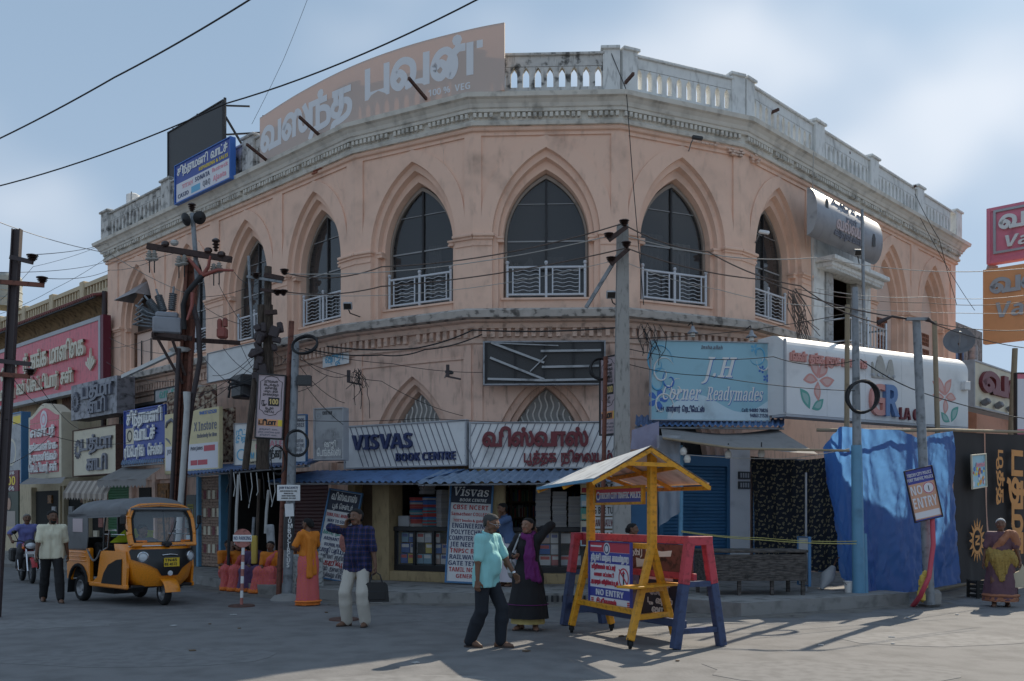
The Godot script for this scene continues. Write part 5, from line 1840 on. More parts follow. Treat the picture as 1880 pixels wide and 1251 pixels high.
func build_awnings():
	corrugated("tin_awning","blue corrugated tin awning under the left bookshop sign",mats.blue_tin,FL1.at(-.9,2.68,.25),FL1.at(3.3,2.62,.25),FL1.at(-1.3,2.4,1.5),FL1.at(2.9,2.33,1.62),26)
	corrugated("tin_awning","greyish corrugated tin awning under the Tamil bookshop sign",mats.faded_tin,FC.at(-.6,2.6,.3),FC.at(3.1,2.62,.3),FC.at(-1.0,2.3,1.45),FC.at(3.1,2.34,1.5),22)
	corrugated("tin_awning","long blue corrugated awning over the dark shop where women sit",mats.blue_tin,FWL.at(8.1,2.95,.9),FWL.at(13.2,2.95,.6),FWL.at(9.3,2.62,2.25),FWL.at(14.9,2.72,2.1),34)
	corrugated("tin_awning","narrow blue tin strip below the light blue shop sign",mats.blue_tin,P(1168,763,20.7),P(1440,769,20.7),P(1166,781,20.0),P(1440,783,20.0),26)
	corrugated("tin_awning","small blue tin awning below the blue watch board",mats.faded_tin,P(225,846,27.6),P(300,842,26.0),P(222,854,27.2),P(300,848,25.7),18)
	var o:=thing("striped_awning","small striped cloth awning with a scalloped edge over the coffee shop","awning","",at3(P(158,900,28)))
	var a:=P(128,884,29.2)
	var b:=P(210,882,27.4)
	var c:=P(115,905,28.2)
	var d:=P(196,908,26.4)
	var n0:=16
	for i in n0:
		var t0:=float(i)/n0
		var t1:=float(i+1)/n0
		var mb:=MB.new()
		mb.quad(c.lerp(d,t0),c.lerp(d,t1),a.lerp(b,t1),a.lerp(b,t0))
		var c0:=c.lerp(d,t0)
		var c1:=c.lerp(d,t1)
		mb.quad(c0-Vector3(0,.12,0),c1-Vector3(0,.12,0),c1,c0)
		mb.tri(c0-Vector3(0,.12,0),(c0+c1)/2-Vector3(0,.2,0),c1-Vector3(0,.12,0))
		wpart(mb,"stripe",mats["stripe_a" if i % 2 else "stripe_b"],o)
	o=thing("cloth_awning","grey tarpaulin awning with a toothed edge beside the striped one","awning","",at3(P(240,885,25.5)))
	var mb:=MB.new()
	cloth_sheet(mb,[P(226,858,27.6),P(296,858,25.9)],[P(178,882,26.8),P(268,880,24.6)],6,14,.05,3,.05)
	wpart(mb,"cloth",mats.awning_cloth,o)
	for i in 14:
		var p:=P(178,882,26.8).lerp(P(268,880,24.6),i/14.0)
		var q:=P(178,882,26.8).lerp(P(268,880,24.6),(i+1)/14.0)
		mb.quad(p-Vector3(0,.14,0),q-Vector3(0,.14,0),q,p)
		mb.tri(p-Vector3(0,.14,0),(p+q)/2-Vector3(0,.22,0),q-Vector3(0,.14,0))
	wpart(mb,"valance",mats.grey_tarp,o)
	cloth_sheet(mb,[P(55,877,31.5),P(120,876,29.6)],[P(34,890,30.4),P(112,888,28.6)],4,10,.05,5,.04)
	single(mb,"cloth_awning",mats.grey_tarp,"drooping grey awning with a red edge below the gabled red sign","awning")
	cloth_sheet(mb,[P(1213,784,20.3),P(1330,786,20.3),P(1425,787,20.4)],[P(1217,806,18.5),P(1350,822,18.3),P(1502,834,18.2)],10,26,.09,9,.12,2.0)
	single(mb,"cloth_awning",mats.grey_tarp,"wide sagging grey cloth awning beneath the light blue shop sign","awning")
	mb.tube([P(1217,805,18.5),P(1350,824,18.28),P(1560,828,18.0)],.025,6)
	single(mb,"bamboo_pole",mats.bamboo,"long bamboo pole carrying the front of the grey cloth awning","pole")
	cloth_sheet(mb,[P(1160,790,19.6),P(1210,774,19.4)],[P(1158,826,19.6),P(1211,822,19.4)],6,8,.06,12)
	single(mb,"hanging_cloth",mats.lilac_cloth,"pale lilac cloth hung between the concrete pole and the grey awning","cloth")
	cloth_sheet(mb,[P(1206,800,18.9),P(1250,800,18.7)],[P(1210,968,18.9),P(1249,940,18.7)],12,8,.12,14,.0,2.0)
	single(mb,"plastic_sheet",mats.thin_plastic,"cloudy clear plastic sheet hanging from the light blue post","sheet")

func build_right_shops():
	var f:=FR1
	var o:=thing("blue_shuttered_shop","closed shop with a bright blue rolling shutter between grey cloth and floral curtain","shopfront","",at3(FR1.at(1.6,.22,0)))
	shutter(o,f,1.05,2.75,.4,2.75,.02,mats.blue_shutter,.075)
	var mb:=MB.new()
	fbox(mb,f,.95,1.05,.22,3.0,-.1,.08)
	fbox(mb,f,2.75,2.83,.22,3.0,-.1,.08)
	fbox(mb,f,1.05,2.75,2.74,2.98,-.1,.12)
	wpart(mb,"shutter_frame",mats.blue_shutter,o)
	fbox(mb,f,.06,.94,.22,3.2,-.2,.02)
	wpart(mb,"pier",mats.pink_lower,o)
	fbox(mb,f,.25,.8,.22,2.3,.021,.06,.01)
	wpart(mb,"door",mats.blue_door,o)
	fbox(mb,f,2.84,3.4,.22,3.2,-.1,.06)
	wpart(mb,"pier",mats.board_white,o)
	fbox(mb,f,.3,3.3,.1,2.66,-.6,-.25)
	wpart(mb,"inner_wall",mats.interior_dark,o)
	for q in [[866,880],[884,898]]:
		var b:=board("meter_box","black meter box with slots on the white pier, "+("upper" if q[0]==866 else "lower")+" one","meter",FR1,.1,1357,1379,q[0],q[1],.06,mats.board_dark)
		for i in 4:patch(b,.12+i*.2,.2,.24+i*.2,.8,"board_grey","slot")
	var sf:=Facet.new(P(1193.5,0,20.1)*Vector3(1,0,1),P(1414,0,20.45)*Vector3(1,0,1))
	var b:=board("readymades_sign","light blue clothing shop sign with white script lettering and curling flourishes","sign",sf,.0,1194,1414,624,772,.1,mats.sign_blue,mats.frame_grey,.02)
	var sw:=PackedVector2Array([Vector2(.49*b[1],.03),Vector2(.49*b[1],.5)])
	for i in 15:sw.append(Vector2(lerpf(.49,-.35,i/14.0)*b[1],.45-.22*sin(i*.45)-.012*i))
	sw.append(Vector2(-.36*b[1],.03))
	mb.prism(sw,.0015,at3(Vector3(0,0,.0005)),false)
	part(mb,"pale_field",mats.sign_pale_blue,b[0])
	L(b,"J.H",.425,.542,.24,"letter_blue",{"fit":.3,"slant":.35,"face": "Droid Serif","z":.002})
	L(b,"J.H",.42,.55,.24,"letter_white",{"fit":.3,"slant":.35,"face": "Droid Serif","z":.006})
	L(b,"Corner",.104,.252,.17,"letter_blue",{"fit":.32,"slant":.35,"face": "Droid Serif","z":.003})
	L(b,"Readymades",.464,.252,.16,"letter_blue",{"fit":.48,"slant":.35,"face": "Droid Serif","z":.003})
	L(b,"Corner",.1,.26,.17,"letter_white",{"fit":.32,"slant":.35,"face": "Droid Serif","z":.006})
	L(b,"Readymades",.46,.26,.16,"letter_white",{"fit":.48,"slant":.35,"face": "Droid Serif","z":.006})
	L(b,"Insha allah",.42,.9,.045,"letter_slate",{"fit":.18,"slant":.2,"z":.005})
	L(b,"J.H",.05,.12,.05,"letter_navy",{"fit":.06,"z":.006})
	L(b,"கார்னர் ரெடிமேட்ஸ்",.13,.115,.05,"letter_navy",{"fit":.32,"z":.006,"pen":.26})
	L(b,"Cell: 94880 70826",.76,.12,.045,"letter_navy",{"fit":.22,"z":.006})
	L(b,"94863 21526",.83,.055,.045,"letter_navy",{"fit":.15,"z":.006})
	for q in [[.06,.72,.2,.0,"letter_sky"],[.1,.6,.16,.5,"letter_white"],[.07,.48,.14,1.0,"letter_sky"],[.16,.5,.1,2.0,"letter_blue"],[.9,.85,.12,3.6,"letter_sky"],[.95,.75,.1,3.0,"letter_white"],[.1,.18,.16,5.5,"letter_white"],[.22,.4,.1,1.2,"letter_white"]]:
		var pts:=[]
		var rad:=[]
		for i in 22:
			var t:=i/21.0
			var a:float=q[3]+t*6.5
			var r:float=q[2]*b[2]*(1.0-t*.8)
			pts.append(Vector3((q[0]-.5)*b[1]+cos(a)*r,q[1]*b[2]+sin(a)*r*1.3,.003))
			rad.append(.004+.016*sin(t*PI))
		mb.tube(pts,rad,5)
		part(mb,"flourish",mats[q[4]],b[0])
	for q in [[.06,.26,.13,"letter_blue"],[.93,.66,.05,"letter_blue"],[.87,.92,.06,"letter_sky"],[.97,.55,.05,"letter_blue"]]:
		for k in 5:
			var pl:=PackedVector2Array()
			var c:=Vector2((q[0]-.5)*b[1],q[1]*b[2])
			var a:=TAU*k/5
			for i in 9:pl.append(c+Vector2.from_angle(a+(i-4)*.13)*q[2]*b[2]*(.25 if i==0 or i==8 else 1.0-.03*(i-4)*(i-4)))
			mb.prism(pl,.004,at3(Vector3(0,0,.001)),false)
		part(mb,"printed_flower",mats[q[3]],b[0])
	for px in [1272,1380]:
		var l:=thing("hanging_lamp","small white lamp above the light blue sign, "+("over its script initials" if px==1272 else "near its far flower corner"),"lamp","lamps over the light blue sign",at3(P(px,612+(px-1272)*.07,19.9)))
		mb.lathe([Vector2(.0,-.08),Vector2(.045,-.07),Vector2(.05,-.02),Vector2(.03,.02)],10,Transform3D.IDENTITY)
		part(mb,"bulb",mats.bulb_glass,l)
		mb.lathe([Vector2(.12,.0),Vector2(.05,.07),Vector2(.03,.14),Vector2(.0,.15)],12,Transform3D.IDENTITY)
		part(mb,"shade",mats.zinc,l)
		mb.tube([Vector3(0,.15,0),Vector3(0,.25,-.1),Vector3(0,.25,-.5)],.012,6)
		part(mb,"arm",mats.black_iron,l)
	for q in [[1255,828],[1337,834],[1398,832],[1262,842]]:
		var l:=thing("bulb",["paper wrapped bulb under the grey awning by the blue post","bulb hanging under the middle of the grey awning","bulb hanging near the white pier under the grey awning","round bulb on a wire beside the plastic sheet"][[1255,1337,1398,1262].find(q[0])],"lamp","bulbs under the grey awning",at3(P(q[0],q[1],18.6)))
		mb.lathe([Vector2(.0,-.09),Vector2(.05,-.08),Vector2(.07,-.02),Vector2(.055,.04),Vector2(.025,.07)],10,Transform3D.IDENTITY)
		part(mb,"globe",mats.bulb_glass,l)
		mb.tube([Vector3(0,.06,0),Vector3(0,.2,.02)],.012,6)
		part(mb,"holder",mats.black_iron,l)
	cloth_sheet(mb,[P(1378,838,20.6),P(1470,842,19.9),P(1546,836,19.3)],[P(1388,1028,20.6),P(1470,1048,19.9),P(1552,1050,19.3)],14,40,.1,21,.04,5.0)
	single(mb,"floral_curtain",mats.floral_cloth,"dark navy curtain printed with cream leaves behind the wooden table","curtain")
	var tb:=thing("wooden_stall_table","old dark wooden box table on thin legs standing on the platform","table","",yaw(P(1376,1080,18.0),4))
	tb.position.y=.22
	mb.box(Vector3(0,.79,0),Vector3(1.88,.05,.9),Basis.IDENTITY,.01)
	part(mb,"table_top",mats.old_table,tb)
	for i in 5:
		mb.box(Vector3(0,.31+i*.095,.42),Vector3(1.82,.093,.03-.002*(i % 2)),Basis.IDENTITY,.004)
		part(mb,"plank",mats.old_table,tb)
	for s in [-1.0,1.0]:
		mb.box(Vector3(s*.9,.5,0),Vector3(.04,.52,.82))
		part(mb,"side_board",mats.old_table,tb)
	for q in [[-.86,.38],[-.3,.36],[.3,.36],[.86,.38],[-.86,-.38],[.86,-.38]]:
		mb.box(Vector3(q[0],.14,q[1]),Vector3(.06,.28,.06))
		part(mb,"leg",mats.old_table,tb)
	var bk:=thing("bucket","small white plastic bucket beside the light blue post","bucket","",at3(Vector3(0,.22,0)+P(1559,1085,18.3)*Vector3(1,0,1)))
	mb.lathe([Vector2(.0,.0),Vector2(.07,.0),Vector2(.09,.19),Vector2(.1,.2),Vector2(.1,.21),Vector2(.085,.2),Vector2(.065,.02),Vector2(0,.02)],16,Transform3D.IDENTITY)
	part(mb,"tub",mats.bucket_white,bk)
	var arc:=[]
	for i in 9:arc.append(Vector3(cos(PI*i/8)*.1,.2-sin(PI*i/8)*.07,.06))
	mb.tube(arc,.004,5)
	part(mb,"handle",mats.black_iron,bk)
	var um:=thing("folded_umbrella","grey folded umbrella leaning at the foot of the floral curtain","umbrella","",at3(P(1522,1086,18.9)*Vector3(1,0,1)+Vector3(0,.22,0)))
	mb.tube([Vector3(-.16,.02,.05),Vector3(-.02,.25,0),Vector3(.1,.45,-.03)],[.03,.15,.05],9)
	part(mb,"cloth",mats.board_grey,um)
	mb.tube([Vector3(.1,.45,-.03),Vector3(.17,.6,-.05),Vector3(.22,.62,-.05)],.014,6)
	part(mb,"handle",mats.brown_wood,um)
	b=board("leaning_board","pale blue white panel leaning on its edge between table and curtain","panel",Facet.new(P(1462,0,18.9)*Vector3(1,0,1),P(1490,0,18.2)*Vector3(1,0,1)),.0,1466,1487,985,1074,.03,mats.board_white,mats.frame_blue,.02)
	mb.tube([P(1480,1086,18.7)*Vector3(1,0,1)+Vector3(0,.2,0),P(1480,868,18.7)],.022,6)
	single(mb,"iron_pipe",mats.zinc,"thin upright iron pipe in front of the floral curtain","pipe")
	var tp:=[P(1510,822,19.4),P(1545,784,18.8),P(1600,788,18.7),P(1650,790,19.0),P(1688,806,19.3),P(1722,796,19.6),P(1745,792,20.0)]
	var bt:=[P(1545,1060,19.0),P(1570,1084,18.6),P(1610,1088,18.6),P(1650,1088,18.9),P(1690,1084,19.2),P(1726,1079,19.5),P(1758,1070,20.0)]
	cloth_sheet(mb,tp,bt,60,110,.2,31,.0,2.2)
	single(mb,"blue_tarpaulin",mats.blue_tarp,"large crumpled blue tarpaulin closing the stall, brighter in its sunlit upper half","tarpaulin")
	for q in [[[P(1747,793,20.1),P(1808,796,21.4)],[P(1757,1072,20.1),P(1815,1064,21.4)],"black_banner","black banner with a yellow sun emblem and a small colour poster, beside the tarpaulin",41],[[P(1810,796,21.4),P(1890,800,23.0)],[P(1816,1064,21.4),P(1896,1054,23.0)],"black_banner","black banner with large orange sideways Tamil letters behind the old woman",43]]:
		cloth_sheet(mb,q[0],q[1],16,16,.045,q[4],.0,.7)
		var o2:=thing(q[2],q[3],"banner","",at3((q[1][0]+q[1][1])/2))
		wpart(mb,"cloth",mats.black_banner,o2)
		var bf:=Facet.new(q[1][0]*Vector3(1,0,1),q[1][1]*Vector3(1,0,1))
		var hold:=[Node3D.new(),bf.length,3.0]
		hold[0].name="print"
		if q[4]==41:
			var c:=Vector2(bf.length*.52,1.12)
			for k in 16:
				var a:=TAU*k/16
				mb.prism(PackedVector2Array([c+Vector2.from_angle(a-.15)*.3,c+Vector2.from_angle(a+.15)*.3,c+Vector2.from_angle(a)*.47]),.004,bf.frame(0,.0,.07),false)
			for k in 24:
				var a:=TAU*k/24
				var e:=TAU*(k+1)/24
				mb.prism(PackedVector2Array([c+Vector2.from_angle(a)*.22,c+Vector2.from_angle(a)*.29,c+Vector2.from_angle(e)*.29,c+Vector2.from_angle(e)*.22]),.005,bf.frame(0,.0,.07),false)
			wpart(mb,"sun_emblem",mats.banner_orange,o2)
			type_text(mb,"N",.24,.005,"Droid Sans",2.0)
			mb.move(bf.frame(bf.length*.52-.12,1.23,.075)*Transform3D(Basis(Vector3(0,0,1),-PI/2),Vector3.ZERO))
			wpart(mb,"lettering",mats.banner_orange,o2)
			var pb:=[board_at("colour_poster","bright tilted colour poster pinned high on the black banner","poster",bf.frame(bf.length*.5,2.22,.12)*Transform3D(Basis(Vector3(0,0,1),.08),Vector3.ZERO),.85,.72,.01,mats.sign_blue,mats.board_cream,.03),.85,.72]
			for k in 26:
				disc(pb,.12+rng.randf()*.76,.12+rng.randf()*.5,.03+rng.randf()*.03,["letter_red","letter_yellow","letter_blue","letter_orange","print_white"][k % 5],"printed_dot",.002+k*.0003,.0,10)
			L(pb,"Assorted",.3,.62,.14,"letter_pink",{"fit":.6,"z":.012,"bold":1.6,"slant":.2})
		else:
			for w in [["பத்மா",.5,.4,2.3,.3],["முத்து",.22,.08,1.2,.24]]:
				pen_text(mb,w[0],w[1],w[4],.004,w[3]/pen_width(w[0],w[1]))
				mb.move(bf.frame(bf.length*w[2]+.05,3.05,.1)*Transform3D(Basis(Vector3(0,0,1),-PI/2),Vector3.ZERO))
				wpart(mb,"lettering",mats.banner_orange,o2)
		hold[0].free()
	mb.tube([P(1500,790,19.3),P(1640,791,19.2),P(1752,790,20.1)],.035,7)
	single(mb,"bamboo_pole",mats.bamboo,"bamboo pole along the top of the blue tarpaulin","pole")
	mb.tube([P(1745,790,20.1),P(1892,794,23.2)],.035,7)
	single(mb,"bamboo_pole",mats.bamboo,"bamboo pole along the top of the black banners","pole")
	o=thing("wing_shopfronts","dim closed shopfronts behind the tarpaulin on the street wing","shopfront","",at3(FWR.at(7,0,0)))
	fbox(mb,FWR,.1,13.6,.1,2.88,-.35,-.05)
	wpart(mb,"wall",mats.pink_lower,o)
	fbox(mb,FWR,.3,13.5,2.75,2.9,-.04,1.2)
	wpart(mb,"canopy",mats.concrete,o)
	for k in 4:shutter(o,FWR,.5+k*3.3,3.2+k*3.3,.2,2.6,.0,mats.blue_shutter)

func build_white_sign():
	var a:=P(1444,0,20.0)*Vector3(1,0,1)
	var c:=P(1778,0,23.1)*Vector3(1,0,1)
	var f:=Facet.new(a,c)
	var o:=thing("white_jewellery_sign","long white lightbox sign with rounded top, red flowers and a crown, over the blue tarpaulin","sign","",f.frame(f.length/2,3.72,0))
	var W:=f.length
	var mb:=MB.new()
	var prof:=[Vector2(.0,.0),Vector2(.0,1.28)]
	for i in 9:
		var t:=PI/2*i/8
		prof.append(Vector2(-.42+.42*cos(t),1.28+.36*sin(t)))
	prof.append(Vector2(-.8,1.62))
	prof.append(Vector2(-.8,.0))
	prof.append(Vector2(.0,.0))
	var seg:=5
	for s in seg:
		var x0:=-W/2+W*s/seg+.003
		var x1:=-W/2+W*(s+1)/seg-.003
		for i in prof.size()-1:
			mb.quad(Vector3(x0,prof[i].y,prof[i].x),Vector3(x1,prof[i].y,prof[i].x),Vector3(x1,prof[i+1].y,prof[i+1].x),Vector3(x0,prof[i+1].y,prof[i+1].x))
		for x in [x0,x1]:
			for i in range(1,prof.size()-2):
				mb.tri(Vector3(x,0,0),Vector3(x,prof[i].y,prof[i].x),Vector3(x,prof[i+1].y,prof[i+1].x))
		part(mb,"panel",mats.board_white,o)
	var b:=[o,W,1.64]
	mb.box(Vector3(-W/2-.02,.78,-.02),Vector3(.05,1.5,.04))
	mb.box(Vector3(0,-.03,-.2),Vector3(W,.05,.4))
	part(mb,"frame",mats.frame_grey,o)
	line(o,"உங்கள் தங்க நகை மாளிகை",-W/2+.1,1.1,.002,.13,mats.letter_coral,{"fit":2.3,"pen":.3,"depth":.05})
	for s in [[-W/2+.8,.58,1.0,1.0],[W/2-.75,.5,-1.0,.92]]:
		var x0:float=s[0]
		for q in [[.12,.2,.5,2.1,"letter_coral"],[.14,.2,.5,1.1,"letter_coral"],[.12,.16,.44,3.2,"letter_coral"],[.16,.16,.46,.1,"letter_coral"],[.12,.14,.42,-1.5,"letter_coral"],[.44,.46,.2,.4,"letter_coral"],[-.12,-.45,.5,2.2,"letter_green"],[-.06,-.45,.42,.6,"letter_green"]]:
			for ring in [1.0,.62]:
				var pl:=PackedVector2Array()
				var d:=Vector2.from_angle(q[3])
				for i in 17:
					var t:=i/16.0
					var wd:float=sin(t*PI)*q[2]*.24*ring
					pl.append(Vector2(q[0],q[1])+d*q[2]*lerpf(.5,t,ring)+d.orthogonal()*(wd+.08*q[2]*sin(t*3.0)))
				for i in range(15,0,-1):
					var t:=i/16.0
					var wd:float=sin(t*PI)*q[2]*.24*ring
					pl.append(Vector2(q[0],q[1])+d*q[2]*lerpf(.5,t,ring)-d.orthogonal()*(wd-.08*q[2]*sin(t*3.0)))
				for i in pl.size():pl[i]=Vector2(x0+pl[i].x*s[2]*s[3],s[1]+pl[i].y*s[3])
				mb.prism(pl,.003 if ring==1.0 else .005,at3(Vector3(0,0,.001)),false)
				part(mb,"painted_petal" if q[4]=="letter_coral" else "painted_leaf",mats[q[4] if ring==1.0 else "letter_pale_coral" if q[4]=="letter_coral" else "letter_pale_green"],o)
	var pl:=PackedVector2Array()
	var cx:=-.05
	pl.append(Vector2(cx-.36,.92))
	pl.append(Vector2(cx+.36,.92))
	for i in 21:
		var t:=1.0-i/20.0
		pl.append(Vector2(cx+(t-.5)*(.72+.3*sin(t*PI)),1.05+(.2+.18*sin(t*PI))*absf(cos(t*PI*2.5)) ))
	mb.prism(pl,.03,at3(Vector3(0,0,.001)),false)
	part(mb,"crown",mats.letter_gold_dull,o)
	for i in 5:disc(b,.5+(cx+(i-2)*.17)/W,.6,.035,"letter_grey","crown_stone",.05)
	line(o,"G",cx-.45,.1,.002,.68,mats.letter_coral,{"bold":1.9,"depth":.08,"fit":.5})
	line(o,"R",cx+.0,.1,.006,.68,mats.letter_steelblue,{"bold":1.9,"depth":.1,"fit":.45})
	line(o,"LA GS",cx+.55,.06,.002,.26,mats.letter_maroon,{"bold":1.4,"depth":.05,"fit":.85})
	mb.box(Vector3(W/2-.18,.95,.06),Vector3(.2,.2,.12),Basis.IDENTITY,.01)
	part(mb,"junction_box",mats.board_white,o)
	var d:=thing("satellite_dish","grey satellite dish behind the far end of the white sign","dish","",at3(P(1764,668,24.5)))
	var t:=Transform3D(Basis(Vector3(1,0,0),1.15),P(1761,627,24.5)-d.position)
	t.basis=Basis(Vector3.UP,-.35)*t.basis
	mb.lathe([Vector2(.0,-.1),Vector2(.2,-.07),Vector2(.36,.02),Vector2(.37,.03),Vector2(.2,-.055),Vector2(.0,-.085)],24,t)
	part(mb,"reflector",mats.dish_grey,d)
	mb.tube([t*Vector3(.0,-.07,.3),t*Vector3(0,.35,.02)],.012,6)
	mb.ball(t*Vector3(0,.36,.0),.05,8)
	part(mb,"feed_arm",mats.zinc,d)
	mb.tube([Vector3.ZERO,Vector3(0,.3,0),t*Vector3(0,-.09,0)],.03,7)
	part(mb,"stand",mats.rust_iron,d)
	var df:=FWR
	var ds:=thing("drum_sign","torn grey drum shaped sign hanging under the cornice above the white balcony","sign","",df.frame(4.0,8.32,.55))
	var dp:=[]
	for i in 11:
		var an:=-PI*.5+PI*i/10.0
		dp.append(Vector2(.26*cos(an),.57+.57*sin(an)))
	for i in 10:
		var n0:=Vector3(0,sin(-PI*.5+PI*i/10.0),cos(-PI*.5+PI*i/10.0))
		var n1:=Vector3(0,sin(-PI*.5+PI*(i+1)/10.0),cos(-PI*.5+PI*(i+1)/10.0))
		mb.quad_n(Vector3(-1.9,dp[i].y,dp[i].x),Vector3(1.9,dp[i].y,dp[i].x),Vector3(1.9,dp[i+1].y,dp[i+1].x),Vector3(-1.9,dp[i+1].y,dp[i+1].x),n0,n0,n1,n1)
	mb.quad(Vector3(1.9,0,0),Vector3(-1.9,0,0),Vector3(-1.9,1.14,0),Vector3(1.9,1.14,0))
	part(mb,"drum",mats.drum_grey,ds)
	for x in [-1.9,1.9]:
		for i in 10:mb.tri(Vector3(x,.57,0),Vector3(x,dp[i].y,dp[i].x),Vector3(x,dp[i+1].y,dp[i+1].x))
		part(mb,"end_cap",mats.board_grey,ds)
	for q in [["ரெடிமேட்ஸ் கடை",.78,.17,1.9,-.95],["நகர்",.6,.11,.6,-.3],["வல்லம்",.36,.2,1.5,-.85],["கவிதா நகை மாளிகை",.2,.1,1.7,-.9]]:
		pen_text(mb,q[0],q[2],.24,.02,q[3]/pen_width(q[0],q[2]))
		var zz:float=.26*sqrt(maxf(.05,1.0-pow((q[1]+q[2]/2-.57)/.57,2)))
		mb.move(Transform3D(Basis(Vector3(1,0,0),-(q[1]+q[2]/2-.57)*.6),Vector3(q[4],q[1],zz-.01)))
		part(mb,"lettering",mats.letter_slate if q[2]<.18 else mats.letter_faded,ds)
	for q in [[-1.35,.78,.16],[1.35,.45,.2]]:
		var pl2:=PackedVector2Array()
		for i in 9:pl2.append(Vector2(q[0],q[1])+Vector2.from_angle(TAU*i/9)*q[2]*(.55+.5*absf(sin(i*2.7)))*Vector2(.7,1.1))
		mb.prism(pl2,.004,Transform3D(Basis.IDENTITY,Vector3(0,0,.26*sqrt(1.0-pow((q[1]-.57)/.57,2))+.004)),false)
		part(mb,"torn_hole",mats.board_dark,ds)

# --- neighbouring houses, poles, wires
func pole_materials():
	var m:StandardMaterial3D
	mat("bamboo",Color(.3,.24,.16),.8,"stain",1.2)
	mat("galvanised",Color(.26,.28,.3),.5,"blotch",.8,.2)
	m=mat("pole_rust",Color(.2,.08,.055),.85,"blotch",1.3)
	m=mat("pole_wood",Color(.1,.075,.058),.9,"stain",.8)
	streaks(m,"wood",Vector3(5.0,.35,5.0))
	m=mat("pole_concrete",Color(.34,.33,.31),.92,"stain",.7)
	streaks(m,"streak",Vector3(1.2,.3,1.2))
	mat("pole_iron",Color(.05,.036,.038),.6,"stain",.8)
	mat("cross_arm",Color(.06,.035,.03),.8,"blotch",1.4)
	mat("porcelain",Color(.42,.41,.38),.25)
	mat("brown_porcelain",Color(.05,.03,.026),.3)
	mat("wire_black",Color(.016,.016,.018),.6)
	mat("wire_pale",Color(.42,.4,.37),.6)
	mat("wire_brown",Color(.12,.09,.075),.7)
	mat("pvc_white",Color(.52,.52,.5),.5,"stain",.8)
	mat("heat_red",Color(.3,.08,.06),.5,"stain",1.0)
	mat("hose_red",Color(.5,.06,.09),.4)
	mat("rag_yellow",Color(.62,.45,.1),.9)
	mat("tank_green",Color(.32,.33,.3),.6,"stain",.6)
	mat("drum_grey",Color(.3,.31,.34),.5,"stain",.8)
	mat("letter_faded",Color(.5,.4,.4),.6)
	mat("letter_pale_coral",Color(.62,.4,.36),.5)
	mat("letter_pale_green",Color(.3,.46,.42),.5)
	mat("letter_coral",Color(.6,.27,.23),.4)
	mat("letter_steelblue",Color(.12,.22,.42),.4)
	mat("letter_gold_dull",Color(.42,.4,.36),.5,"stain",2.0)
	mat("peach_wall",Color(.52,.3,.22),.88,"stain",.4)
	mat("grey_wall",Color(.3,.29,.28),.95,"grime",.5)
	mat("plinth_white",Color(.5,.5,.48),.9,"grime",1.2)
	mat("notice_yellow",Color(.3,.27,.04),.6,"stain",1.0)
	mat("meter_grey",Color(.14,.15,.145),.6,"stain",.8)
	vehicle_materials()

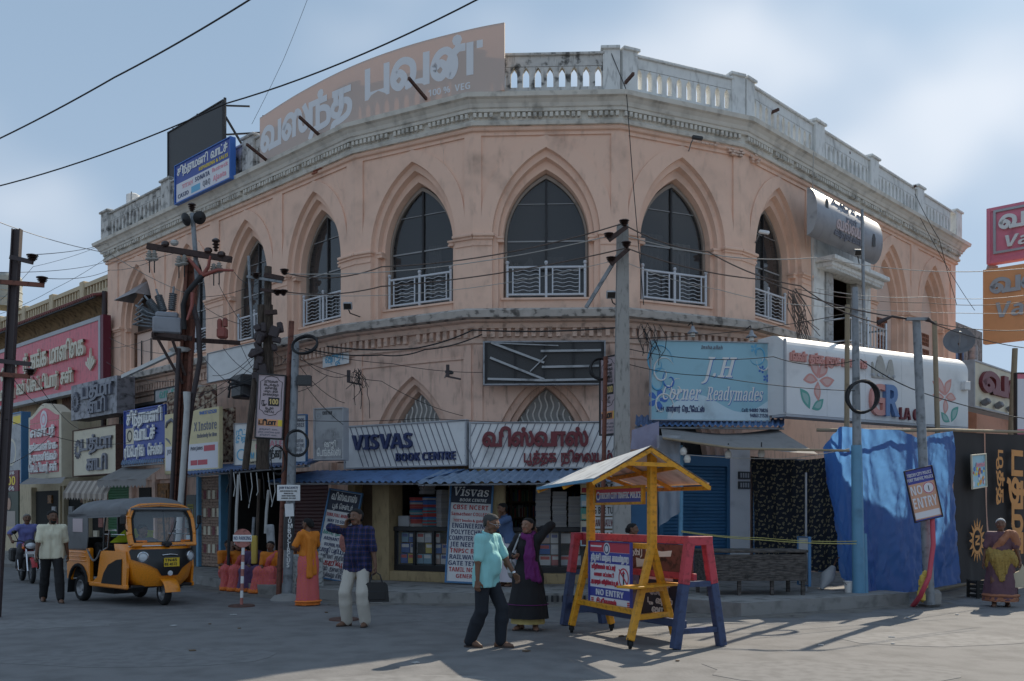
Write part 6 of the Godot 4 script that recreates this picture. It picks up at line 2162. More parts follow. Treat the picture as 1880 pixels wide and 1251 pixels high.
func build_left_house():
	var f:=FWL
	var o:=thing("cream_house","long cream house with a slotted parapet and red tiled eaves beyond the pink building","building","",at3(f.at(-8,0,-2)))
	var mb:=MB.new()
	fbox(mb,f,-26.0,-.1,.0,9.15,-9.0,-.3)
	wpart(mb,"wall",mats.cream_wall,o)
	var u:=-.12
	for k in 9:
		var u1:=u-2.75
		fbox(mb,f,u1+.25,u,9.15,9.3,-.6,-.3)
		fbox(mb,f,u1+.25,u,9.58,9.72,-.62,-.28)
		for i in 10:
			fbox(mb,f,u1+.25+i*.25+.14,u1+.25+i*.25+.25,9.3,9.58,-.56,-.32)
		fbox(mb,f,u1+.25,u,9.3,9.58,-.54,-.45)
		wpart(mb,"parapet_panel",mats.cream_wall,o)
		fbox(mb,f,u1-.1,u1+.25,9.15,9.82,-.66,-.24,.02)
		wpart(mb,"parapet_pier",mats.cream_wall,o)
		u=u1-.1
	for q in [[-1.9,-.5],[-4.0,-2.3],[-7.2,-4.5]]:
		fbox(mb,f,q[0],q[1],.2,2.55,-.32,-.27)
		var dr:=wpart(mb,"doorway",mats.interior_dark,o)
		for k in 5:
			var u2:float=lerpf(q[0]+.1,q[1]-.4,rng.randf())
			var y2:=.4+.42*k
			fbox(mb,f,u2,u2+.35,y2,y2+.3,-.27,-.2)
			wpart(mb,"goods_box",mats[["brown_wood","board_cream","sign_red_faded","board_grey","orange_wood"][k]],dr)
		for u2 in [q[0]-.15,q[1]]:
			fbox(mb,f,u2,u2+.15,.2,2.7,-.33,-.1,.01)
			wpart(mb,"door_jamb",mats.cream_wall,dr)
	for i in 92:
		var uu:=-.2-i*.17
		mb.tube([f.at(uu,9.02,-.3),f.at(uu,8.84,.42)],.062,6)
	var t:=wpart(mb,"roof_tile_row",mats.tile_red,o)
	t.set_meta("kind","stuff")
	var rows:=[]
	for k in 7:
		var a:=PI/2*k/6.0
		rows.append([f.at(-20,8.42+.4*sin(a),-.28+.5*(1.0-cos(a))),f.at(-.15,8.42+.4*sin(a),-.28+.5*(1.0-cos(a)))])
	mb.grid(rows)
	wpart(mb,"rounded_cornice",mats.ochre_wall,o)
	mb.bar(f.at(-20,8.8,.36),f.at(-.15,8.8,.36),.06,.1)
	wpart(mb,"gutter",mats.black_iron,o)
	for q in [[-4.6,"brown"],[-6.4,"dark"]]:
		fbox(mb,f,q[0],q[0]+1.2,4.3,6.0,-.32,-.26)
		wpart(mb,"shutter_window",mats.brown_wood if q[1]=="brown" else mats.interior_dark,o)
	mb.lathe([Vector2(.7,.0),Vector2(.7,1.3),Vector2(.62,1.42),Vector2(.0,1.45)],18,at3(P(8,566,43)))
	for k in 3:mb.lathe([Vector2(.71,.3+k*.35),Vector2(.73,.33+k*.35),Vector2(.71,.36+k*.35)],18,at3(P(8,566,43)))
	var tk:=single(mb,"water_tank",mats.tank_green,"round grey water tank on the roof behind the cream house","water tank")
	mb.lathe([Vector2(.22,.0),Vector2(.22,.38),Vector2(.12,.44),Vector2(.0,.46)],14,at3(P(244,380,33)))
	single(mb,"roof_tank",mats.board_white,"small white drum on the mouldy parapet at the far end of the pink roof","drum")
	mb.tube([P(240,392,32.6),P(241,352,32.6)],.02,5)
	single(mb,"roof_mast",mats.galvanised,"short thin mast on the roof beside the white drum","mast")
	mb.tube([f.at(-.12,9.0,.05),f.at(-.14,3.0,.08)],.09,8)
	single(mb,"drain_pipe",mats.pole_iron,"black drain pipe running down between the cream house and the pink building","pipe")

func build_left_shops():
	var f:=FWL
	var items:=[
		[.1,1.9,"green_shutter","closed shop with a green shutter behind the motor rickshaw roof","green_shutter"],
		[2.1,3.5,"cream_wall","cream walled doorway with an open dark door behind the rickshaw",""],
		[3.7,5.3,"brown_wood","shop with brown double doors behind the transformer pole","door"],
		[6.4,7.55,"painted_shutter","shop shutter painted with faded brown and white stencils beside the seated women","painted"],
		[10.9,12.75,"maroon_shutter","shop with a dark maroon rolling shutter behind the woman in the pink sari","maroon"]]
	for q in items:
		var o:=thing("small_shop",q[3],"shopfront","small shops in the wing",at3(f.at((q[0]+q[1])/2,.2,0)))
		if q[4]=="door":
			for k in 2:
				var mb:=MB.new()
				var u0:float=lerpf(q[0],q[1],k*.5)
				fbox(mb,f,u0+.02,u0+.75,.2,2.6,.0,.06,.01)
				fbox(mb,f,u0+.12,u0+.65,.4,1.2,.055,.09,.02)
				fbox(mb,f,u0+.12,u0+.65,1.4,2.4,.055,.09,.02)
				wpart(mb,"door",mats.orange_wood,o)
		elif q[4]:
			shutter(o,f,q[0],q[1],.22,2.7,.02,mats[q[2]],.085)
			if q[4]=="painted":
				for i in 16:
					var mb:=MB.new()
					var uu:float=q[0]+.15+.25*(i % 4)
					var yy:=.6+.5*(i/4)
					fbox(mb,f,uu,uu+.14,yy,yy+.24,.04,.046)
					wpart(mb,"stencilled_letter",mats["board_cream" if i % 3 else "letter_maroon"],o)
		else:
			var mb:=MB.new()
			fbox(mb,f,q[0]+.3,q[1]-.3,.2,2.5,.0,.03)
			wpart(mb,"doorway",mats.interior_dark,o)
		var mb:=MB.new()
		for u in [q[0]-.1,q[1]+.02]:
			fbox(mb,f,u,u+.12,.2,2.9,-.1,.14,.01)
			wpart(mb,"jamb",mats["pink_lower" if q[4]!="painted" else "sky_blue_paint"],o)
		fbox(mb,f,q[0]-.1,q[1]+.1,2.72,2.9,-.1,.1)
		wpart(mb,"lintel",mats.pink_lower,o)
	var wl:=MB.new()
	var dk:=thing("dark_open_shop","dark open shop full of hanging clutter behind the seated women","shopfront","",at3(f.at(9.2,.2,0)))
	for q in [[.0,6.3],[10.6,13.6]]:
		fbox(wl,f,q[0],q[1],.2,2.88,-.4,-.02)
		wpart(wl,"wall",mats.pink_lower,dk)
	var mb:=MB.new()
	fbox(mb,f,7.6,10.8,.2,3.0,-2.3,-2.2)
	fbox(mb,f,7.5,7.6,.2,3.0,-2.2,-.02)
	fbox(mb,f,10.7,10.8,.2,3.0,-2.2,-.42)
	fbox(mb,f,7.5,10.8,2.9,3.0,-2.2,.3)
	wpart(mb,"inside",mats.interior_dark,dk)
	for k in 4:
		fbox(mb,f,7.9,10.4,.7+k*.5,.74+k*.5,-2.2,-1.7)
		wpart(mb,"shelf",mats.shop_brown,dk)
	for q in [[425,862,1040,"black_iron"],[438,872,1000,"pvc_white"],[466,950,1075,"galvanised"],[476,880,1070,"pole_wood"],[493,900,980,"pvc_white"]]:
		mb.tube([P(q[0],q[1],21.6),P(q[0]-4,(q[1]+q[2])/2,21.6),P(q[0]-6,q[2],21.6)],.035,6)
		wpart(mb,"upright_pole",mats[q[3]],dk)
	for k in 9:
		var px:=418.0+k*10.5
		mb.tube([P(px,868,21.3),P(px+3,885+k % 3*9,21.3),P(px-4+k % 4*4,905+(k*7) % 30,21.3)],.012,5)
		wpart(mb,"hanging_strap",mats["pvc_white" if k % 3 else "wire_black"],dk)
	mb.box(P(467,1010,21.4),Vector3(.12,.62,.12),Basis.IDENTITY,.02)
	wpart(mb,"yellow_post_wrap",mats.rag_yellow,dk)
	mb.box(P(497,995,21.3),Vector3(.17,.75,.1),Basis(Vector3(0,0,1),.05),.03)
	wpart(mb,"grey_sack",mats.board_grey,dk)
	mb.box(P(560,1068,20.3)*Vector3(1,0,1)+Vector3(0,.42,0),Vector3(.62,.84,.7),Basis(Vector3.UP,.4),.03)
	single(mb,"white_plinth",mats.plinth_white,"low whitewashed block with peeling paint behind the two street poles","plinth")
	var c:=thing("meter_cabinet","grey electrical cabinet with a yellow notice beside the painted shutter","cabinet","",Transform3D(Basis(f.e,Vector3.UP,f.n),G(360,1052)))
	c.position.y=.2
	mb.box(Vector3(0,1.55,0),Vector3(.72,.95,.4),Basis.IDENTITY,.015)
	part(mb,"case",mats.meter_grey,c)
	mb.box(Vector3(0,.55,0),Vector3(.55,1.1,.3))
	part(mb,"stand",mats.board_dark,c)
	mb.box(Vector3(.05,1.55,.204),Vector3(.34,.42,.01))
	part(mb,"notice",mats.notice_yellow,c)
	for k in 5:mb.box(Vector3(.05,1.7-k*.07,.2105),Vector3(.27,.022,.003))
	part(mb,"printed_lines",mats.letter_black,c)
	mb.box(Vector3(-.1,.5,.18),Vector3(.25,.75,.03))
	part(mb,"advert_panel",mats.sign_pale_blue,c)
	var ac:=thing("air_conditioner","white outdoor air conditioner unit with a round black fan grille over the yellow board","air conditioner","",FWL.frame(7.6,4.42,1.0))
	var aw:=.98
	mb.box(Vector3(0,.33,-.2),Vector3(aw,.66,.5),Basis.IDENTITY,.02)
	part(mb,"case",mats.ac_white,ac)
	mb.lathe([Vector2(.0,.0),Vector2(.27,.0),Vector2(.27,.02),Vector2(0,.02)],24,Transform3D(Basis(Vector3(1,0,0),PI/2),Vector3(-.16,.33,.052)))
	var fan:=part(mb,"fan_grille",mats.plastic_black,ac)
	mb.lathe([Vector2(.0,.02),Vector2(.06,.02),Vector2(.06,.035),Vector2(0,.035)],12,Transform3D(Basis(Vector3(1,0,0),PI/2),Vector3(-.16,.33,.052)))
	part(mb,"hub",mats.ac_white,fan)
	for k in 4:
		mb.lathe([Vector2(.08+k*.05,.022),Vector2(.086+k*.05,.03),Vector2(.092+k*.05,.022)],20,Transform3D(Basis(Vector3(1,0,0),PI/2),Vector3(-.16,.33,.052)))
		part(mb,"grille_ring",mats.black_iron,fan)
	for s in [-.3,.3]:
		mb.bar(Vector3(s,-.03,.05),Vector3(s,-.03,-.9),.04,.04)
		part(mb,"bracket",mats.rust_iron,ac)
	var cl:=thing("dark_roof_box","black covered machine on the ledge next to the air conditioner","machine","",at3(P(455,742,23.6)))
	mb.box(Vector3(0,.4,0),Vector3(.62,.55,.6),Basis(Vector3.UP,.7),.05)
	part(mb,"cover",mats.plastic_black,cl)
	for k in 3:
		mb.tube([Vector3(-.35,.1+k*.18,.4),Vector3(-.3,.32+k*.1,.45),Vector3(.2,.5-k*.05,.4),Vector3(.35,.2,.35)],.03,6)
		part(mb,"hose",mats.wire_black,cl)
	b_upper_window()
	var hd:=thing("window_hood","dark folded metal hood hanging in the last arched window","hood","",at3(FWL.at(2.2,8.0,0)))
	mb.quad(FWL.at(1.4,8.42,.4),FWL.at(2.9,8.42,.4),FWL.at(2.45,9.0,-.3),FWL.at(1.85,9.0,-.3))
	mb.tri(FWL.at(2.9,8.42,.4),FWL.at(2.9,8.42,-.4),FWL.at(2.45,9.0,-.3))
	mb.tri(FWL.at(1.4,8.42,-.4),FWL.at(1.4,8.42,.4),FWL.at(1.85,9.0,-.3))
	wpart(mb,"sheet",mats.zinc,hd)

func b_upper_window():
	var f:=FWL
	var w:=thing("barred_shop_window","dark upstairs shop window with iron bars above the blue watch board","window","",at3(f.at(2.6,3.6,.2)))
	var mb:=MB.new()
	fbox(mb,f,1.2,3.9,3.5,5.0,.0,.15)
	wpart(mb,"opening",mats.interior_dark,w)
	fbox(mb,f,1.15,3.95,4.98,5.08,.0,.2)
	fbox(mb,f,2.55,2.63,3.5,4.97,.152,.19)
	wpart(mb,"frame",mats.board_dark,w)
	for i in 11:
		mb.tube([f.at(1.3+i*.11,4.5,.17),f.at(1.3+i*.11,4.96,.17)],.012,5)
		wpart(mb,"bar",mats.galvanised,w)

func insulator(parent:Node3D,p:Vector3,down:=false,h:=.22,m:="porcelain"):
	var mb:=MB.new()
	var t:=Transform3D(Basis.IDENTITY,p)
	if down:t=Transform3D(Basis(Vector3(1,0,0),PI),p)
	mb.lathe([Vector2(.02,.0),Vector2(.05,h*.1),Vector2(.03,h*.2),Vector2(.075,h*.3),Vector2(.035,h*.42),Vector2(.085,h*.52),Vector2(.04,h*.66),Vector2(.095,h*.76),Vector2(.09,h*.86),Vector2(.03,h),Vector2(.0,h)],10,t)
	wpart(mb,"insulator",mats[m],parent)
	if down:
		mb.tube([p-Vector3(0,h,0),p-Vector3(0,h+.26,0)],.014,5)
		wpart(mb,"drop_pin",mats.black_iron,parent)

func pole(called:String,label:String,p0:Vector3,p1:Vector3,r0:float,r1:float,m:String,cat:="pole",seg:=10)->Node3D:
	var o:=thing(called,label,cat,"",at3(p0))
	var mb:=MB.new()
	mb.tube([p0,p0.lerp(p1,.5),p1],[r0,(r0+r1)/2,r1],seg)
	wpart(mb,"shaft",mats[m],o)
	return o

func coil(called:String,label:String,c:Vector3,r:float,turns:int,thick:float,n:Vector3,sq:=1.0):
	var mb:=MB.new()
	var x:=Vector3.UP.cross(n).normalized()
	var y:=n.cross(x)
	for k in turns:
		var pts:=[]
		var ph:=rng.randf()*TAU
		for i in 27:
			var a:=TAU*i/26.0
			var rr:=r*(1.0+.05*sin(a*2+ph)+.012*(k-turns/2.0))
			pts.append(c+x*cos(a)*rr*sq+y*sin(a)*rr+n*((k % 3)*thick*1.4+.02*sin(a+ph)))
		mb.tube(pts,thick,6,false)
	return single(mb,called,mats.wire_black,label,"cable")

func build_poles():
	var a:=P(-9,1134,16.0)
	var b:=P(31,421,16.0)
	var o:=thing("steel_rail_pole","dark steel joist pole with iron cross arms in front of the red jewellery sign","pole","",at3(Vector3(a.x,0,a.z)))
	var mb:=MB.new()
	var ax:=(b-a).normalized()
	mb.bar(a,b,.11,.02,Vector3(0,0,1))
	mb.bar(a+Vector3(-.06,0,0),b+Vector3(-.06,0,0),.02,.1,Vector3(0,0,1))
	mb.bar(a+Vector3(.06,0,0),b+Vector3(.06,0,0),.02,.1,Vector3(0,0,1))
	wpart(mb,"joist",mats.pole_iron,o)
	for q in [[18,472,60,482,"pole_iron"],[-12,517,80,524,"pole_rust"],[-20,661,56,669,"pole_iron"],[-20,686,54,692,"pole_rust"]]:
		mb.bar(P(q[0],q[1],15.88),P(q[2],q[3],15.88),.05,.07)
		wpart(mb,"cross_arm",mats[q[4]],o)
	for q in [[59,480],[77,521],[55,690]]:insulator(o,P(q[0],q[1],15.88),false,.12,"brown_porcelain")
	var d:=22.4
	o=thing("transformer_pole","rusty rail pole with insulators, pipes and a grey circuit breaker on its platform","utility pole","",at3(P(322,1082,d)))
	var lo:=P(319,1092,d)
	var hi:=P(352,478,d)
	for s in [-.1,.1]:mb.bar(lo+Vector3(s,0,0),hi+Vector3(s,0,0),.07,.16,Vector3(0,0,1))
	mb.bar(lo+Vector3(0,0,-.05),hi+Vector3(0,0,-.05),.15,.03,Vector3(0,0,1))
	wpart(mb,"rail_post",mats.pole_rust,o)
	mb.tube([P(362,520,d-.1),P(358,460,d-.1),P(353,392,d-.1)],.055,8)
	wpart(mb,"upper_tube",mats.galvanised,o)
	mb.bar(P(270,452,d-.25),P(425,477,d-.25),.1,.13)
	wpart(mb,"cross_arm",mats.cross_arm,o)
	insulator(o,P(352,389,d-.1),false,.2,"brown_porcelain")
	insulator(o,P(396,462,d-.25),false,.3,"brown_porcelain")
	for q in [[274,460],[283,460],[328,470],[338,468],[392,484],[402,482]]:insulator(o,P(q[0],q[1],d-.28),true,.24)
	for q in [[303,451],[320,449],[382,463],[406,470]]:
		mb.ball(P(q[0],q[1]-3,d-.3),.085,10,Vector3(1.15,.85,.8))
		wpart(mb,"pin_insulator",mats["porcelain" if q[0]==320 else "brown_porcelain"],o)
	for q in [[341,403,-.6],[366,400,.7]]:
		var t:=Transform3D(Basis(Vector3.UP,q[2])*Basis(Vector3(1,0,0),2.0),P(q[0],q[1],d-.2))
		mb.lathe([Vector2(.02,.07),Vector2(.07,.05),Vector2(.15,.0),Vector2(.145,-.01),Vector2(.06,.035),Vector2(.0,.04)],18,t)
		wpart(mb,"lamp_dish",mats.black_iron,o)
	for q in [[280,612,352,622,.3],[280,620,440,630,-.5]]:mb.bar(P(q[0],q[1],d-q[4]),P(q[2],q[3],d-q[4]),.06,.1)
	mb.bar(P(280,616,d-.5),P(282,612,d+.4),.06,.1)
	mb.bar(P(340,622,d-.5),P(342,618,d+.4),.06,.1)
	mb.bar(P(290,624,d-.3),P(335,705,d-.1),.06,.06)
	mb.bar(P(316,624,d-.3),P(340,690,d-.1),.05,.05)
	wpart(mb,"platform_frame",mats.cross_arm,o)
	mb.box(P(306,600,d-.1),Vector3(.62,.36,.5),Basis(Vector3.UP,.35),.03)
	mb.box(P(306,581,d-.1),Vector3(.5,.14,.42),Basis(Vector3.UP,.35),.04)
	var bx:=wpart(mb,"breaker_tank",mats.drum_grey,o)
	for q in [[300,572,-.35],[315,570,.05],[292,576,-.7],[284,584,-1.0]]:
		var prof:=[]
		for i in 9:
			prof.append(Vector2(.055,i*.045))
			prof.append(Vector2(.095,i*.045+.015))
			prof.append(Vector2(.055,i*.045+.03))
		var t:=Transform3D(Basis(Vector3(0,0,1),-q[2])*Basis(Vector3(1,0,0),-.1),P(q[0],q[1],d-.15))
		mb.lathe(prof,10,t)
		mb.tube([t*Vector3(0,.4,0),t*Vector3(0,.55,0)],.025,6)
		wpart(mb,"bushing",mats.galvanised,bx)
	for k in 5:
		mb.tube([P(292-k*3,580+k*5,d-.2),P(270-k*3,574+k*6,d-.3),P(252-k*2,560+k*9,d-.4),P(262,548+k*10,d-.45)],.02,6)
		wpart(mb,"contact_arm",mats.galvanised,bx)
	mb.tube([P(338,605,d-.25),P(336,560,d-.3),P(343,538,d-.35),P(360,518,d-.35),P(372,506,d-.35)],.06,8)
	wpart(mb,"thick_cable",mats.wire_black,o)
	for q in [[[372,506],[352,482],[345,474]],[[372,506],[382,490],[386,470]],[[372,506],[400,496],[428,497]],[[353,538],[352,562],[343,588]]]:
		mb.tube([P(q[0][0],q[0][1],d-.36),P(q[1][0],q[1][1],d-.4),P(q[2][0],q[2][1],d-.42)],[.05,.04,.025],7)
		wpart(mb,"cable_end",mats.heat_red,o)
	mb.tube([P(354,560,d-.2),P(364,600,d-.25),P(367,660,d-.25),P(352,740,d-.2),P(340,830,d-.2),P(332,960,d-.2)],.06,8)
	wpart(mb,"black_pipe",mats.pole_iron,o)
	mb.tube([P(328,640,d-.2),P(322,760,d-.2),P(314,930,d-.2)],.05,8)
	wpart(mb,"black_pipe",mats.pole_iron,o)
	mb.tube([P(343,720,d-.35),P(343,750,d-.35),P(338,830,d-.35),P(326,1000,d-.35)],[.09,.07,.07,.07],8)
	wpart(mb,"white_pipe",mats.pvc_white,o)
	mb.box(P(408,612,d-.2),Vector3(.22,.25,.22),Basis.IDENTITY,.04)
	mb.lathe([Vector2(.06,0),Vector2(.06,.16),Vector2(.03,.2),Vector2(0,.2)],8,at3(P(403,602,d-.2)))
	mb.lathe([Vector2(.06,0),Vector2(.06,.16),Vector2(.03,.2),Vector2(0,.2)],8,at3(P(413,600,d-.2)))
	wpart(mb,"fuse_unit",mats.heat_red,o)
	mb.bar(P(225,692,26.0),P(325,645,d-.1),.09,.09)
	mb.ball(P(330,642,d-.1),.1,8,Vector3(2.6,.7,1))
	wpart(mb,"lamp_arm",mats.pvc_white,o)
	d=20.6
	o=thing("wooden_post_cluster","cluster of old dark wooden posts tangled with cables beside the lit box sign","utility pole","",at3(P(478,860,d)))
	for q in [[478,862,484,640,.09],[486,862,492,490,.095],[450,862,482,560,.075],[474,860,476,560,.05],[499,800,498,560,.04]]:
		mb.tube([P(q[0],q[1],d),P((q[0]+q[2])/2+1,(q[1]+q[3])/2,d),P(q[2],q[3],d)],[q[4],q[4]*.95,q[4]*.8],8)
		wpart(mb,"wooden_post",mats.pole_wood,o)
	for q in [[453,508,518,518,"galvanised",.05],[485,505,520,512,"cross_arm",.09],[478,532,522,538,"cross_arm",.06],[486,575,508,573,"cross_arm",.09]]:
		mb.bar(P(q[0],q[1],d-.2),P(q[2],q[3],d-.2),q[5],q[5])
		wpart(mb,"cross_arm",mats[q[4]],o)
	for q in [[522,499],[509,537],[520,537],[470,506]]:insulator(o,P(q[0],q[1]+6,d-.25),false,.13,"brown_porcelain")
	for q in [[478,618,.3,.28],[508,620,.3,.25],[476,680,.5,.35],[470,655,.35,.25]]:
		for k in 7:
			var c:=P(q[0]+(rng.randf()-.5)*16,q[1]+(rng.randf()-.5)*40,d-.15-rng.randf()*.1)
			mb.box(c,Vector3(.08+rng.randf()*.12,.1+rng.randf()*.15,.1),Basis(Vector3(0,0,1),rng.randf()-.5),.02)
		wpart(mb,"junction_box",mats.pole_iron,o)
	mb.tube([P(456,470,d-.1),P(459,540,d-.1),P(464,622,d-.1)],.03,6)
	wpart(mb,"antenna_rod",mats.galvanised,o)
	pole("rusty_pole","slim rusty red iron pole leaning beside the grey galvanised one",P(511,1098,19.5),P(535,590,19.5),.055,.055,"pole_rust")
	var g:=pole("galvanised_pole","grey galvanised street pole with cable coils and a job notice",P(527,1100,19.4),P(543,628,19.4),.1,.07,"galvanised")
	mb.tube([P(531,940,19.38),P(529,1010,19.38)],.106,10)
	wpart(mb,"poster_wrap",mats.board_dark,g)
	for i in 11:
		type_text(mb,"JUMBO CIRCUS"[i] if i<5 else "JUMBO CIRCUS"[i+1],.085,.004,"Droid Sans",1.9)
		mb.move(Transform3D(Basis.IDENTITY,P(529-i*.3,952+i*9,19.25)))
		wpart(mb,"lettering",mats.letter_white,g)
	mb.lathe([Vector2(.34,.0),Vector2(.25,.09),Vector2(.12,.12),Vector2(0,.12)],12,at3(G(527,1102)))
	wpart(mb,"footing",mats.concrete,g)
	mb.box(P(559,699,19.3),Vector3(.27,.2,.12),Basis.IDENTITY,.01)
	single(mb,"terminal_box",mats.board_dark,"dark grey terminal box fixed to the galvanised pole","box")
	var jb:=[board_at("job_notice","small white job vacancy notice tied to the galvanised pole","sign",Transform3D(Basis.IDENTITY,P(529.5,920,19.2)),.45,.31,.012,mats.board_white),.45,.31]
	L(jb,"JOB VACANCY",.5,.76,.13,"letter_navy",{"centre":true,"fit":.82,"face": "Droid Serif"})
	for i in 4:L(jb,["SALES WORKERS FULL TIME","DEGREE OR 12TH","WORK FROM HOME","90803 00190"][i],.5,.58-i*.15,.075,"letter_black",{"centre":true,"fit":[.74,.4,.6,.62][i]})
	mb.box(P(531,937,19.25),Vector3(.17,.25,.01),Basis(Vector3(0,0,1),.06))
	single(mb,"paper_scrap",mats.board_white,"torn white paper hanging under the job notice","paper")
	coil("cable_coil","ring of black cable hanging on the galvanised pole above the blue awning",P(545,814,19.2),.25,5,.014,Vector3(.2,0,1).normalized(),.85)
	coil("cable_coil","tangled black cable bundle on top of the galvanised pole",P(560,634,19.1),.2,8,.012,Vector3(-.3,.5,1).normalized(),1.35)
	coil("cable_coil","loose loop of black cable low on the rusty pole",P(509,845,19.2),.28,2,.01,Vector3(.9,0,.5).normalized(),.8)
	d=18.6
	o=thing("concrete_pole","square tapering concrete pole with iron arms and a brace in front of the corner window","utility pole","",at3(G(1141,1111)))
	var w0:=.34
	var w1:=.2
	var pb:=G(1141,1111)
	var pt:=P(1143,418,18.2)
	for k in 4:
		var c0:Vector2=[Vector2(-1,1),Vector2(1,1),Vector2(1,-1),Vector2(-1,-1)][k]
		var c1:Vector2=[Vector2(-1,1),Vector2(1,1),Vector2(1,-1),Vector2(-1,-1)][(k+1) % 4]
		mb.quad(pb+Vector3(c0.x,0,c0.y)*w0/2,pb+Vector3(c1.x,0,c1.y)*w0/2,pt+Vector3(c1.x,0,c1.y)*w1/2,pt+Vector3(c0.x,0,c0.y)*w1/2)
	mb.box(pt+Vector3(0,.02,0),Vector3(w1,.05,w1),Basis.IDENTITY,.01)
	wpart(mb,"shaft",mats.pole_concrete,o)
	for q in [[1118,441,1150,417],[1122,485,1154,457]]:
		mb.bar(P(q[0],q[1],17.9),P(q[2],q[3],17.95),.07,.08)
		wpart(mb,"cross_arm",mats.cross_arm,o)
		insulator(o,P(q[0],q[1]-2,17.9),false,.12,"brown_porcelain")
		insulator(o,P(q[2]-4,q[3]-2,17.9),false,.12,"brown_porcelain")
	mb.bar(P(1076,565,18.2),P(1134,470,18.1),.09,.06)
	wpart(mb,"brace",mats.galvanised,o)
	pole("rusty_post","thin rusty red post carrying the narrow sideways lightbox",G(1104,1108),P(1112,655,18.5),.042,.042,"pole_rust")
	coil("cable_coil","black cable coil behind the narrow lightbox on the concrete pole",P(1103,678,18.75),.2,4,.02,Vector3(0,0,1))
	for q in [[640,568,22.2,"grey floodlight under the arched window beside the bookshop sign's corner"],[1121,548,20.6,"grey floodlight on the wall next to the concrete pole"],[1572,470,24.5,"grey floodlight on a pipe at the drum sign's lower end"]]:
		var fl:=thing("floodlight",q[3],"floodlight","floodlights on the walls",at3(P(q[0],q[1],q[2])))
		mb.box(Vector3(0,.05,.12),Vector3(.2,.16,.1),Basis(Vector3(1,0,0),.4),.015)
		part(mb,"housing",mats.board_grey,fl)
		mb.box(Vector3(0,.03,.176),Vector3(.16,.12,.01),Basis(Vector3(1,0,0),.4))
		part(mb,"lens",mats.dark_glass,fl)
		mb.tube([Vector3(0,.0,.1),Vector3(.04,-.1,.05),Vector3(.2,-.1,-.35)],.014,5)
		part(mb,"bracket",mats.black_iron,fl)
	for q in [[1396,430,22.6,"white security camera on the pier between the two right arches"],[824,686,21.5,"small black camera on the salmon wall above the ribbed sign"],[1274,258,21.5,"small dark camera under the cornice right of the corner"]]:
		var cm:=thing("security_camera",q[3],"camera","",at3(P(q[0],q[1],q[2])))
		mb.box(Vector3(.05,0,.15),Vector3(.24,.08,.09),Basis(Vector3(0,0,1),-.15),.02)
		part(mb,"body",mats["board_white" if q[0]==1396 else "board_dark"],cm)
		mb.tube([Vector3(-.03,0,.15),Vector3(-.08,-.1,.1),Vector3(-.08,-.2,-.3)],.013,5)
		part(mb,"bracket",mats.galvanised,cm)
	g=pole("blue_post_pole","tall grey pole with its lower half painted light blue, before the tarpaulin",P(1577,1097,18.2)*Vector3(1,0,1)+Vector3(0,.2,0),P(1570,528,18.2),.105,.055,"galvanised","utility pole")
	mb.tube([P(1577,1093,18.2),P(1573,818,18.2)],[.118,.098],12)
	wpart(mb,"painted_lower_half",mats.sky_blue_paint,g)
	mb.tube([P(1590,1094,18.2),P(1587,980,18.25)],.05,8)
	wpart(mb,"stay_pipe",mats.sky_blue_paint,g)
	coil("cable_coil","big ring of thick black cable hung on the tall light blue pole",P(1583,729,18.0),.29,5,.018,Vector3(.1,0,1).normalized())
	g=pole("leaning_grey_pole","grey tubular pole leaning in its concrete block at the roadside",P(1707,1105,17.7)*Vector3(1,0,1)+Vector3(0,.05,0),P(1683,586,17.7),.095,.07,"galvanised","utility pole")
	mb.box(G(1706,1114)+Vector3(0,.15,0),Vector3(.36,.32,.34),Basis(Vector3.UP,.3),.06)
	wpart(mb,"concrete_block",mats.concrete,g)
	mb.bar(P(1664,586,17.6),P(1702,586,17.6),.07,.05)
	wpart(mb,"cross_arm",mats.galvanised,g)
	for q in [[1612,593,1664,585],[1702,586,1716,594]]:
		mb.tube([P(q[2],q[3],17.6),P((q[0]+q[2])/2,q[3]-4,17.6),P(q[0],q[1],17.6)],[.02,.025,.05],6)
		wpart(mb,"dead_end_clamp",mats.pole_iron,g)
	pole("blue_stall_post","thin light blue post at the edge of the blue shutter",P(1249,1005,18.8)*Vector3(1,0,1)+Vector3(0,.2,0),P(1251,818,18.8),.045,.045,"sky_blue_paint","post")
	pole("thin_balcony_pipe","tall thin grey pipe rising past the white balcony",P(1588,660,23.0),P(1583,385,23.0),.04,.035,"galvanised","pipe")
	pole("weathered_pole","weathered brown wooden pole in front of the white sign's flower",P(1555,800,19.2),P(1556,560,19.2),.05,.045,"bamboo","pole")
	pole("weathered_pole","weathered brown wooden pole before the far flower on the white sign",P(1722,800,21.3),P(1716,590,21.3),.055,.05,"bamboo","pole")
	pole("weathered_pole","grey wooden pole in front of the rusty letters at the right edge",P(1857,800,26.0),P(1864,640,26.0),.08,.07,"bamboo","pole")
	mb.tube([P(1712,950,17.5),P(1714,1000,17.45),P(1706,1060,17.4),P(1690,1095,17.3),G(1676,1114)],.045,8)
	single(mb,"red_hose",mats.hose_red,"red corrugated hose curving down the leaning grey pole","hose")
	for k in 26:
		var c:=P(1695+rng.randf()*8-(k/26.0)*8,1055+k*1.7,17.5+rng.randf()*.1)
		mb.ball(c,.045+rng.randf()*.035,6,Vector3(1,1.4,.8))
	single(mb,"yellow_rag",mats.rag_yellow,"crumpled yellow cloth tied round the foot of the leaning pole","cloth")
	mb.tube([G(1718,1090)+Vector3(0,.06,0),G(1800,1074)+Vector3(0,.07,0),G(1828,1070)+Vector3(0,.09,0)],.035,7)
	single(mb,"bamboo_stick",mats.bamboo,"bamboo stick lying on the ground between the concrete block and the old woman","stick")
	var cr:=thing("crate","dark plastic crate on the ground behind the old woman","crate","",at3(G(1812,1098)))
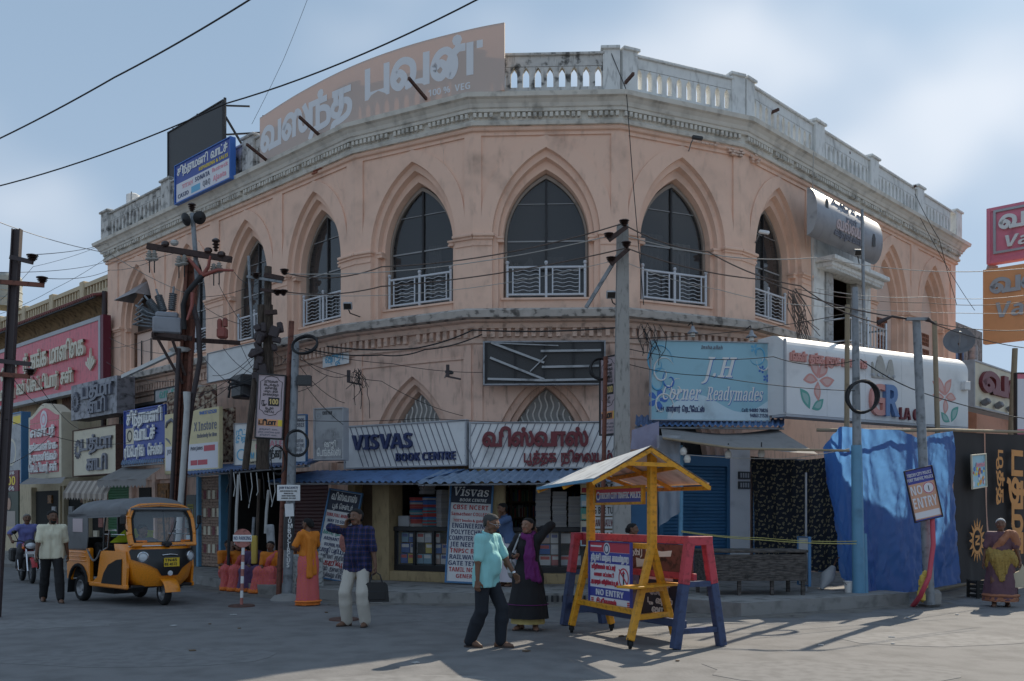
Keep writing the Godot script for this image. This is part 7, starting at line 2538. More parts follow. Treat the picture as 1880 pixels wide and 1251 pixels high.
	for k in 4:
		for s in [-1.0,1.0]:
			mb.box(Vector3(0,.04+k*.09,s*.2),Vector3(.56,.05,.03))
			mb.box(Vector3(s*.27,.04+k*.09,0),Vector3(.03,.05,.37))
		part(mb,"slat",mats.interior_dark,cr)
	for s in [[-1,-1],[1,-1],[1,1],[-1,1]]:
		mb.box(Vector3(s[0]*.275,.18,s[1]*.205),Vector3(.05,.36,.05))
		part(mb,"corner_post",mats.interior_dark,cr)
	var t:=Transform3D(Basis(Vector3.UP,.05)*Basis(Vector3(0,0,1),.22),P(1706,955,17.45))
	var nb:=[board_at("no_entry_sign","tilted purple and orange no entry panel tied to the leaning grey pole","sign",t,.52,.94,.03,mats.violet_print,mats.pole_iron,.015),.52,.94]
	patch(nb,.03,.04,.97,.72,"orange_print","orange_field",.004)
	L(nb,"TRICHY CITY POLICE",.5,.86,.06,"print_white",{"centre":true,"fit":.86,"bold":1.6})
	L(nb,"FORT TRAFFIC POLICE",.5,.77,.06,"print_white",{"centre":true,"fit":.92,"bold":1.6})
	L(nb,"NO",.08,.51,.17,"print_white",{"fit":.4,"bold":2.2,"z":.006})
	L(nb,"ENTRY",.08,.25,.2,"print_white",{"fit":.84,"bold":2.0,"z":.006})
	patch(nb,.06,.06,.94,.18,"print_white","sponsor_field",.006)
	disc(nb,.72,.6,.11,"print_white","symbol",.007)
	disc(nb,.72,.6,.105,"print_red","symbol",.009,.015)
	patch(nb,.705,.54,.735,.64,"letter_black","arrow",.009)

func build_right_house():
	var f:=FWR
	var o:=thing("grey_back_house","stained grey concrete house with a blue tin wall and peach front beyond the pink wing","building","",at3(f.at(18,0,-2)))
	var mb:=MB.new()
	fbox(mb,f,14.2,40.0,.0,5.9,-6.0,.5)
	wpart(mb,"peach_wall",mats.peach_wall,o)
	fbox(mb,f,14.6,19.5,5.9,8.55,-5.0,-1.0)
	wpart(mb,"grey_wall",mats.grey_wall,o)
	for i in 12:fbox(mb,f,14.3+i*.16,14.42+i*.16,5.9,7.6,-.7,-.6+.04*(i % 2))
	wpart(mb,"blue_tin_wall",mats.blue_tin,o)
	mb.tube([f.at(16.6,5.8,-.4),f.at(16.6,7.6,-.4)],.16,10)
	wpart(mb,"vent_pipe",mats.galvanised,o)
	fbox(mb,f,17.5,40.0,5.0,5.9,.5,1.4)
	wpart(mb,"dark_gallery",mats.interior_dark,o)
	var p:=P(1812,0,31.0)*Vector3(1,0,1)
	var pf:=Facet.new(p,p+Vector3(.73,0,.683)*5.0)
	var b:=[board_at("pink_hotel_sign","pink projecting hotel sign with white Tamil letters above the orange one","sign",Transform3D(Basis(pf.e,Vector3.UP,pf.n),pf.at(1.75,EYE+(945-486)*31.0/F,0)),3.5,1.75,.3,mats.pink_panel,mats.pink_panel,.12),3.5,1.75]
	var b2:=b
	for q in [[.06,.16,.98,.94]]:
		for r in [[q[0],q[1],q[2],q[1]+.04],[q[0],q[3]-.04,q[2],q[3]],[q[0],q[1]+.04,q[0]+.02,q[3]-.04]]:patch(b,r[0],r[1],r[2],r[3],"frame_grey","inner_frame",.06)
	L(b,"வஸந்த",.12,.6,.2,"letter_white",{"fit":.8,"pen":.3,"depth":.08})
	L(b,"Vasantha",.16,.25,.2,"letter_white",{"fit":.8,"bold":1.8,"depth":.08,"slant":.15})
	p=P(1805,0,30.6)*Vector3(1,0,1)
	pf=Facet.new(p,p+Vector3(.73,0,.683)*5.0)
	b=[board_at("orange_hotel_sign","large orange hotel sign with pale Tamil and English letters beside the blue tin wall","sign",Transform3D(Basis(pf.e,Vector3.UP,pf.n),pf.at(1.9,EYE+(945-632)*30.6/F,0)),3.8,2.3,.25,mats.orange_panel),3.8,2.3]
	L(b,"வஸந்த",.07,.68,.16,"letter_grey",{"fit":.84,"pen":.32,"depth":.03})
	L(b,"Vasantha",.1,.33,.2,"letter_grey",{"fit":.84,"bold":1.8,"depth":.03,"slant":.1})
	var fl:=thing("sign_floodlight","small grey floodlight on the roof edge between the pink and orange signs","floodlight","",at3(P(1822,498,31.2)))
	mb.box(Vector3(0,.1,0),Vector3(.28,.18,.2),Basis(Vector3(0,0,1),-.3),.02)
	part(mb,"housing",mats.board_grey,fl)
	mb.tube([Vector3(.05,.0,0),Vector3(.2,-.05,0),Vector3(.3,.12,0),Vector3(.35,-.1,0)],.02,6)
	part(mb,"bracket",mats.black_iron,fl)
	b=board("rusty_letter_sign","cream sign with large rusty Tamil letters above the black banners","sign",Facet.new(P(1788,0,27.0)*Vector3(1,0,1),P(1788,0,27.0)*Vector3(1,0,1)+FWR.e),.0,1788,1900,660,748,.5,mats.board_cream,mats.frame_grey,.05)
	L(b,"வல்லம்",.1,.42,.36,"letter_maroon",{"fit":1.5,"pen":.32,"depth":.1})
	for i in 4:
		mb.box(Vector3((-.4+i*.2)*b[1],.18,.14),Vector3(.22,.16,.22),Basis(Vector3(1,0,0),-.5),.03)
		part(mb,"sign_lamp",mats.dish_grey,b[0])
	var vb:=[board_at("narrow_pink_sign","narrow upright pink sign at the right edge beside the rusty letters","sign",at3(P(1878,800,25.0)),.35,1.6,.12,mats.pink_panel,mats.plastic_black,.03),.35,1.6]
	patch(vb,.12,.1,.88,.9,"print_white","pale_field")

func wire(label:String,pts:Array,sag:float,r:float,m:String,group:="overhead wires"):
	var mb:=MB.new()
	var line_:=[]
	for i in pts.size()-1:
		var a:Vector3=pts[i]
		var b:Vector3=pts[i+1]
		var n0:=12
		for k in n0+(1 if i==pts.size()-2 else 0):
			var t:=float(k)/n0
			line_.append(a.lerp(b,t)-Vector3(0,sag*4.0*t*(1.0-t),0))
	mb.tube(line_,r*.8,5,false)
	single(mb,"wire",mats[m],label,"wire",group)

const ORD:=["first","second","third","fourth","fifth","sixth","seventh","eighth","ninth","tenth","eleventh","twelfth","thirteenth","fourteenth","fifteenth","sixteenth","seventeenth","eighteenth"]

func build_wires():
	wire("thick black wire crossing the sky corner above the steel pole, upper of two",[P(-30,268,17),P(210,142,15),P(470,-8,13)],.03,.016,"wire_black")
	wire("thick black wire crossing the sky under the upper one and past the dark hoarding",[P(-20,346,19),P(415,190,17),P(890,-8,14)],.12,.016,"wire_black")
	wire("hair thin wire rising steeply in the sky beside the curved fascia",[P(462,228,24),P(520,110,23),P(566,-6,22)],.02,.006,"wire_black")
	wire("pale service wire from the steel pole's top across to the transformer",[P(-10,405,17),P(200,465,20),P(345,540,22.2)],.06,.009,"wire_pale")
	wire("thin wire from the steel pole's upper insulator to the cream house corner",[P(59,468,15.9),P(195,447,31)],.06,.008,"wire_black")
	wire("thin wire passing behind the steel pole at its middle arm",[P(-10,500,18),P(200,480,30),P(330,462,22.2)],.1,.008,"wire_black")
	wire("thin wire from the lower insulator rising behind the pole to the eaves",[P(77,511,15.9),P(200,496,30),P(300,470,22)],.1,.008,"wire_black")
	wire("thin wire slanting from the frame edge up to the cornice end",[P(-10,560,24),P(60,490,27),P(183,452,31)],.05,.007,"wire_black")
	wire("thin wire slanting lower behind the steel pole to the cornice end",[P(-10,580,24),P(100,530,27),P(200,470,31)],.05,.007,"wire_black")
	wire("thick brownish cable from the post cluster to the top of the concrete pole",[P(522,501,20.4),P(700,490,19.8),P(1142,411,17.9)],.16,.016,"wire_brown")
	wire("pale cable just under the thick one, running to the concrete pole",[P(522,503,20.4),P(1124,432,17.9)],.22,.012,"wire_pale")
	wire("second thick brownish cable from the post cluster to the concrete pole's lower arm",[P(524,536,20.4),P(700,526,19.8),P(1148,456,17.9)],.1,.016,"wire_brown")
	wire("thin cable sagging past the corner window railing to the lower arm",[P(524,540,20.4),P(1122,480,17.9)],.25,.008,"wire_pale")
	wire("thick brownish cable from the concrete pole's top to the leaning grey pole",[P(1143,411,17.9),P(1300,462,18.6),P(1470,525,18.8),P(1612,593,17.6)],.1,.016,"wire_brown")
	wire("second brownish cable from the concrete pole's lower arm to the leaning grey pole",[P(1152,456,17.9),P(1400,513,18.6),P(1664,585,17.6)],.1,.016,"wire_brown")
	wire("pale cable from the concrete pole across the second arch to the street wing",[P(1150,433,18.0),P(1500,473,20.0),P(1890,492,24.0)],.18,.012,"wire_pale")
	wire("thin pale cable crossing the railings to the right edge, just above the white sign",[P(1152,483,18.0),P(1320,532,19.0),P(1500,562,20.0),P(1890,575,24.0)],.06,.009,"wire_pale")
	wire("black cable from the leaning grey pole to the right edge, topmost of four",[P(1716,594,17.6),P(1890,606,20)],.06,.011,"wire_black")
	wire("black cable from the leaning grey pole dropping to the right edge",[P(1712,594,17.6),P(1890,640,20)],.06,.011,"wire_black")
	wire("black cable dropping from the blue post pole's top to the rusty letter sign",[P(1580,660,18.0),P(1690,720,18.5),P(1890,770,22)],.05,.013,"wire_black")
	wire("pale wire level across the orange sign towards the white balcony",[P(1500,530,20),P(1700,545,22),P(1890,541,26)],.08,.009,"wire_pale")
	wire("brown wire over the orange sign below the pale level one",[P(1460,530,20),P(1700,556,22),P(1890,553,26)],.08,.01,"wire_brown")
	wire("thin black wire across the white sign to the concrete pole",[P(1150,640,18.3),P(1420,655,18.5),P(1570,662,18.0)],.12,.01,"wire_black")
	wire("thin black wire crossing the light blue sign slantwise",[P(1150,668,18.3),P(1300,690,18.5),P(1570,718,18.0)],.05,.009,"wire_black")
	wire("black cable from the concrete pole over the blue sign's top edge",[P(1150,622,18.3),P(1560,575,18.2)],.1,.01,"wire_black")
	wire("long black wire looping from the white corner pier down the salmon wall",[P(1122,97,20.8),P(1150,165,20.6),P(1162,330,20.5),P(1182,560,20.2)],.0,.012,"wire_black")
	wire("wire hanging from the cornice bracket down the end of the wing",[P(1680,356,29.0),P(1725,440,29.5),P(1757,560,30)],.05,.012,"wire_black")
	wire("second wire hanging slantwise at the end of the wing",[P(1690,400,29.0),P(1745,500,29.5),P(1790,570,30)],.03,.01,"wire_black")
	wire("white cable fastened down the white corner pilaster of the wing",[P(1494,280,24.0),P(1490,440,23.6),P(1492,600,23.2)],.0,.015,"wire_pale")
	wire("cable strung along the tooth blocks above the ribbed signs",[P(600,636,20.9),P(760,640,20.6),P(868,606,20.2),P(1130,602,20.0)],.05,.02,"wire_black")
	wire("second black cable sagging below the stone ledge to the empty billboard",[P(560,640,19.2),P(700,652,20.3),P(780,642,20.3),P(885,614,20.2)],.06,.017,"wire_black")
	wire("thin wire from the galvanised pole across the salmon wall to the billboard",[P(545,640,19.3),P(720,668,20.3),P(886,684,20.2)],.05,.008,"wire_black")
	wire("thin wire under the ground floor arch point to the ribbed sign",[P(550,660,19.3),P(700,700,20.4),P(850,764,20.4)],.08,.008,"wire_black")
	wire("thin level wire just above both ribbed signs",[P(545,772,19.3),P(780,768,20.2),P(1100,776,18.6)],.04,.008,"wire_black")
	wire("rope like pale cable tied between blue stall post and floral curtain, upper",[P(1251,975,18.7),P(1400,988,18.6),P(1573,994,18.1)],.03,.009,"rope_yellow","ropes before the stall")
	wire("yellow rope tied between the blue stall post and the blue pole, lower",[P(1251,977,18.7),P(1400,992,18.5),P(1573,999,18.0)],.02,.011,"rope_yellow","ropes before the stall")
	wire("white cord under the grey awning edge",[P(1255,835,18.5),P(1440,843,18.4),P(1560,824,18.1)],.02,.009,"wire_pale","ropes before the stall")
	var count:=[0,0,0]
	var k:=0
	for q in [[[440,630,22],[480,700,20.5]],[[410,640,22],[478,690,20.5]],[[390,690,22.2],[474,640,20.5]],[[345,760,22.2],[470,665,20.5]],[[345,735,22.2],[472,652,20.5]],[[360,640,22.2],[476,735,20.5]],[[330,722,22.3],[470,690,20.5]],[[230,765,26],[340,715,22.2]],[[225,752,26],[340,740,22.2]],[[370,560,22.2],[478,600,20.5]],[[350,585,22.2],[476,545,20.5]],[[360,545,22.2],[474,520,20.5]],[[400,520,22.2],[470,620,20.5]],[[430,500,22.2],[478,510,20.5]],[[500,640,20.5],[540,660,19.3]],[[498,670,20.5],[536,640,19.3]],[[500,690,20.5],[542,700,19.3]],[[495,610,20.5],[533,632,19.4]],[[500,720,20.5],[600,690,20.8]],[[548,690,19.3],[630,780,20.6]],[[548,670,19.3],[632,740,20.6]],[[552,655,19.3],[640,690,20.8]],[[200,640,29],[330,600,22.4]],[[200,620,29],[330,650,22.4]],[[195,665,29],[322,700,22.4]],[[20,690,15.9],[80,745,25]],[[60,692,15.9],[150,790,27]],[[10,770,15.9],[240,812,26]],[[0,860,16],[100,790,27]]]:
		var kind:=0 if q[1][0]<480 and q[0][0]>180 else (1 if q[0][0]>480 else 2)
		count[kind]+=1
		wire(ORD[count[kind]-1]+" of the thin black wires "+(["strung between the transformer pole and the wooden posts","around the galvanised pole's top","strung from the steel pole over the shop signs"][kind]),[P(q[0][0],q[0][1],q[0][2]),P(q[1][0],q[1][1],q[1][2])],.08+.12*fmod(k*.37,1.0),.008,"wire_black")
		k+=1
	var mb:=MB.new()
	for i in 22:
		var p:=P(1446+rng.randf()*16,530+rng.randf()*18,21.9)
		mb.tube([p,p+Vector3(rng.randf()*.3-.05,-.35,.1*rng.randf()),p+Vector3(rng.randf()*.55,-.7-rng.randf()*.5,.15*rng.randf())],.009,4)
	var cb:=single(mb,"cable_bundle",mats.wire_brown,"hanging bundle of cut grey cables at the right end of the last railing","cables")
	for q in [[1168,592,44,20.0,"tangle of black cables on the wall between concrete pole and light blue sign"],[648,676,16,20.9,"loose black cables on the corner of the salmon wall beside the ribbed sign"]]:
		for i in 14:
			var p:=P(q[0]+rng.randf()*q[2],q[1]+rng.randf()*12,q[3])
			var e:=p+Vector3((rng.randf()-.5)*.5,-.25-rng.randf()*.8,.05)
			var pts:=[]
			for j in 9:
				var t:=j/8.0
				pts.append(p.lerp(e,t)+Vector3(sin(t*PI)*(rng.randf()*.05+.12*sin(i*1.9)),0,.04*sin(t*9.0+i)))
			mb.tube(pts,.007,4)
		single(mb,"cable_bundle",mats.wire_black,q[4],"cables")
	for q in [[640,700,"iron hook bracket on the salmon wall left of the ground floor arch"],[822,690,"iron hook bracket between the two ground floor arches"]]:
		var o:=thing("cable_bracket",q[2],"bracket","",at3(P(q[0],q[1],20.9)))
		mb.box(Vector3(0,.1,0),Vector3(.07,.26,.06))
		part(mb,"hook",mats.pole_iron,o)
		mb.bar(Vector3(0,-.02,0),Vector3(.28,-.08,.02),.035,.035)
		part(mb,"arm",mats.pole_iron,o)

# --- people: a smooth field of tapered bones, meshed as one skin
class Field:
	var a:=PackedVector3Array()
	var ba:=PackedVector3Array()
	var il:=PackedFloat32Array()
	var ra:=PackedFloat32Array()
	var rb:=PackedFloat32Array()
	var tint:=PackedColorArray()
	var clips:=[]
	var k:=.03
	var fold:=.0
	var fold_n:FastNoiseLite
	func bone(p:Vector3,q:Vector3,r0:float,r1:float,c:=Color.WHITE):
		a.append(p)
		ba.append(q-p)
		il.append(1.0/maxf((q-p).length_squared(),1e-9))
		ra.append(r0)
		rb.append(r1-r0)
		tint.append(c)
	func dist(i:int,p:Vector3)->float:
		var pa:=p-a[i]
		var t:=clampf(pa.dot(ba[i])*il[i],.0,1.0)
		return (pa-ba[i]*t).length()-ra[i]-rb[i]*t
	func build(mb:MB,cell:float):
		var lo:=Vector3.INF
		var hi:=-Vector3.INF
		var pad:=cell*3.0+k*.4+fold
		for i in a.size():
			var r:=maxf(ra[i],ra[i]+rb[i])+pad
			var q:=a[i]+ba[i]
			lo=lo.min(a[i].min(q)-Vector3.ONE*r)
			hi=hi.max(a[i].max(q)+Vector3.ONE*r)
		for c in clips:
			if c[0].y>.99:hi.y=minf(hi.y,c[1]+cell*3)
			if c[0].y<-.99:lo.y=maxf(lo.y,-c[1]-cell*3)
		var B:=6
		var nx:=(int((hi.x-lo.x)/cell)/B+1)*B+1
		var ny:=(int((hi.y-lo.y)/cell)/B+1)*B+1
		var nz:=(int((hi.z-lo.z)/cell)/B+1)*B+1
		var val:=PackedFloat32Array()
		val.resize(nx*ny*nz)
		val.fill(9.0)
		var live:=[]
		var hd:=B*cell*.87
		for bx in range(0,nx-1,B):
			for by in range(0,ny-1,B):
				for bz in range(0,nz-1,B):
					var c:=lo+Vector3(bx+B*.5,by+B*.5,bz+B*.5)*cell
					var ds:=PackedFloat32Array()
					var md:=INF
					for i in a.size():
						var d:=dist(i,c)
						ds.append(d)
						md=minf(md,d)
					if md>hd+cell*2+k*.3+fold:continue
					var use:=PackedInt32Array()
					for i in a.size():
						if ds[i]<md+2.0*hd+k:use.append(i)
					live.append(Vector3i(bx,by,bz))
					for x in range(bx,mini(bx+B+1,nx)):
						for y in range(by,mini(by+B+1,ny)):
							for z in range(bz,mini(bz+B+1,nz)):
								var at:=(x*ny+y)*nz+z
								if val[at]<8.0:continue
								var p:=lo+Vector3(x,y,z)*cell
								var d:=8.0
								for i in use:
									var pa:=p-a[i]
									var t:=clampf(pa.dot(ba[i])*il[i],.0,1.0)
									var e:=(pa-ba[i]*t).length()-ra[i]-rb[i]*t
									var h:=k-absf(d-e)
									d=minf(d,e)-(h*h*.25/k if h>.0 else .0)
								if fold>.0 and absf(d)<fold*3:d+=fold*fold_n.get_noise_3d(p.x*1.6,p.y*.35+p.x*.4,p.z*1.6)
								for cl in clips:d=maxf(d,cl[0].dot(p)-cl[1])
								val[at]=d
		var vid:={}
		var vs:=PackedVector3Array()
		var sx:=ny*nz
		var corner:=[0,sx,nz,sx+nz,1,sx+1,nz+1,sx+nz+1]
		for b in live:
			for x in range(b.x,mini(b.x+B,nx-1)):
				for y in range(b.y,mini(b.y+B,ny-1)):
					for z in range(b.z,mini(b.z+B,nz-1)):
						var at:=(x*ny+y)*nz+z
						var inside:=0
						for c in 8:
							if val[at+corner[c]]<.0:inside |=1<<c
						if inside==0 or inside==255:continue
						var sum:=Vector3.ZERO
						var cnt:=0
						for e in [[0,1],[2,3],[4,5],[6,7],[0,2],[1,3],[4,6],[5,7],[0,4],[1,5],[2,6],[3,7]]:
							var i0:int=e[0]
							var i1:int=e[1]
							if (inside>>i0 & 1)==(inside>>i1 & 1):continue
							var v0:=val[at+corner[i0]]
							var v1:=val[at+corner[i1]]
							if v0>8.5:v0=cell
							if v1>8.5:v1=cell
							var t:=v0/(v0-v1)
							sum+=Vector3(i0 & 1,i0>>1 & 1,i0>>2).lerp(Vector3(i1 & 1,i1>>1 & 1,i1>>2),t)
							cnt+=1
						vid[at]=vs.size()
						vs.append(lo+(Vector3(x,y,z)+sum/cnt)*cell)
		var idx:=PackedInt32Array()
		var steps:=[[sx,nz,1],[nz,1,sx],[1,sx,nz]]
		for at in vid.keys():
			for s in steps:
				var v0:=val[at]
				var v1:=val[at+s[0]]
				if (v0<.0)==(v1<.0):continue
				if not (vid.has(at-s[1]) and vid.has(at-s[2]) and vid.has(at-s[1]-s[2])):continue
				var q0:int=vid[at]
				var q1:int=vid[at-s[1]]
				var q2:int=vid[at-s[1]-s[2]]
				var q3:int=vid[at-s[2]]
				if v0<.0:idx.append_array([q0,q1,q2,q0,q2,q3])
				else:idx.append_array([q0,q2,q1,q0,q3,q2])
		var ns:=PackedVector3Array()
		ns.resize(vs.size())
		for i in range(0,idx.size(),3):
			var m:=(vs[idx[i+1]]-vs[idx[i]]).cross(vs[idx[i+2]]-vs[idx[i]])
			for j in 3:ns[idx[i+j]]+=m
		var cs:=PackedColorArray()
		for p in vs:
			var best:=0
			var bd:=INF
			if mb.tinted:
				for i in a.size():
					var d:=dist(i,p)
					if d<bd:
						bd=d
						best=i
			cs.append(tint[best])
		for i in range(0,idx.size(),3):
			for j in [0,2,1]:
				var w:=idx[i+j]
				mb.v.append(vs[w])
				mb.n.append(ns[w].normalized())
				mb.uv.append(Vector2.ZERO)
				mb.col.append(cs[w])

func two_bone(a:Vector3,c:Vector3,l1:float,l2:float,hint:Vector3)->Array:
	var d:=a.distance_to(c)
	var reach:=minf(d,(l1+l2)*.999)
	var dir:=(c-a).normalized()
	var end:=a+dir*reach
	var x:=(l1*l1-l2*l2+reach*reach)/(2.0*reach)
	var hgt:=sqrt(maxf(l1*l1-x*x,.0))
	var side:=(hint-dir*hint.dot(dir)).normalized()
	return [a+dir*x+side*hgt,end]

const SKIN:=Color(.155,.075,.045)

func hand_bones(f:Field,wrist:Vector3,dir:Vector3,palm:Vector3,curl:float,left:bool,s:float,c:Color):
	var z:=dir.normalized()
	var n:=(palm-z*palm.dot(z)).normalized()
	var x:=n.cross(z)*(1.0 if left else-1.0)
	for i in 4:
		var off:=(.028-i*.0185)*s
		var kn:=wrist+z*(.085-.004*absf(i-1.2))*s+x*off
		f.bone(wrist+z*.012*s+x*off*.7,kn,.014*s,.0115*s,c)
		var ln:float=[.068,.078,.072,.056][i]*s
		var d1:=z.rotated(n.cross(z).normalized(),-curl*.55) if true else z
		d1=(z*cos(curl*.6)+n*sin(curl*.6)).normalized()
		var d2:=(z*cos(curl*1.5)+n*sin(curl*1.5)).normalized()
		var mid:=kn+d1*ln*.52
		f.bone(kn,mid,.0098*s,.009*s,c)
		f.bone(mid,mid+d2*ln*.5,.009*s,.0075*s,c)
	var t0:=wrist+z*.022*s+x*.028*s
	var t1:=t0+(z*.65+x*.6+n*.35).normalized()*.045*s
	f.bone(wrist+z*.015*s,t0,.014*s,.013*s,c)
	f.bone(t0,t1,.0125*s,.0105*s,c)
	f.bone(t1,t1+(z*.85+x*.15+n*.4).normalized()*.032*s,.01*s,.008*s,c)

# o: pose and looks in the figure's own axes (faces +z, its left is +x, feet on y = 0). Gives back the root node and the joints.
func figure(label:String,at_:Transform3D,o:Dictionary)->Array:
	var root:=thing("person",label,"person","",at_)
	var s:float=o.get("height",1.7)/1.72
	var sk:Color=o.get("skin",SKIN)
	var lean:Vector3=o.get("lean",Vector3.ZERO)
	var wide:float=o.get("wide",1.0)
	var hip:Vector3=Vector3(0,o.get("hip",.92)*s,0)+o.get("hip_shift",Vector3.ZERO)
	var chest:Vector3=hip+Vector3(0,.36*s,0)+lean*.7
	var neck:Vector3=hip+Vector3(0,.535*s,0)+lean
	var turn:float=o.get("twist",.0)
	var tb:=Basis(Vector3.UP,turn)
	var sh:=[neck+tb*Vector3(-.178*wide,-.055,.0)*s,neck+tb*Vector3(.178*wide,-.055,.0)*s]
	var hb:=Basis(Vector3.UP,o.get("head_yaw",.0))*Basis(Vector3(1,0,0),o.get("head_pitch",.0))*Basis(Vector3(0,0,1),o.get("head_roll",.0))
	var head:Vector3=neck+Vector3(0,.06,.012)*s+hb*Vector3(0,.088,.014)*s
	var feet:Array=o.get("feet",[Vector3(-.1,0,0),Vector3(.1,0,0)])
	var toe:Array=o.get("toe",[.15,-.15])
	var hj:=[hip+Vector3(-.088*wide,-.02,0)*s,hip+Vector3(.088*wide,-.02,0)*s]
	var knees:=[]
	var ankles:=[]
	for i in 2:
		var an:Vector3=feet[i]+Vector3(0,.085*s,0)
		var r:=two_bone(hj[i],an,.43*s,.425*s,o.get("knee_hint",Vector3(0,.1,1))+Vector3(-.15+.3*i,0,0))
		knees.append(r[0])
		ankles.append(r[1])
	var hands:Array=o.get("hands",[Vector3(-.25,.75,.05),Vector3(.25,.75,.05)])
	var eh:Array=o.get("elbow_hint",[Vector3(-.5,-.3,-1),Vector3(.5,-.3,-1)])
	var elbows:=[]
	var wrists:=[]
	for i in 2:
		var r:=two_bone(sh[i],hands[i],.285*s,.25*s,eh[i])
		elbows.append(r[0])
		wrists.append(r[1])
	var J:={"hip":hip,"chest":chest,"neck":neck,"sh":sh,"head":head,"hb":hb,"hj":hj,"knees":knees,"ankles":ankles,"elbows":elbows,"wrists":wrists,"feet":feet,"s":s,"tb":tb,"wide":wide}
	var mb:=MB.new()
	mb.tinted=true
	var f:=Field.new()
	f.k=.035*s
	trunk(f,J,.0,sk)
	f.bone(neck+Vector3(0,-.03,-.01)*s,head+hb*Vector3(0,-.05,-.012)*s,.056*s,.05*s,sk)
	for i in 2:
		arm(f,J,i,.0,2.0,sk)
		leg(f,J,i,.0,sk)
		var fd:Vector3=Vector3(sin(toe[i]),0,cos(toe[i]))
		var ft:Vector3=feet[i]
		var up:float=o.get("heel",[.0,.0])[i]
		f.bone(ankles[i],ft+Vector3(0,.035+up,0)*s-fd*.05*s,.038*s,.034*s,sk)
		f.bone(ft+Vector3(0,.04+up,0)*s-fd*.04*s,ft+Vector3(0,.03+up*.4,0)*s+fd*.09*s,.034*s,.036*s,sk)
		f.bone(ft+Vector3(0,.03+up*.4,0)*s+fd*.09*s,ft+Vector3(0,.024,0)*s+fd*.16*s,.036*s,.026*s,sk)
	f.build(mb,o.get("cell",.016))
	f=Field.new()
	f.k=.018*s
	var H:=func(x:float,y:float,z:float)->Vector3:return head+hb*(Vector3(x,y,z)*s)
	f.bone(H.call(0,.028,.0),H.call(0,.03,-.035),.083*s,.08*s,sk)
	f.bone(H.call(0,.0,.02),H.call(0,-.05,.03),.066*s,.052*s,sk)
	f.bone(H.call(-.02,-.088,.048),H.call(.02,-.088,.048),.03*s,.03*s,sk)
	for q in [-1.0,1.0]:
		f.bone(H.call(q*.036,-.018,.052),H.call(q*.05,-.05,.02),.03*s,.028*s,sk)
		f.bone(H.call(q*.082,.02,-.012),H.call(q*.08,-.028,-.004),.016*s,.012*s,sk)
	f.bone(H.call(-.036,.034,.072),H.call(.036,.034,.072),.015*s,.015*s,sk)
	f.bone(H.call(0,.022,.082),H.call(0,-.022,.103),.011*s,.0155*s,sk)
	f.bone(H.call(-.011,-.024,.092),H.call(.011,-.024,.092),.011*s,.011*s,sk)
	f.bone(H.call(-.02,-.056,.078),H.call(.02,-.056,.078),.0095*s,.0095*s,sk*Color(1.3,.85,.85))
	f.bone(H.call(0,-.06,-.01),neck+Vector3(0,.02,-.005)*s,.052*s,.055*s,sk)
	f.build(mb,.0065)
	for i in 2:
		var hd:Array=o.get("hand_dir",[wrists[0]-elbows[0],wrists[1]-elbows[1]])
		var pn:Array=o.get("palm",[Vector3(1,0,-.2),Vector3(-1,0,-.2)])
		var hf:=Field.new()
		hf.k=.012
		hand_bones(hf,wrists[i],hd[i],pn[i],o.get("curl",[.6,.6])[i],i==1,s*1.02,sk)
		hf.build(mb,.0062)
	part(mb,"body",mats.skin_tint,root)
	for q in [-1.0,1.0]:
		mb.tinted=true
		mb.tint=Color(.55,.52,.5)
		mb.ball(H.call(q*.033,.012,.0735),.0115*s,8)
		mb.tint=Color(.01,.008,.008)
		mb.ball(H.call(q*.033,.012,.079),.0075*s,8)
		mb.tint=Color(.02,.015,.012)
		mb.tube([H.call(q*.016,.037,.088),H.call(q*.033,.042,.085),H.call(q*.052,.036,.074)],.0045*s,5)
		part(mb,"eye",mats.skin_tint,root)
	var hc:Color=o.get("hair",Color(.012,.011,.011))
	if o.get("hair_style","short")!="none":
		f=Field.new()
		f.k=.012
		var up:=.0 if o.get("hair_style","short")=="short" else-.004
		f.bone(H.call(0,.036+up,.0),H.call(0,.034+up,-.038),.0885*s,.087*s)
		f.bone(H.call(0,.02,-.045),H.call(0,-.03,-.05),.082*s,.06*s)
		var nf:Vector3=hb*Vector3(0,-.68,.73)
		f.clips.append([nf,nf.dot(H.call(0,.074,.056))])
		f.fold=.009
		f.fold_n=FastNoiseLite.new()
		f.fold_n.frequency=45.0
		f.build(mb,.008)
		if o.get("hair_style","short")=="bun":
			var g:=Field.new()
			g.k=.02
			g.bone(H.call(0,.0,-.11),H.call(0,-.03,-.115),.045*s,.04*s)
			g.build(mb,.009)
		part(mb,"hair",mat("hair %s" % hc.to_html(),hc,.95),root)
	if o.has("moustache"):
		mb.tube([H.call(-.036,-.05,.074),H.call(-.014,-.04,.094),H.call(0,-.039,.098),H.call(.014,-.04,.094),H.call(.036,-.05,.074)],[.005*s,.01*s,.009*s,.01*s,.005*s],6)
		part(mb,"moustache",mat("beard %s" % o.moustache.to_html(),o.moustache,.8),root)
	if o.has("beard"):
		f=Field.new()
		f.k=.012
		f.bone(H.call(0,.0,.02),H.call(0,-.05,.03),.069*s,.056*s)
		f.bone(H.call(-.02,-.09,.048),H.call(.02,-.09,.048),.034*s,.034*s)
		var n1:Vector3=hb*Vector3(0,.95,.3)
		f.clips.append([n1,n1.dot(H.call(0,-.045,.06))])
		f.build(mb,.008)
		part(mb,"beard",mat("beard %s" % o.beard.to_html(),o.beard,.8),root)
	J["o"]=o
	J["H"]=H
	return [root,J]

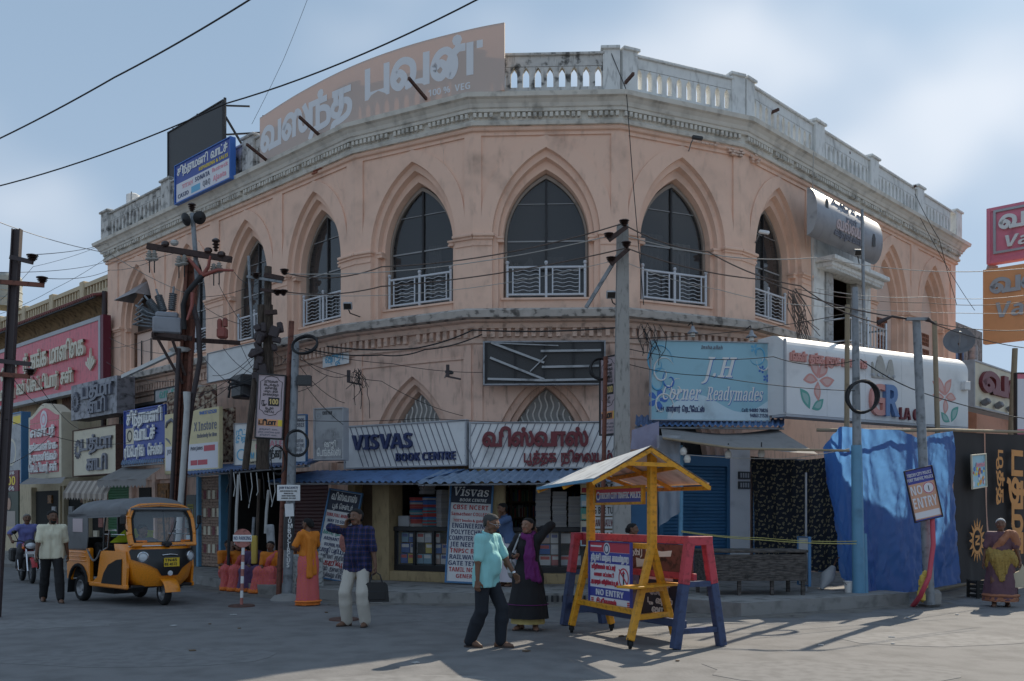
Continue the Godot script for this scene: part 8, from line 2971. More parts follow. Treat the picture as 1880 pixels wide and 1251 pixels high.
func trunk(f:Field,J:Dictionary,g:float,c:=Color.WHITE):
	var s:float=J.s
	var w:float=J.wide
	var tb:Basis=J.tb
	for q in [-1.0,1.0]:
		var h:Vector3=J.hip+Vector3(q*.08*w,-.02,0)*s
		var wa:Vector3=J.hip.lerp(J.chest,.45)+tb*Vector3(q*.06*w,0,0)*s
		var ch:Vector3=J.chest+tb*Vector3(q*.075*w,0,0)*s
		f.bone(h,wa,.096*w*s+g,.088*w*s+g,c)
		f.bone(wa,ch,.088*w*s+g,.096*s+g,c)
		f.bone(ch,J.sh[0 if q<0 else 1]+tb*Vector3(-q*.035,-.005,0)*s,.095*s+g,.058*s+g,c)
	f.bone(J.sh[0],J.sh[1],.056*s+g,.056*s+g,c)
	f.bone(J.chest,J.neck,.1*s+g,.052*s+g,c)
	if J.has("belly"):f.bone(J.hip+Vector3(0,.1,.05)*s,J.hip+Vector3(0,.2,.06)*s,J.belly*s+g,J.belly*s+g,c)

func arm(f:Field,J:Dictionary,i:int,g:float,upto:=2.0,c:=Color.WHITE):
	var s:float=J.s
	var e:Vector3=J.elbows[i]
	var a:Vector3=J.sh[i]
	if upto>=1.0:f.bone(a,e,.05*s+g,.04*s+g,c)
	else:f.bone(a,a.lerp(e,upto),.052*s+g,lerpf(.05,.042,upto)*s+g*1.25,c)
	if upto>1.0:
		var t:=upto-1.0
		f.bone(e,e.lerp(J.wrists[i],t),.04*s+g,lerpf(.04,.026,t)*s+g,c)

func leg(f:Field,J:Dictionary,i:int,g:float,c:=Color.WHITE,loose:=.0):
	var s:float=J.s
	f.bone(J.hj[i],J.knees[i],.088*s+g,.056*s+g+loose*.5,c)
	f.bone(J.knees[i],J.knees[i].lerp(J.ankles[i],.35),.056*s+g+loose*.5,.056*s+g+loose*.7,c)
	f.bone(J.knees[i].lerp(J.ankles[i],.35),J.ankles[i],.056*s+g+loose*.7,.036*s+g+loose,c)

func garment(fig:Array,called:String,m:Material,f:Field,cell:=.015,fold:=.012,freq:=9.0)->MeshInstance3D:
	f.fold=fold
	f.fold_n=FastNoiseLite.new()
	f.fold_n.seed=5
	f.fold_n.frequency=freq
	f.fold_n.fractal_octaves=2
	var mb:=MB.new()
	f.build(mb,cell)
	return part(mb,called,m,fig[0])

func shirt(fig:Array,m:Material,sleeve:=.7,hem:=.86,called:="shirt",g:=.017,collar:=true):
	var J:Dictionary=fig[1]
	var s:float=J.s
	var f:=Field.new()
	f.k=.03
	trunk(f,J,g)
	for q in [-1.0,1.0]:
		var h:Vector3=J.hip+Vector3(q*.085*J.wide,-.02,0)*s
		f.bone(h+Vector3(0,.1,0)*s,h-Vector3(0,.14,-.005)*s,.1*J.wide*s+g,.108*J.wide*s+g)
	for i in 2:arm(f,J,i,g+.002,sleeve)
	f.clips.append([Vector3(0,-1,0),-hem*s])
	var up:Vector3=(J.neck-J.chest).normalized()
	if not J.o.has("raised"):f.clips.append([up,up.dot(J.neck+Vector3(0,.012,0)*s)])
	garment(fig,called,m,f)
	if collar:
		f=Field.new()
		f.k=.012
		var nb:Vector3=J.neck+Vector3(0,.004,.0)*s
		for k in 12:
			var a:=TAU*k/12.0
			var b:=TAU*(k+1)/12.0
			if absf(wrapf((a+b)/2-PI/2,-PI,PI))<.4:continue
			f.bone(nb+Vector3(cos(a)*.066,.008-sin(a)*.022,sin(a)*.066)*s,nb+Vector3(cos(b)*.066,.008-sin(b)*.022,sin(b)*.066)*s,.015*s,.015*s)
		var mb:=MB.new()
		f.build(mb,.009)
		part(mb,"collar",m,fig[0])

func trousers(fig:Array,m:Material,loose:=.022,hem:=.05,called:="trousers",top:=1.02):
	var J:Dictionary=fig[1]
	var s:float=J.s
	var f:=Field.new()
	f.k=.02
	for i in 2:leg(f,J,i,.014,Color.WHITE,loose)
	for q in [-1.0,1.0]:f.bone(J.hip+Vector3(q*.07*J.wide,.0,-.005)*s,J.hip+Vector3(q*.07*J.wide,.12,0)*s,.098*J.wide*s+.01,.084*J.wide*s+.006)
	f.clips.append([Vector3(0,1,0),(J.hip.y+.1*s)])
	garment(fig,called,m,f,.015,.009,8.0)

func sandals(fig:Array,m:Material,heel:=[.0,.0]):
	var J:Dictionary=fig[1]
	var s:float=J.s
	var toe:Array=J.o.get("toe",[.15,-.15])
	for i in 2:
		var mb:=MB.new()
		var fd:=Vector3(sin(toe[i]),0,cos(toe[i]))
		var sd:=Vector3(cos(toe[i]),0,-sin(toe[i]))
		var pl:=PackedVector2Array()
		for k in 16:
			var a:=TAU*k/16
			pl.append(Vector2(cos(a)*(.046+.006*sin(a))*s,(sin(a)*.14+.05)*s))
		var up:float=J.o.get("heel",[.0,.0])[i]*s
		var t:=Transform3D(Basis(sd,fd,Vector3(0,1,0)),J.feet[i])
		mb.prism(pl,.02,t)
		var p:Vector3=J.feet[i]
		mb.tube([p+sd*.042*s+fd*.06*s+Vector3(0,.02,0),p+fd*.09*s+Vector3(0,.068*s,0),p-sd*.042*s+fd*.06*s+Vector3(0,.02,0)],.012,6)
		mb.tube([p+sd*.042*s+fd*.0*s+Vector3(0,.02,0),p+fd*.06*s+Vector3(0,.08*s,0),p-sd*.042*s+fd*.0*s+Vector3(0,.02,0)],.01,6)
		part(mb,"sandal",m,fig[0])

func skirt(fig:Array,called:String,m:Material,top:float,hem:float,r_top:float,r_hem:float,flat:=.75,pleats:=.012,freq:=14.0):
	var J:Dictionary=fig[1]
	var mb:=MB.new()
	var gr:=[]
	var n0:=56
	var rows:=22
	var nz:=FastNoiseLite.new()
	nz.frequency=1.1
	var foot:Vector3=(J.feet[0]+J.feet[1])/2
	for i in rows+1:
		var v:=float(i)/rows
		var y:=lerpf(hem,top,v)
		var c:Vector3=Vector3(foot.x,y,foot.z).lerp(Vector3(J.hip.x,y,J.hip.z),smoothstep(.0,1.0,v))
		var r:=lerpf(r_hem,r_top,pow(v,1.1))+.03*sin(clampf((v-.55)/.45,0,1)*PI)
		var row:=[]
		for j in n0+1:
			var a:=-TAU*j/n0
			var w:=pleats*(1.0-v*.75)*(sin(a*freq*.5+2.0*nz.get_noise_2d(cos(a)*2,sin(a)*2))*.6+nz.get_noise_3d(cos(a)*3,v*2,sin(a)*3))
			row.append(c+Vector3(cos(a)*(r+w),0,sin(a)*(r+w)*flat))
		gr.append(row)
	mb.grid(gr,true,false)
	var inner:=[]
	for i in [0,1]:
		var row:=[]
		for p in gr[0]:row.append(p if i==0 else Vector3(foot.x,hem+.06,foot.z).lerp(p,.55))
		inner.append(row)
	mb.grid(inner,true,true)
	return part(mb,called,m,fig[0])

# --- vehicles and street furniture
func vehicle_materials():
	var m:StandardMaterial3D
	mat("orange_wood",Color(.28,.12,.03),.6,"wood",.8)
	mat("rope_yellow",Color(.5,.45,.15),.8)
	mat("orange_print",Color(.6,.33,.22),.5)
	m=mat("auto_orange",Color(.93,.3,.012),.32,"grain",.7)
	m.clearcoat_enabled=true
	m.clearcoat=.5
	m.clearcoat_roughness=.2
	mat("auto_black",Color(.012,.012,.013),.35)
	m=mat("auto_hood",Color(.17,.172,.178),.7,"stain",.9)
	mat("rubber",Color(.017,.017,.018),.85,"grain",2.0)
	mat("rim_silver",Color(.4,.4,.41),.4,"stain",2.0,.6)
	mat("chrome",Color(.6,.6,.62),.15,"",.25,.95)
	m=mat("headlamp",Color(.6,.62,.64),.1)
	mat("indicator",Color(.75,.2,.03),.2)
	mat("plate_yellow",Color(.75,.5,.03),.5)
	pane("windscreen",Color(.7,.8,.85),.1)
	mat("seat_black",Color(.02,.018,.017),.7)
	mat("moto_red",Color(.4,.03,.035),.25)
	m=mat("kiosk_yellow",Color(.8,.36,.015),.5,"blotch",1.6)
	streaks(m,"speck",Vector3(3,3,3))
	m=mat("kiosk_roof",Color(.74,.73,.7),.6,"blotch",.5)
	m=mat("barrier_red",Color(.58,.06,.085),.55,"blotch",1.6)
	streaks(m,"speck",Vector3(3,3,3))
	m=mat("barrier_blue",Color(.04,.065,.15),.55,"blotch",1.6)
	mat("barrier_board",Color(.19,.06,.045),.7,"grime",1.0)
	mat("sign_red_faded",Color(.42,.16,.13),.6,"blotch",2.0)
	mat("black_leather",Color(.012,.012,.014),.4)
	m=mat("cream_shirt",Color(.74,.69,.52),.85)
	m=mat("dark_trousers",Color(.014,.013,.014),.85)
	m=mat("white_trousers",Color(.5,.46,.4),.85)
	m=mat("teal_shirt",Color(.26,.56,.56),.85)
	m=mat("navy_jeans",Color(.012,.015,.022),.85)
	m=mat("black_dress",Color(.011,.01,.012),.85)
	m=mat("purple_scarf",Color(.14,.014,.12),.85)
	m=mat("blue_shirt",Color(.08,.13,.25),.85)
	m=mat("lungi_white",Color(.56,.52,.56),.85)
	m=mat("violet_shirt",Color(.16,.17,.4),.85)
	m=mat("grey_trousers",Color(.06,.058,.06),.85)
	m=mat("sari_border",Color(.75,.2,.03),.75)
	m=mat("sari_pink",Color(.62,.1,.13),.75,"grain",3.0)
	m=mat("sari_orange",Color(.72,.22,.015),.75,"grain",3.0)
	m=mat("sari_purple",Color(.12,.07,.16),.8,"grain",3.0)
	m=mat("old_sari",Color(.13,.065,.085),.8,"stain",3.0)
	m=mat("old_sari_border",Color(.36,.15,.08),.8,"stain",3.0)
	m=mat("old_sari_gold",Color(.36,.24,.06),.8,"blotch",4.0)
	m=mat("khaki_shirt",Color(.1,.1,.12),.85)
	m=mat("hivis",Color(.5,.6,.03),.8)
	mat("sandal_brown",Color(.05,.033,.026),.7)
	mat("bag_cream",Color(.5,.44,.32),.8)
	m=StandardMaterial3D.new()
	m.resource_name="checked_shirt"
	m.albedo_texture=check_print()
	m.roughness=.85
	m.uv1_triplanar=true
	m.uv1_scale=Vector3(5.5,5.5,5.5)
	mats.checked_shirt=m
	m=StandardMaterial3D.new()
	m.resource_name="sari_print"
	m.albedo_texture=sari_print()
	m.roughness=.75
	m.uv1_triplanar=true
	m.uv1_scale=Vector3(4,4,4)
	mats.sari_print=m

func check_print()->ImageTexture:
	var im:=Image.create_empty(128,128,false,Image.FORMAT_RGB8)
	for y in 128:
		for x in 128:
			var c:=Color(.1,.16,.36)
			var bx:=posmod(x,64)<26
			var by:=posmod(y,64)<26
			if bx:c=c.lerp(Color(.03,.05,.14),.55)
			if by:c=c.lerp(Color(.03,.05,.14),.55)
			if posmod(x,64) in [44,45,46] or posmod(y,64) in [44,45,46]:c=c.lerp(Color(.55,.35,.3),.75)
			im.set_pixel(x,y,c)
	return ImageTexture.create_from_image(im)

func sari_print()->ImageTexture:
	var im:=Image.create_empty(128,128,false,Image.FORMAT_RGB8)
	var r:=RandomNumberGenerator.new()
	r.seed=3
	for y in 128:
		for x in 128:
			var k:=sin(x*TAU/32.0)*sin(y*TAU/32.0)
			var c:=Color(.84,.38,.43) if k<.45 else Color(.9,.5,.18)
			c=c*(.9+.1*r.randf())
			im.set_pixel(x,y,c)
	return ImageTexture.create_from_image(im)

func wheel(parent:Node3D,c:Vector3,axle:Vector3,r:float,w:float,spokes:=0,rim_m:="rim_silver"):
	var a:=axle.normalized()
	var x:=Vector3.UP
	var z:=x.cross(a).normalized()
	var t:=Transform3D(Basis(z,a,z.cross(a)),c)
	var mb:=MB.new()
	var h:=w/2
	mb.lathe([Vector2(r*.62,-h*.8),Vector2(r*.8,-h),Vector2(r*.93,-h*.85),Vector2(r,-h*.45),Vector2(r,h*.45),Vector2(r*.93,h*.85),Vector2(r*.8,h),Vector2(r*.62,h*.8),Vector2(r*.6,0),Vector2(r*.62,-h*.8)],28,t)
	var ty:=part(mb,"tyre",mats.rubber,parent)
	if spokes==0:
		mb.lathe([Vector2(.0,-h*.5),Vector2(r*.2,-h*.5),Vector2(r*.3,-h*.2),Vector2(r*.5,-h*.35),Vector2(r*.61,-h*.85),Vector2(r*.64,-h*.8),Vector2(r*.6,0),Vector2(r*.64,h*.8),Vector2(r*.61,h*.85),Vector2(r*.5,h*.35),Vector2(r*.3,h*.2),Vector2(r*.2,h*.5),Vector2(0,h*.5)],24,t)
		for k in 8:
			var d:=t.basis.x*cos(TAU*k/8)+t.basis.z*sin(TAU*k/8)
			for s in [-1.0,1.0]:mb.lathe([Vector2(.0,.0),Vector2(r*.05,.0),Vector2(r*.05,.004),Vector2(0,.004)],8,Transform3D(t.basis*Basis(Vector3(1,0,0),.0 if s>0 else PI),c+d*r*.42+a*s*h*.34))
	else:
		mb.lathe([Vector2(r*.6,-h*.6),Vector2(r*.66,-h*.6),Vector2(r*.66,h*.6),Vector2(r*.6,h*.6),Vector2(r*.6,-h*.6)],24,t)
		mb.lathe([Vector2(0,-h*.9),Vector2(r*.16,-h*.9),Vector2(r*.16,h*.9),Vector2(0,h*.9)],12,t)
		for k in spokes:
			var d:=t.basis.x*cos(TAU*k/spokes)+t.basis.z*sin(TAU*k/spokes)
			mb.bar(c+d*r*.12,c+d*r*.62,.02,.03,a)
	part(mb,"rim",mats[rim_m],ty)

func loft(mb:MB,rings:Array,closed:=true,smooth:=true):
	var rows:=[]
	for r in rings:
		var row:=[]
		for p in r:row.append(p)
		if closed:row.append(r[0])
		rows.append(row)
	mb.grid(rows,smooth)

func build_rickshaw():
	var o:=thing("motor_rickshaw","orange three-wheeled motor rickshaw with a grey rexine hood and black front mask","motor rickshaw","",yaw(Vector3(-7.22,0,-18.86),47.8))
	var og:Material=mats.auto_orange
	var bk:Material=mats.auto_black
	var mb:=MB.new()
	var rings:=[]
	for q in [[.36,1.16,.44,.2],[.5,1.26,.56,.26],[.75,1.31,.63,.3],[.98,1.25,.66,.3],[1.08,1.18,.655,.28],[1.13,1.12,.64,.26]]:
		var row:=[]
		for i in 25:
			var t:=(i/24.0-.5)*2.0
			var x:float=q[2]*clampf(t*1.25,-1,1)
			var zz:float=q[1]-(q[3]*pow(absf(clampf(t*1.25,-1,1)),2.6))-maxf(.0,absf(t)-.8)*2.0
			row.append(Vector3(x,q[0],zz))
		rings.append(row)
	mb.grid(rings)
	part(mb,"front_cowl",og,o)
	rings=[]
	for q in [[.56,1.305,.16],[.68,1.325,.24],[.78,1.33,.42],[.86,1.318,.62],[1.0,1.27,.63],[1.04,1.245,.6]]:
		var row:=[]
		for i in 21:
			var x:float=(i/20.0-.5)*2.0*q[2]
			row.append(Vector3(x,q[0],q[1]-.3*pow(absf(x)/.66,2.6)+.006))
		rings.append(row)
	mb.grid(rings)
	part(mb,"front_mask",bk,o)
	for s in [-1.0,1.0]:
		var hl:=Vector3(s*.46,.9,1.2)
		var dir:=Basis(Vector3.UP,s*.35)*Basis(Vector3(1,0,0),PI/2)
		mb.lathe([Vector2(.095,-.03),Vector2(.1,.02),Vector2(.085,.03),Vector2(.08,.0),Vector2(.0,-.02)],20,Transform3D(dir,hl))
		var h:=part(mb,"headlight",mats.chrome,o)
		mb.lathe([Vector2(.082,.005),Vector2(.06,.03),Vector2(.0,.04)],18,Transform3D(dir,hl))
		part(mb,"lens",mats.headlamp,h)
		mb.box(Vector3(s*.45,1.175,1.075),Vector3(.24,.05,.04),Basis(Vector3.UP,s*.28),.01)
		part(mb,"indicator",mats.indicator,o)
		mb.tube([Vector3(s*.6,1.3,1.0),Vector3(s*.72,1.42,1.03),Vector3(s*.74,1.5,1.03)],.013,6)
		mb.box(Vector3(s*.75,1.57,1.03),Vector3(.1,.17,.05),Basis(Vector3.UP,s*.2),.02)
		part(mb,"mirror",bk,o)
	mb.lathe([Vector2(.05,.0),Vector2(.045,.02),Vector2(0,.025)],16,Transform3D(Basis(Vector3(1,0,0),PI/2),Vector3(0,.6,1.315)))
	part(mb,"fog_lamp",mats.headlamp,o)
	mb.box(Vector3(.02,.8,1.34),Vector3(.3,.16,.012),Basis(Vector3(1,0,0),.02))
	var pl:=part(mb,"number_plate",mats.plate_yellow,o)
	line(pl,"TN45",-.12,.815,1.347,.05,mats.letter_black,{"fit":.24,"depth":.003,"bold":1.6})
	line(pl,"BE 4572",-.12,.74,1.347,.05,mats.letter_black,{"fit":.24,"depth":.003,"bold":1.6})
	mb.tube([Vector3(-.15,.93,1.315),Vector3(0,.945,1.325),Vector3(.15,.93,1.315)],.012,6)
	part(mb,"badge_strip",mats.chrome,o)
	mb.tube([Vector3(-.62,1.09,.98),Vector3(-.35,1.1,1.16),Vector3(0,1.1,1.2),Vector3(.35,1.1,1.16),Vector3(.62,1.09,.98)],.014,6)
	part(mb,"bright_strip",mats.chrome,o)
	mb.box(Vector3(0,1.13,1.2),Vector3(.2,.06,.08),Basis.IDENTITY,.02)
	mb.box(Vector3(0,1.12,1.22),Vector3(.1,.1,.06),Basis.IDENTITY,.02)
	part(mb,"wiper_motor",bk,o)
	var A:=[Vector3(-.62,1.13,1.08),Vector3(.62,1.13,1.08),Vector3(.56,1.76,.92),Vector3(-.56,1.76,.92)]
	var loop:=[]
	for q in [[-.61,1.12],[.61,1.12],[.63,1.3],[.62,1.6],[.55,1.76],[.4,1.82],[.0,1.84],[-.4,1.82],[-.55,1.76],[-.62,1.6],[-.63,1.3],[-.61,1.12]]:
		loop.append(Vector3(q[0],q[1],1.09-(q[1]-1.12)*.22-.06*q[0]*q[0]))
	for i in loop.size()-1:mb.bar(loop[i],loop[i+1]+(loop[i+1]-loop[i])*.04,.08,.1,Vector3(0,.2,1),.015)
	part(mb,"windscreen_frame",og,o)
	for i in loop.size()-1:
		var c:=Vector3(0,1.46,1.02)
		mb.bar(loop[i].lerp(c,.09)+Vector3(0,0,.03),loop[i+1].lerp(c,.09)+Vector3(0,0,.03),.035,.03,Vector3(0,.2,1))
	part(mb,"rubber_seal",mats.rubber,o)
	mb.quad(Vector3(-.57,1.17,1.06),Vector3(.57,1.17,1.06),Vector3(.52,1.76,.93),Vector3(-.52,1.76,.93))
	part(mb,"windscreen",mats.windscreen,o)
	mb.tube([Vector3(.05,1.15,1.1),Vector3(.2,1.38,1.06),Vector3(.28,1.55,1.03)],.01,5)
	part(mb,"wiper",bk,o)
	rings=[]
	for i in 15:
		var a:=PI*(.02+.72*i/14.0)
		var row:=[]
		for k in 9:
			var b:=PI*k/8.0
			row.append(Vector3(cos(b)*.15,.24+sin(a)*(.27+.035*sin(b)),1.12+cos(a)*(.3+.035*sin(b))))
		rings.append(row)
	mb.grid(rings)
	part(mb,"front_fender",og,o)
	wheel(o,Vector3(0,.24,1.1),Vector3(1,0,.12),.24,.13)
	mb.tube([Vector3(-.1,.6,1.0),Vector3(-.1,.26,1.14)],.03,7)
	mb.tube([Vector3(.1,.6,1.0),Vector3(.1,.26,1.14)],.03,7)
	part(mb,"fork",bk,o)
	mb.box(Vector3(0,.36,-.1),Vector3(1.2,.06,2.3),Basis.IDENTITY,.02)
	mb.box(Vector3(0,.25,-.7),Vector3(.6,.2,.9))
	part(mb,"floor",bk,o)
	for s in [-1.0,1.0]:
		mb.box(Vector3(s*.645,.36,.25),Vector3(.06,.09,1.5),Basis.IDENTITY,.02)
		part(mb,"sill",og,o)
		mb.prism(PackedVector2Array([Vector2(-.32,.36),Vector2(.95,.36),Vector2(1.0,.7),Vector2(.95,1.0),Vector2(.1,1.0),Vector2(-.02,.98),Vector2(-.08,.8),Vector2(-.16,.5),Vector2(-.32,.42)]),.045,Transform3D(Basis(Vector3(0,0,1),Vector3(0,1,0),Vector3(-1,0,0)),Vector3(s*.64+.02,0,0)))
		var sp:=part(mb,"side_panel",og,o)
		mb.prism(PackedVector2Array([Vector2(.02,.39),Vector2(.8,.39),Vector2(.82,.86),Vector2(.62,.84),Vector2(.3,.74),Vector2(.12,.58)]),.02,Transform3D(Basis(Vector3(0,0,1),Vector3(0,1,0),Vector3(-1,0,0)),Vector3(s*.67+.01,0,0)))
		part(mb,"rubber_guard",mats.rubber,sp)
		var qp:=PackedVector2Array([Vector2(-1.45,.42),Vector2(-1.32,.42)])
		for i in 9:
			var a:=PI-PI*i/8.0
			qp.append(Vector2(-.95+cos(a)*.34,.4+sin(a)*.3))
		qp.append_array([Vector2(-.55,.42),Vector2(-.55,1.02),Vector2(-1.47,1.0)])
		mb.prism(qp,.05,Transform3D(Basis(Vector3(0,0,1),Vector3(0,1,0),Vector3(-1,0,0)),Vector3(s*.64+.025,0,0)))
		var rq:=part(mb,"rear_quarter",og,o)
		for y in [.78,.86,.94]:
			mb.bar(Vector3(s*.668,y,-1.42),Vector3(s*.668,y,-.62),.02,.028,Vector3.UP,.008)
			part(mb,"pressed_rib",og,rq)
		mb.box(Vector3(s*.62,.7,-.53),Vector3(.1,.66,.07),Basis.IDENTITY,.02)
		part(mb,"door_post",og,o)
		var arch:=[]
		for i in 11:
			var a:=PI*i/10.0
			arch.append(Vector3(s*.665,.36+sin(a)*.34,-.95-cos(a)*.38))
		mb.tube(arch,.035,7)
		part(mb,"wheel_arch_rubber",mats.rubber,o)
		wheel(o,Vector3(s*.57,.25,-.95),Vector3(1,0,0),.25,.16)
		mb.box(Vector3(s*.6,.28,-1.32),Vector3(.22,.26,.015),Basis(Vector3(1,0,0),.15))
		part(mb,"mud_flap",mats.rubber,o)
		mb.tube([Vector3(s*.62,.98,.0),Vector3(s*.6,1.4,-.02),Vector3(s*.56,1.8,.0)],.018,6)
		part(mb,"hood_post",bk,o)
		mb.tube([Vector3(s*.64,1.0,.02),Vector3(s*.66,1.06,.25),Vector3(s*.66,1.38,.32),Vector3(s*.65,1.38,.55)],.016,6)
		mb.tube([Vector3(s*.64,1.3,.1),Vector3(s*.64,1.3,.85)],.012,6)
		part(mb,"grab_rail",mats.chrome,o)
	mb.box(Vector3(0,.62,.3),Vector3(.7,.16,.4),Basis.IDENTITY,.05)
	part(mb,"driver_seat",mats.seat_black,o)
	mb.box(Vector3(0,.72,-.05),Vector3(1.2,.72,.05))
	mb.box(Vector3(0,1.12,-.03),Vector3(1.15,.05,.05))
	part(mb,"partition",mats.seat_black,o)
	mb.box(Vector3(0,.62,-.95),Vector3(1.14,.2,.5),Basis.IDENTITY,.05)
	mb.box(Vector3(0,.95,-1.22),Vector3(1.14,.55,.14),Basis(Vector3(1,0,0),.15),.04)
	part(mb,"rear_seat",mats.seat_black,o)
	mb.tube([Vector3(-.36,1.12,.78),Vector3(0,1.08,.86),Vector3(.36,1.12,.78)],.018,6)
	mb.tube([Vector3(0,1.08,.86),Vector3(0,.6,1.0)],.03,6)
	part(mb,"handlebar",bk,o)
	rings=[]
	for i in 25:
		var z:=lerpf(1.0,-1.45,i/24.0)
		var t:=i/24.0
		var rise:=.055*absf(sin(t*PI*3.0))*(1.0 if t>.05 else .4)
		var row:=[]
		for k in 17:
			var a:=PI*k/16.0
			var x:=-cos(a)*(.66 if t>.12 else lerpf(.6,.66,t/.12))
			var y:=1.63+pow(sin(a),.5)*(.32+rise-.14*smoothstep(.8,1.0,t)-.1*(1.0-smoothstep(.0,.14,t)))-.05*t
			row.append(Vector3(x,y,z))
		rings.append(row)
	mb.grid(rings,true,true)
	part(mb,"hood_roof",mats.auto_hood,o)
	mb.box(Vector3(0,1.77,.985),Vector3(1.16,.05,.05),Basis.IDENTITY,.02)
	for s in [-1.0,1.0]:
		mb.bar(Vector3(s*.655,1.72,.95),Vector3(s*.655,1.66,-1.4),.02,.09)
	part(mb,"hood_hem",mats.auto_hood,o)
	for s in [-1.0,1.0]:
		var out:=PackedVector2Array([Vector2(-1.47,.98),Vector2(-.62,.98),Vector2(-.56,1.25),Vector2(-.56,1.6),Vector2(-.66,1.68),Vector2(-1.4,1.68)])
		mb.prism(out,.02,Transform3D(Basis(Vector3(0,0,1),Vector3(0,1,0),Vector3(-1,0,0)),Vector3(s*.655+.01,0,0)))
		part(mb,"side_curtain",mats.auto_hood,o)
		mb.box(Vector3(s*.668,1.46,-.98),Vector3(.008,.26,.42),Basis.IDENTITY,.003)
		part(mb,"curtain_window",mats.board_mauve,o)
	mb.box(Vector3(0,1.0,-1.46),Vector3(1.3,.1,.04))
	mb.box(Vector3(-.5,1.33,-1.45),Vector3(.3,.65,.03))
	mb.box(Vector3(.5,1.33,-1.45),Vector3(.3,.65,.03))
	mb.box(Vector3(0,.7,-1.46),Vector3(1.3,.55,.04))
	part(mb,"rear_curtain",mats.auto_hood,o)
	var ch:=[]
	for i in 9:ch.append(Vector3(-.67,1.0-.2*sin(PI*i/8.0),lerpf(-.55,-.02,i/8.0)))
	mb.tube(ch,.02,6)
	part(mb,"entry_strap",mats.auto_hood,o)

func build_motorcycle():
	var o:=thing("motorcycle","red and chrome motorcycle ridden towards the road behind the man in the cream shirt","motorcycle","",yaw(Vector3(-12.0,0,-24.35),36))
	wheel(o,Vector3(0,.3,.66),Vector3(1,0,0),.3,.1,6,"rim_silver")
	wheel(o,Vector3(0,.3,-.62),Vector3(1,0,0),.3,.11,6,"rim_silver")
	var mb:=MB.new()
	for s in [-1.0,1.0]:mb.tube([Vector3(s*.09,.3,.67),Vector3(s*.09,.92,.42)],.026,8)
	part(mb,"fork",mats.chrome,o)
	var rings:=[]
	for i in 10:
		var a:=PI*(.1+.75*i/9.0)
		var row:=[]
		for k in 5:row.append(Vector3((k/4.0-.5)*.13,.3+sin(a)*(.345-.02*absf(k-2)),.66+cos(a)*.345))
		rings.append(row)
	mb.grid(rings)
	part(mb,"mudguard",mats.moto_red,o)
	mb.tube([Vector3(0,.8,.38),Vector3(0,.86,.2),Vector3(0,.85,.0),Vector3(0,.78,-.15)],[.1,.15,.15,.08],12)
	part(mb,"fuel_tank",mats.moto_red,o)
	mb.tube([Vector3(0,.8,-.1),Vector3(0,.8,-.4),Vector3(0,.86,-.8)],[.1,.13,.08],10)
	part(mb,"saddle",mats.seat_black,o)
	mb.box(Vector3(0,.45,.05),Vector3(.26,.35,.38),Basis.IDENTITY,.05)
	part(mb,"engine",mats.auto_black,o)
	mb.tube([Vector3(.14,.34,.2),Vector3(.15,.26,-.1),Vector3(.17,.36,-.8)],[.03,.035,.055],8)
	part(mb,"exhaust",mats.chrome,o)
	for s in [-1.0,1.0]:
		mb.tube([Vector3(0,.95,.36),Vector3(s*.2,1.03,.32),Vector3(s*.37,1.0,.18)],.016,7)
	part(mb,"handlebar",mats.auto_black,o)
	for s in [-1.0,1.0]:
		mb.tube([Vector3(s*.25,1.03,.3),Vector3(s*.33,1.2,.32)],.01,5)
		mb.ball(Vector3(s*.34,1.24,.32),.06,8,Vector3(1.1,.8,.4))
		part(mb,"mirror",mats.auto_black,o)
		mb.ball(Vector3(s*.16,.86,.45),.035,8)
		part(mb,"indicator",mats.indicator,o)
		mb.tube([Vector3(s*.1,.3,.3),Vector3(s*.24,.32,.3),Vector3(s*.24,.6,.2),Vector3(s*.1,.62,.2)],.016,6)
		part(mb,"leg_guard",mats.chrome,o)
	mb.ball(Vector3(0,.93,.48),.14,12,Vector3(1.1,1.0,.75))
	var h:=part(mb,"headlight",mats.auto_black,o)
	mb.ball(Vector3(0,.91,.55),.11,12,Vector3(1.15,.75,.5))
	part(mb,"lens",mats.headlamp,h)
	mb.box(Vector3(0,.74,.52),Vector3(.26,.07,.012))
	part(mb,"number_plate",mats.board_white,o)
	mb.box(Vector3(-.2,.66,-.55),Vector3(.2,.34,.42),Basis.IDENTITY,.05)
	part(mb,"side_bag",mats.seat_black,o)

